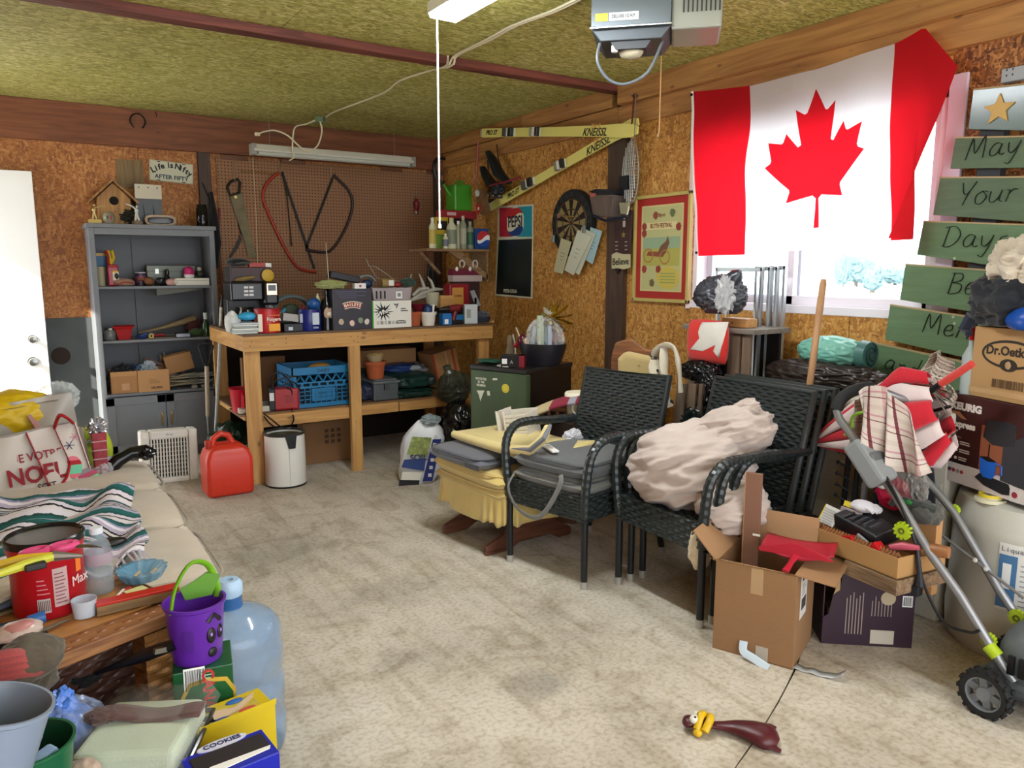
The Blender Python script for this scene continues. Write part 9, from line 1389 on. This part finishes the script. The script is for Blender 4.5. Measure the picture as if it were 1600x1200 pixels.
prof=[(0,0),(r_*.85,0),(r_,.008)]+[(r_*(1-.04*(i%2)),.012+.008*i)for i in range(8)]+[(r_,.08),(r_,.11),(r_*.8,.135),(r_*.38,.152),(r_*.36,.16)];B().lathe(prof,n=28).build('bottle',CW,t,smooth=True);B().cyl((0,0,.158),(0,0,.174),r_*.48,n=20).build('cap',mat('#d0d6dc',.4),t,bevel=.001);B().lathe([(r_*1.01,.08),(r_*1.02,.081),(r_*1.02,.108),(r_*1.01,.11),(r_*1.01,.08)],n=28).build('label_band',mat('#b9a8b4',.3,alpha=.6),t,smooth=True);B().lathe([(0,.004),(r_*.9,.004),(r_*.9,.06),(0,.06)],n=24).build('water',mat('#9ab0ba',.05,alpha=.25),t)
t=tt('glass_ashtray','scalloped blue glass ashtray on the wicker table corner','ashtray',222,905);ra=m(t.location,37);b_=B()
b_.sheet(lambda u,v:(lambda a,r2_,z:(r2_*math.cos(a),r2_*math.sin(a),z))(2*PI*u,ra*((.75+.25*min(1,v*2))if v<.5 else(1-.75*(v-.5)*2))*(1+.045*math.sin(2*PI*u*14)),(.004+.028*min(1,v*2))if v<.5 else(.032-.024*(v-.5)*2)),84,8);b_.build('bowl',mat('#5f9fc0',.04,alpha=.6,coat=.5),t,smooth=True,auto=False)
B().cyl((0,0,.002),(0,0,.006),ra*.7,n=30).build('base',mat('#7ab0cc',.05,alpha=.5),t);B().tube([(0,.01,.012),(.005,.012,.08)],[.004,.0045],8).build('clear_pick',CW,t)
for i,(x,y)in enumerate(((-.02,0),(.015,-.02),(.03,.015))):B().cyl((x,y,.012),(x+.02,y+.01,.018),.0045,n=8).build('cigarette_end',mat('#a99a7c',.6),t)
q0,q1=Vector(ont(152,965)),Vector(ont(281,935));d_=q1-q0;t=thing('red_ruler_bar','long red topped wooden bar lying along the wicker table edge','bar',tuple(q0),math.atan2(d_.y,d_.x));B().bb((0,0,0),(d_.length,.035,.024)).build('wood_core',wood('#8a6a3c','#5d4422',1,ax=0),t,bevel=.002);B().bb((0,-.0,.024),(d_.length,.035,.03)).build('red_top',mat('#b3241c',.2),t,bevel=.001)
t=tt('clear_pot','small clear plastic pot on the front of the wicker table','pot',133,962);rp_=m(t.location,18);B().lathe([(0,0),(rp_*.85,0),(rp_,.038),(rp_*1.02,.042),(rp_*.95,.042),(rp_*.8,.004),(0,.004)],n=24).build('pot',mat('#c9d2dc',.15,alpha=.65),t,smooth=True)
t=tt('sticky_notes','pad of yellow sticky notes beside the ashtray','notepad',215,930);B().box((0,0,.006),(.05,.045,.012)).build('pad',mat('#c9c98a',.6),t);B().box((.005,-.02,.013),(.035,.012,.002)).build('blue_tab',mat('#3a7ab0',.5),t)
t=tt('red_lighter','red and white stick next to the yellow sticky notes','lighter',196,930,1.1);B().bb((-.03,-.006,0),(.03,.006,.01)).build('body',mat('#b02a30',.4),t,bevel=.002);B().bb((-.035,.007,0),(.02,.014,.008)).build('white_stick',WH,t)
t=tt('metal_tweezers','pair of thin metal strips by the red coffee tub','tweezers',75,990,.5);B().tube([(-.06,0,.008),(.06,.01,.008)],.003,6).build('strip',SAT,t);B().tube([(-.05,.012,.008),(.06,.012,.008)],.003,6).build('strip',SAT,t)
t=tt('magazine_pile','pile of colourful papers at the left of the wicker table','papers',15,945);
for i,c_ in enumerate(('#7a6a4a','#8d3a34','#4a5a6a','#a9a08a')):B().box((0,.02*(i%2),.006+.01*i),(.16,.12,.008),rot=(0,0,.1*i)).build('paper',mat(c_,.5,var=.3,vs=30),t)
t=tt('ladle_set','dark blue and black utensil lying before the red coffee tub','utensil',20,985,.1,.015);B().tube([(-.08,0,.012),(.04,0,.012)],.01,8).build('handle',mat('#1c2c3a',.3),t,smooth=True);B().tube([(.03,0,.012),(.065,0,.014)],[.012,.014],10).build('blue_end',mat('#2f5f9a',.3),t,smooth=True)
t=tt('seashell_dish','pink and cream shell shaped dish at the table corner','dish',30,1000,.3,.0);B().blob((0,0,.02),(.05,.035,.022),.12,2,3,4,flat=-.018).build('shell',mat('#b5a49a',.3),t,smooth=True);B().blob((0,-.008,.032),(.032,.022,.012),.1,2,4,3).build('pink_inside',mat('#b07a74',.4),t,smooth=True);B().blob((0,-.01,-.0),(.055,.03,.012),.1,2,4,3).build('dark_stand',BK,t)
t=thing('scrub_brush','black long handled brush lying under the wicker table top','brush');a,b_=D(274,1006,1.78),D(150,1052,1.78);c=D(120,1060,1.78);B().tube([a,a.lerp(b_,.35),b_],[.014,.016,.004],12).build('handle',mat('#0e0e10',.35),t,smooth=True);B().blob(c,(.05,.03,.025),.3,5,3,4).build('bristles',mat('#0c0c0c',.9),t);a2=D(255,1015,1.765);B().box(a2,(.045,.01,.012),rot=(0,.2,rt)).build('chrome_clip',SAT,t)
pj=D(368,1090,2.2);t=thing('water_jug','large clear blue five gallon water jug with a pale cap on the floor','jug',(pj.x,pj.y,0));rj=.137;Hj=on(1,pj.y,368,903).z;JB=mat('#7aa6d0',.06,alpha=.42,coat=.6,key='jug')
z_=lambda f:Hj*f
pr=[(0,.0),(rj*.9,0),(rj*.98,.015),(rj,.04),(rj,z_(.2)),(rj*.95,z_(.22)),(rj*.95,z_(.25)),(rj,z_(.27)),(rj,z_(.42)),(rj*.95,z_(.44)),(rj*.95,z_(.47)),(rj,z_(.49)),(rj*1.0,z_(.62)),(rj*.96,z_(.65)),(rj*.99,z_(.68)),(rj*.95,z_(.735)),(rj*.78,z_(.785)),(rj*.45,z_(.82)),(rj*.25,z_(.84)),(rj*.22,z_(.93))]
B().lathe(pr,n=56).build('bottle',JB,t,smooth=True);B().lathe([(rj*.24,z_(.84)),(rj*.25,z_(.85)),(rj*.235,z_(.93)),(rj*.22,z_(.93)),(rj*.24,z_(.84))],n=30).build('neck',mat('#2d62a0',.1,alpha=.8),t,smooth=True);B().lathe([(rj*.24,z_(.91)),(rj*.27,z_(.92)),(rj*.265,z_(.98)),(rj*.2,Hj),(rj*.09,Hj),(rj*.08,Hj-.008),(0,Hj-.008)],n=30).build('cap',mat('#a9c6e0',.25,alpha=.9),t,smooth=True)
pc=D(318,1045,1.78);t=thing('ginger_ale_carton','tall green drinks carton with a yellow edged logo beside the water jug','box',(pc.x,pc.y,0),-.18);hw=m(pc,45)
B().bb((-hw,0,0),(hw*.95,.13,pc.z)).build('carton',mat('#17502a',.35,var=.15,vs=4),t,bevel=.003);barcode(t,*pl(t,304,1062),.04,.05)
SHD=[(0,.08),(.028,.075),(.04,.05),(.038,0),(.025,-.045),(0,-.07),(-.025,-.045),(-.038,0),(-.04,.05),(-.028,.075)];x,z=pl(t,328,1110);B().prism([(x+a*1.5,z-.02+b*1.3)for a,b in SHD],-.002,0).build('shield_edge',mat('#c9a83a',.4),t);B().prism([(x+a*1.35,z-.02+b*1.17)for a,b in SHD],-.003,-.001).build('shield',mat('#1a5a2e',.4),t);txt('CANADA DRY',.036,mat('#b3302a',.5),t,x,z-.01,y=-.0042,rot=PI/2,bold=.001)
x,z=pl(t,322,1050);lines(t,x-.012,x+.02,z,4,.008,.003,mat('#a9c0a4',.5))
t=thing('purple_pail','purple halloween pail with a face print and green handle on the green carton','pail',(pc.x+.0,pc.y+.065,pc.z+.001),-.18);rb_=m(pc,46);Hp=.145;PP=mat('#5a2496',.3)
B().lathe([(0,0),(rb_*.78,0),(rb_*.82,.006),(rb_*.95,Hp*.92),(rb_*1.03,Hp*.95),(rb_*1.04,Hp),(rb_*.96,Hp),(rb_*.9,Hp*.9),(rb_*.76,.01),(0,.008)],n=40).build('shell',PP,t,smooth=True)
hp2=[(-rb_*.75+rb_*.0,-rb_*.5,Hp*.9),(-rb_*.55,-rb_*.3,Hp*1.3),(-rb_*.05,.0,Hp*1.62),(rb_*.5,rb_*.35,Hp*1.5),(rb_*.75,rb_*.5,Hp*1.1),(rb_*.75,rb_*.5,Hp*.9)];B().tube(smooth_pts([Vector(q)for q in hp2],5),.009,8,flat=.5).build('green_handle',mat('#6aa51c',.4),t,smooth=True);B().prism([(-.02,Hp*.95),(.04,Hp*.98),(.06,Hp*1.3),(.03,Hp*1.38),(0,Hp*1.25),(-.03,Hp*1.15)],.02,.026).build('green_leaf_tag',mat('#5a8f2a',.5),t)
def onpl(a,z,o=1.01):R_=rb_*(.82+.13*z/Hp)*o;return Vector((R_*math.cos(a),R_*math.sin(a),z))
for a_,z_2,rx_,rz_ in((-1.0,Hp*.5,.012,.02),(-.55,Hp*.5,.01,.018),(-.95,Hp*.2,.012,.012)):q=onpl(a_,z_2);B().blob(q,(rx_,.004,rz_),0,1,1,3,rot=(0,0,a_+PI/2)).build('face_print',mat('#120a1c',.4),t,smooth=True);
for a_,z_2 in((-1.02,Hp*.52),(-.57,Hp*.52)):B().blob(onpl(a_,z_2,1.05),(.004,.002,.006),0,1,1,2,rot=(0,0,a_+PI/2)).build('eye_glint',mat('#8d6ac0',.4),t)
B().tube([onpl(-1.15,Hp*.75),onpl(-.9,Hp*.85),onpl(-.6,Hp*.72)],.006,6).build('brow_print',mat('#120a1c',.4),t);wrap(t,rb_*.92,-PI/2-.5,-PI/2-.1,Hp*.3,Hp*.65,mat('#4a1c80',.3),'barcode_panel')
tot=thing('low_storage_tote','dark low storage tote under the boxes at the bottom left of the photo','tote',(-.05,1.42,0));B().bb((-.42,-.35,0),(.5,.2,.18)).build('tub',mat('#1c1a1a',.5),tot,bevel=.02);B().bb((-.44,-.37,.18),(.52,.22,.205)).build('lid',mat('#25211f',.5),tot,bevel=.008)
zL=.206
def nbox(name,label,px,d,w,dp,ztop,rz,mt,cat='box'):
 p=D(*px,d);t=thing(name,label,cat,(p.x,p.y,zL),rz);B().bb((-w/2,0,0),(w/2,dp,ztop-zL)).build('carton',mt,t,bevel=.002);return t
py_=D(372,1132,1.68);t=nbox('yellow_snack_box','yellow open topped carton with torn paper above the blue carton',(372,1122),1.70,.175,.095,py_.z,.16,mat('#c9b012',.4,var=.05));hz=py_.z-zL
B().bb((-.07,.02,hz),(.06,.075,hz+.002)).build('inner_print',mat('#b9a83a',.5,var=.3,vs=30),t);B().prism([(-.07,.03),(-.03,.06),(.01,.045),(.07,.08),(.06,.06),(.02,.03),(-.02,.02)],hz+.002,hz+.004,pl='xy').build('torn_paper',mat('#c9b090',.6),t);B().prism([(-.075,.06),(-.04,.045),(-.045,.02),(-.02,.015),(-.03,.01),(-.06,.03)],hz+.0025,hz+.005,pl='xy').build('dark_tear',BK,t)
for x,y,c_ in((-.03,.015,'#1c4a8d'),(.02,.07,'#1c5aa0'),(.03,.02,'#c04a3a')):B().blob((x,y,hz+.003),(.02,.01,.003),.1,2,2,3).build('fruit_print',mat(c_,.5),t)
B().prism([(-.0875,hz),(.0875,hz),(.09,hz+.015),(-.085,hz+.015)],-.003,-.001).build('front_flap',mat('#c9b012',.4),t)
pb_=D(375,1195,1.52);t=nbox('blue_cookie_box','royal blue open carton with a white name oval at the bottom edge',(372,1180),1.49,.165,.1,pb_.z+.01,.1,mat('#1420a0',.35));hz=pb_.z+.01-zL
B().bb((-.07,.03,hz),(.075,.085,hz+.0015)).build('dark_opening',mat('#1c1210',.6),t);B().prism([(-.05,.022),(-.03,.012),(.07,.02),(.075,.03),(-.045,.034)],hz+.0016,hz+.003,pl='xy').build('torn_white_edge',WH,t);B().prism([(.05*math.cos(a),.1+.014*math.sin(a))for a in[2*PI*i/24 for i in range(24)]],hz,hz+.003,pl='xy').build('name_oval',mat('#c9ccd8',.5),t)
q=txt('COOKIES',.018,mat('#232a5a',.5),t,0,hz+.0035,y=.1,rx=0,bold=.0005);B().prism([(-.0825,hz),(-.07,hz),(-.055,hz-.06),(-.07,hz-.08)],-.002,0).build('white_tear',WH,t)
pg=D(222,1132,1.6);t=thing('bagged_bed_linen','pale mint linen with a brown strap folded in a clear zip bag','linen',(pg.x,pg.y,zL),-.5);zg=pg.z-zL
def lin_(w,d,z0,z1,mt,nm,x=0,y=0):B().bb((x-w/2,y-d/2,z0),(x+w/2,y+d/2,z1)).build(nm,mt,t,bevel=.015,seg=3)
lin_(.2,.2,0,zg-.09,fabric('#5d5548'),'brown_fold');lin_(.2,.2,zg-.09,zg-.055,fabric('#2f3a58'),'navy_fold');lin_(.2,.2,zg-.055,zg,fabric('#b3bfa6',.04),'mint_fold',.0);
B().sheet(lambda u,v:(-.115+.23*u,.005+.05*v-.05*u*.0,zg+.006+.006*math.sin(u*8)),16,4).build('brown_strap',fabric('#5a4038'),t,smooth=True,solid=.008);B().blob((-.09,.02,zg+.012),(.035,.025,.014),.3,3,4,4).build('strap_knot',fabric('#523a34'),t,smooth=True);B().sheet(lambda u,v:(-.12+.24*u,-.115+.25*v,zg+.012+.01*noise.noise(Vector((u*5,v*5,1)))-.05*max(0,abs(2*u-1)-.8)*3-.06*max(0,.1-v)*5),24,24).build('clear_film',filmy('#cfd4cc',.1,.05),t,smooth=True);B().tube([(-.12,.11,zg-.05),(0,.115,zg-.04),(.11,.11,zg-.04),(.115,0,zg-.04),(.11,-.11,zg-.06)],.006,8).build('zip_edge',mat('#2c2a28',.2),t,smooth=True)
pq2=D(105,1125,1.62);t=thing('blue_plastic_bag','crinkled clear bag full of blue plastic at the lower left','bag',(pq2 .x-.01,pq2 .y,pq2 .z-.1));B().blob((0,0,.03),(.085,.08,.1),.16,1.8,3,5).build('blue_content',mat('#2f5aa8',.35,bump=.5,bs=15),t,smooth=True);B().blob((.0,0,.035),(.1,.09,.115),.18,2,8,5,ridge=.7).build('clear_film',filmy('#b9c9e8',.25,.05),t,smooth=True);B().blob((-.0,-.0,.13),(.03,.03,.04),.4,3,4,4).build('twisted_top',mat('#4a78c9',.3),t,smooth=True);B().bb((-.07,-.06,zL-t.location.z),(.07,.06,-.05)).build('lower_bag',mat('#2a4068',.4),t,bevel=.02)
pgl=D(26,1036,1.46);t=thing('gardening_gloves','pair of red and olive work gloves heaped above the buckets','gloves',tuple(pgl),.3)
for k in range(4):B().tube(smooth_pts([Vector(q)for q in((-.05,-.01+.0*k,.03-.012*k),(-.02+.006*k,-.03,.035-.014*k),(.01+.008*k,-.02,.02-.014*k))],3),.012,8).build('red_finger',fabric('#8d3a38'),t,smooth=True)
B().blob((.02,.0,.0),(.065,.04,.045),.14,1.8,5,5).build('olive_palm',fabric('#4a4234'),t,smooth=True);B().blob((.0,.02,-.055),(.075,.05,.035),.16,1.8,7,5).build('olive_cuff',fabric('#3e382c'),t,smooth=True);B().blob((-.06,0,-.02),(.05,.035,.03),.12,1.8,6,4).build('red_back',fabric('#8d3c3a'),t,smooth=True);B().bb((-.09,.03,zL-pgl.z),(.02,.1,-.05)).build('box_beneath',mat('#2c1a14',.7),t)
def pail(name,label,px,d,r_,h,mo,mi_,til):
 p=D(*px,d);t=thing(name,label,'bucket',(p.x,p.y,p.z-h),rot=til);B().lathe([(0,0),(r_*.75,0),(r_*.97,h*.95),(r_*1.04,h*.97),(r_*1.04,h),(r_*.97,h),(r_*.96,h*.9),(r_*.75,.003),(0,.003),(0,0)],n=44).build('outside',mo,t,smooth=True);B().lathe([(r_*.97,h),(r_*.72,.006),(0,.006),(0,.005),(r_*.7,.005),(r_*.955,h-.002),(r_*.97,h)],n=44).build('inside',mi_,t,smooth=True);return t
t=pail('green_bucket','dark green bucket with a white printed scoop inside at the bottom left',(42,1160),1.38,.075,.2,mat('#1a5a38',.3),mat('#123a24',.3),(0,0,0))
B().box((-.02,-.0,.185),(.09,.04,.008),rot=(.2,-.35,.7)).build('litter_scoop',mat('#b5b8b0',.5),t,bevel=.003);B().box((.0,-.045,.175),(.1,.03,.02),rot=(0,-.2,.5)).build('blue_cloth',mat('#8aa6c4',.6),t,bevel=.006);q=txt('LITTER',.03,mat('#3a3c3a',.5),t,-.02,.192,y=-.002,rx=0,rz=.7,bold=.0006)
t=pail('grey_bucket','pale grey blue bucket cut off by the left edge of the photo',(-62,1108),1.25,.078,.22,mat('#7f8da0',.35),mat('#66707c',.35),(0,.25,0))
t=thing('red_carton','red carton edge showing between the gloves and the green bucket','box',tuple(D(40,1110,1.6)-Vector((.03,0,.12))),.2);B().bb((-.03,0,-.03),(.035,.08,.14)).build('carton',mat('#a3201c',.3),t,bevel=.002)
t=thing('tissue_packet','crumpled white and orange packet at the bottom edge','packet',tuple(D(128,1195,1.45)-Vector((0,0,.03))));B().blob((0,0,.0),(.035,.05,.03),.2,2.5,4,4).build('packet',mat('#b5a090',.35,var=.2,vs=20),t,smooth=True)

bake_text()
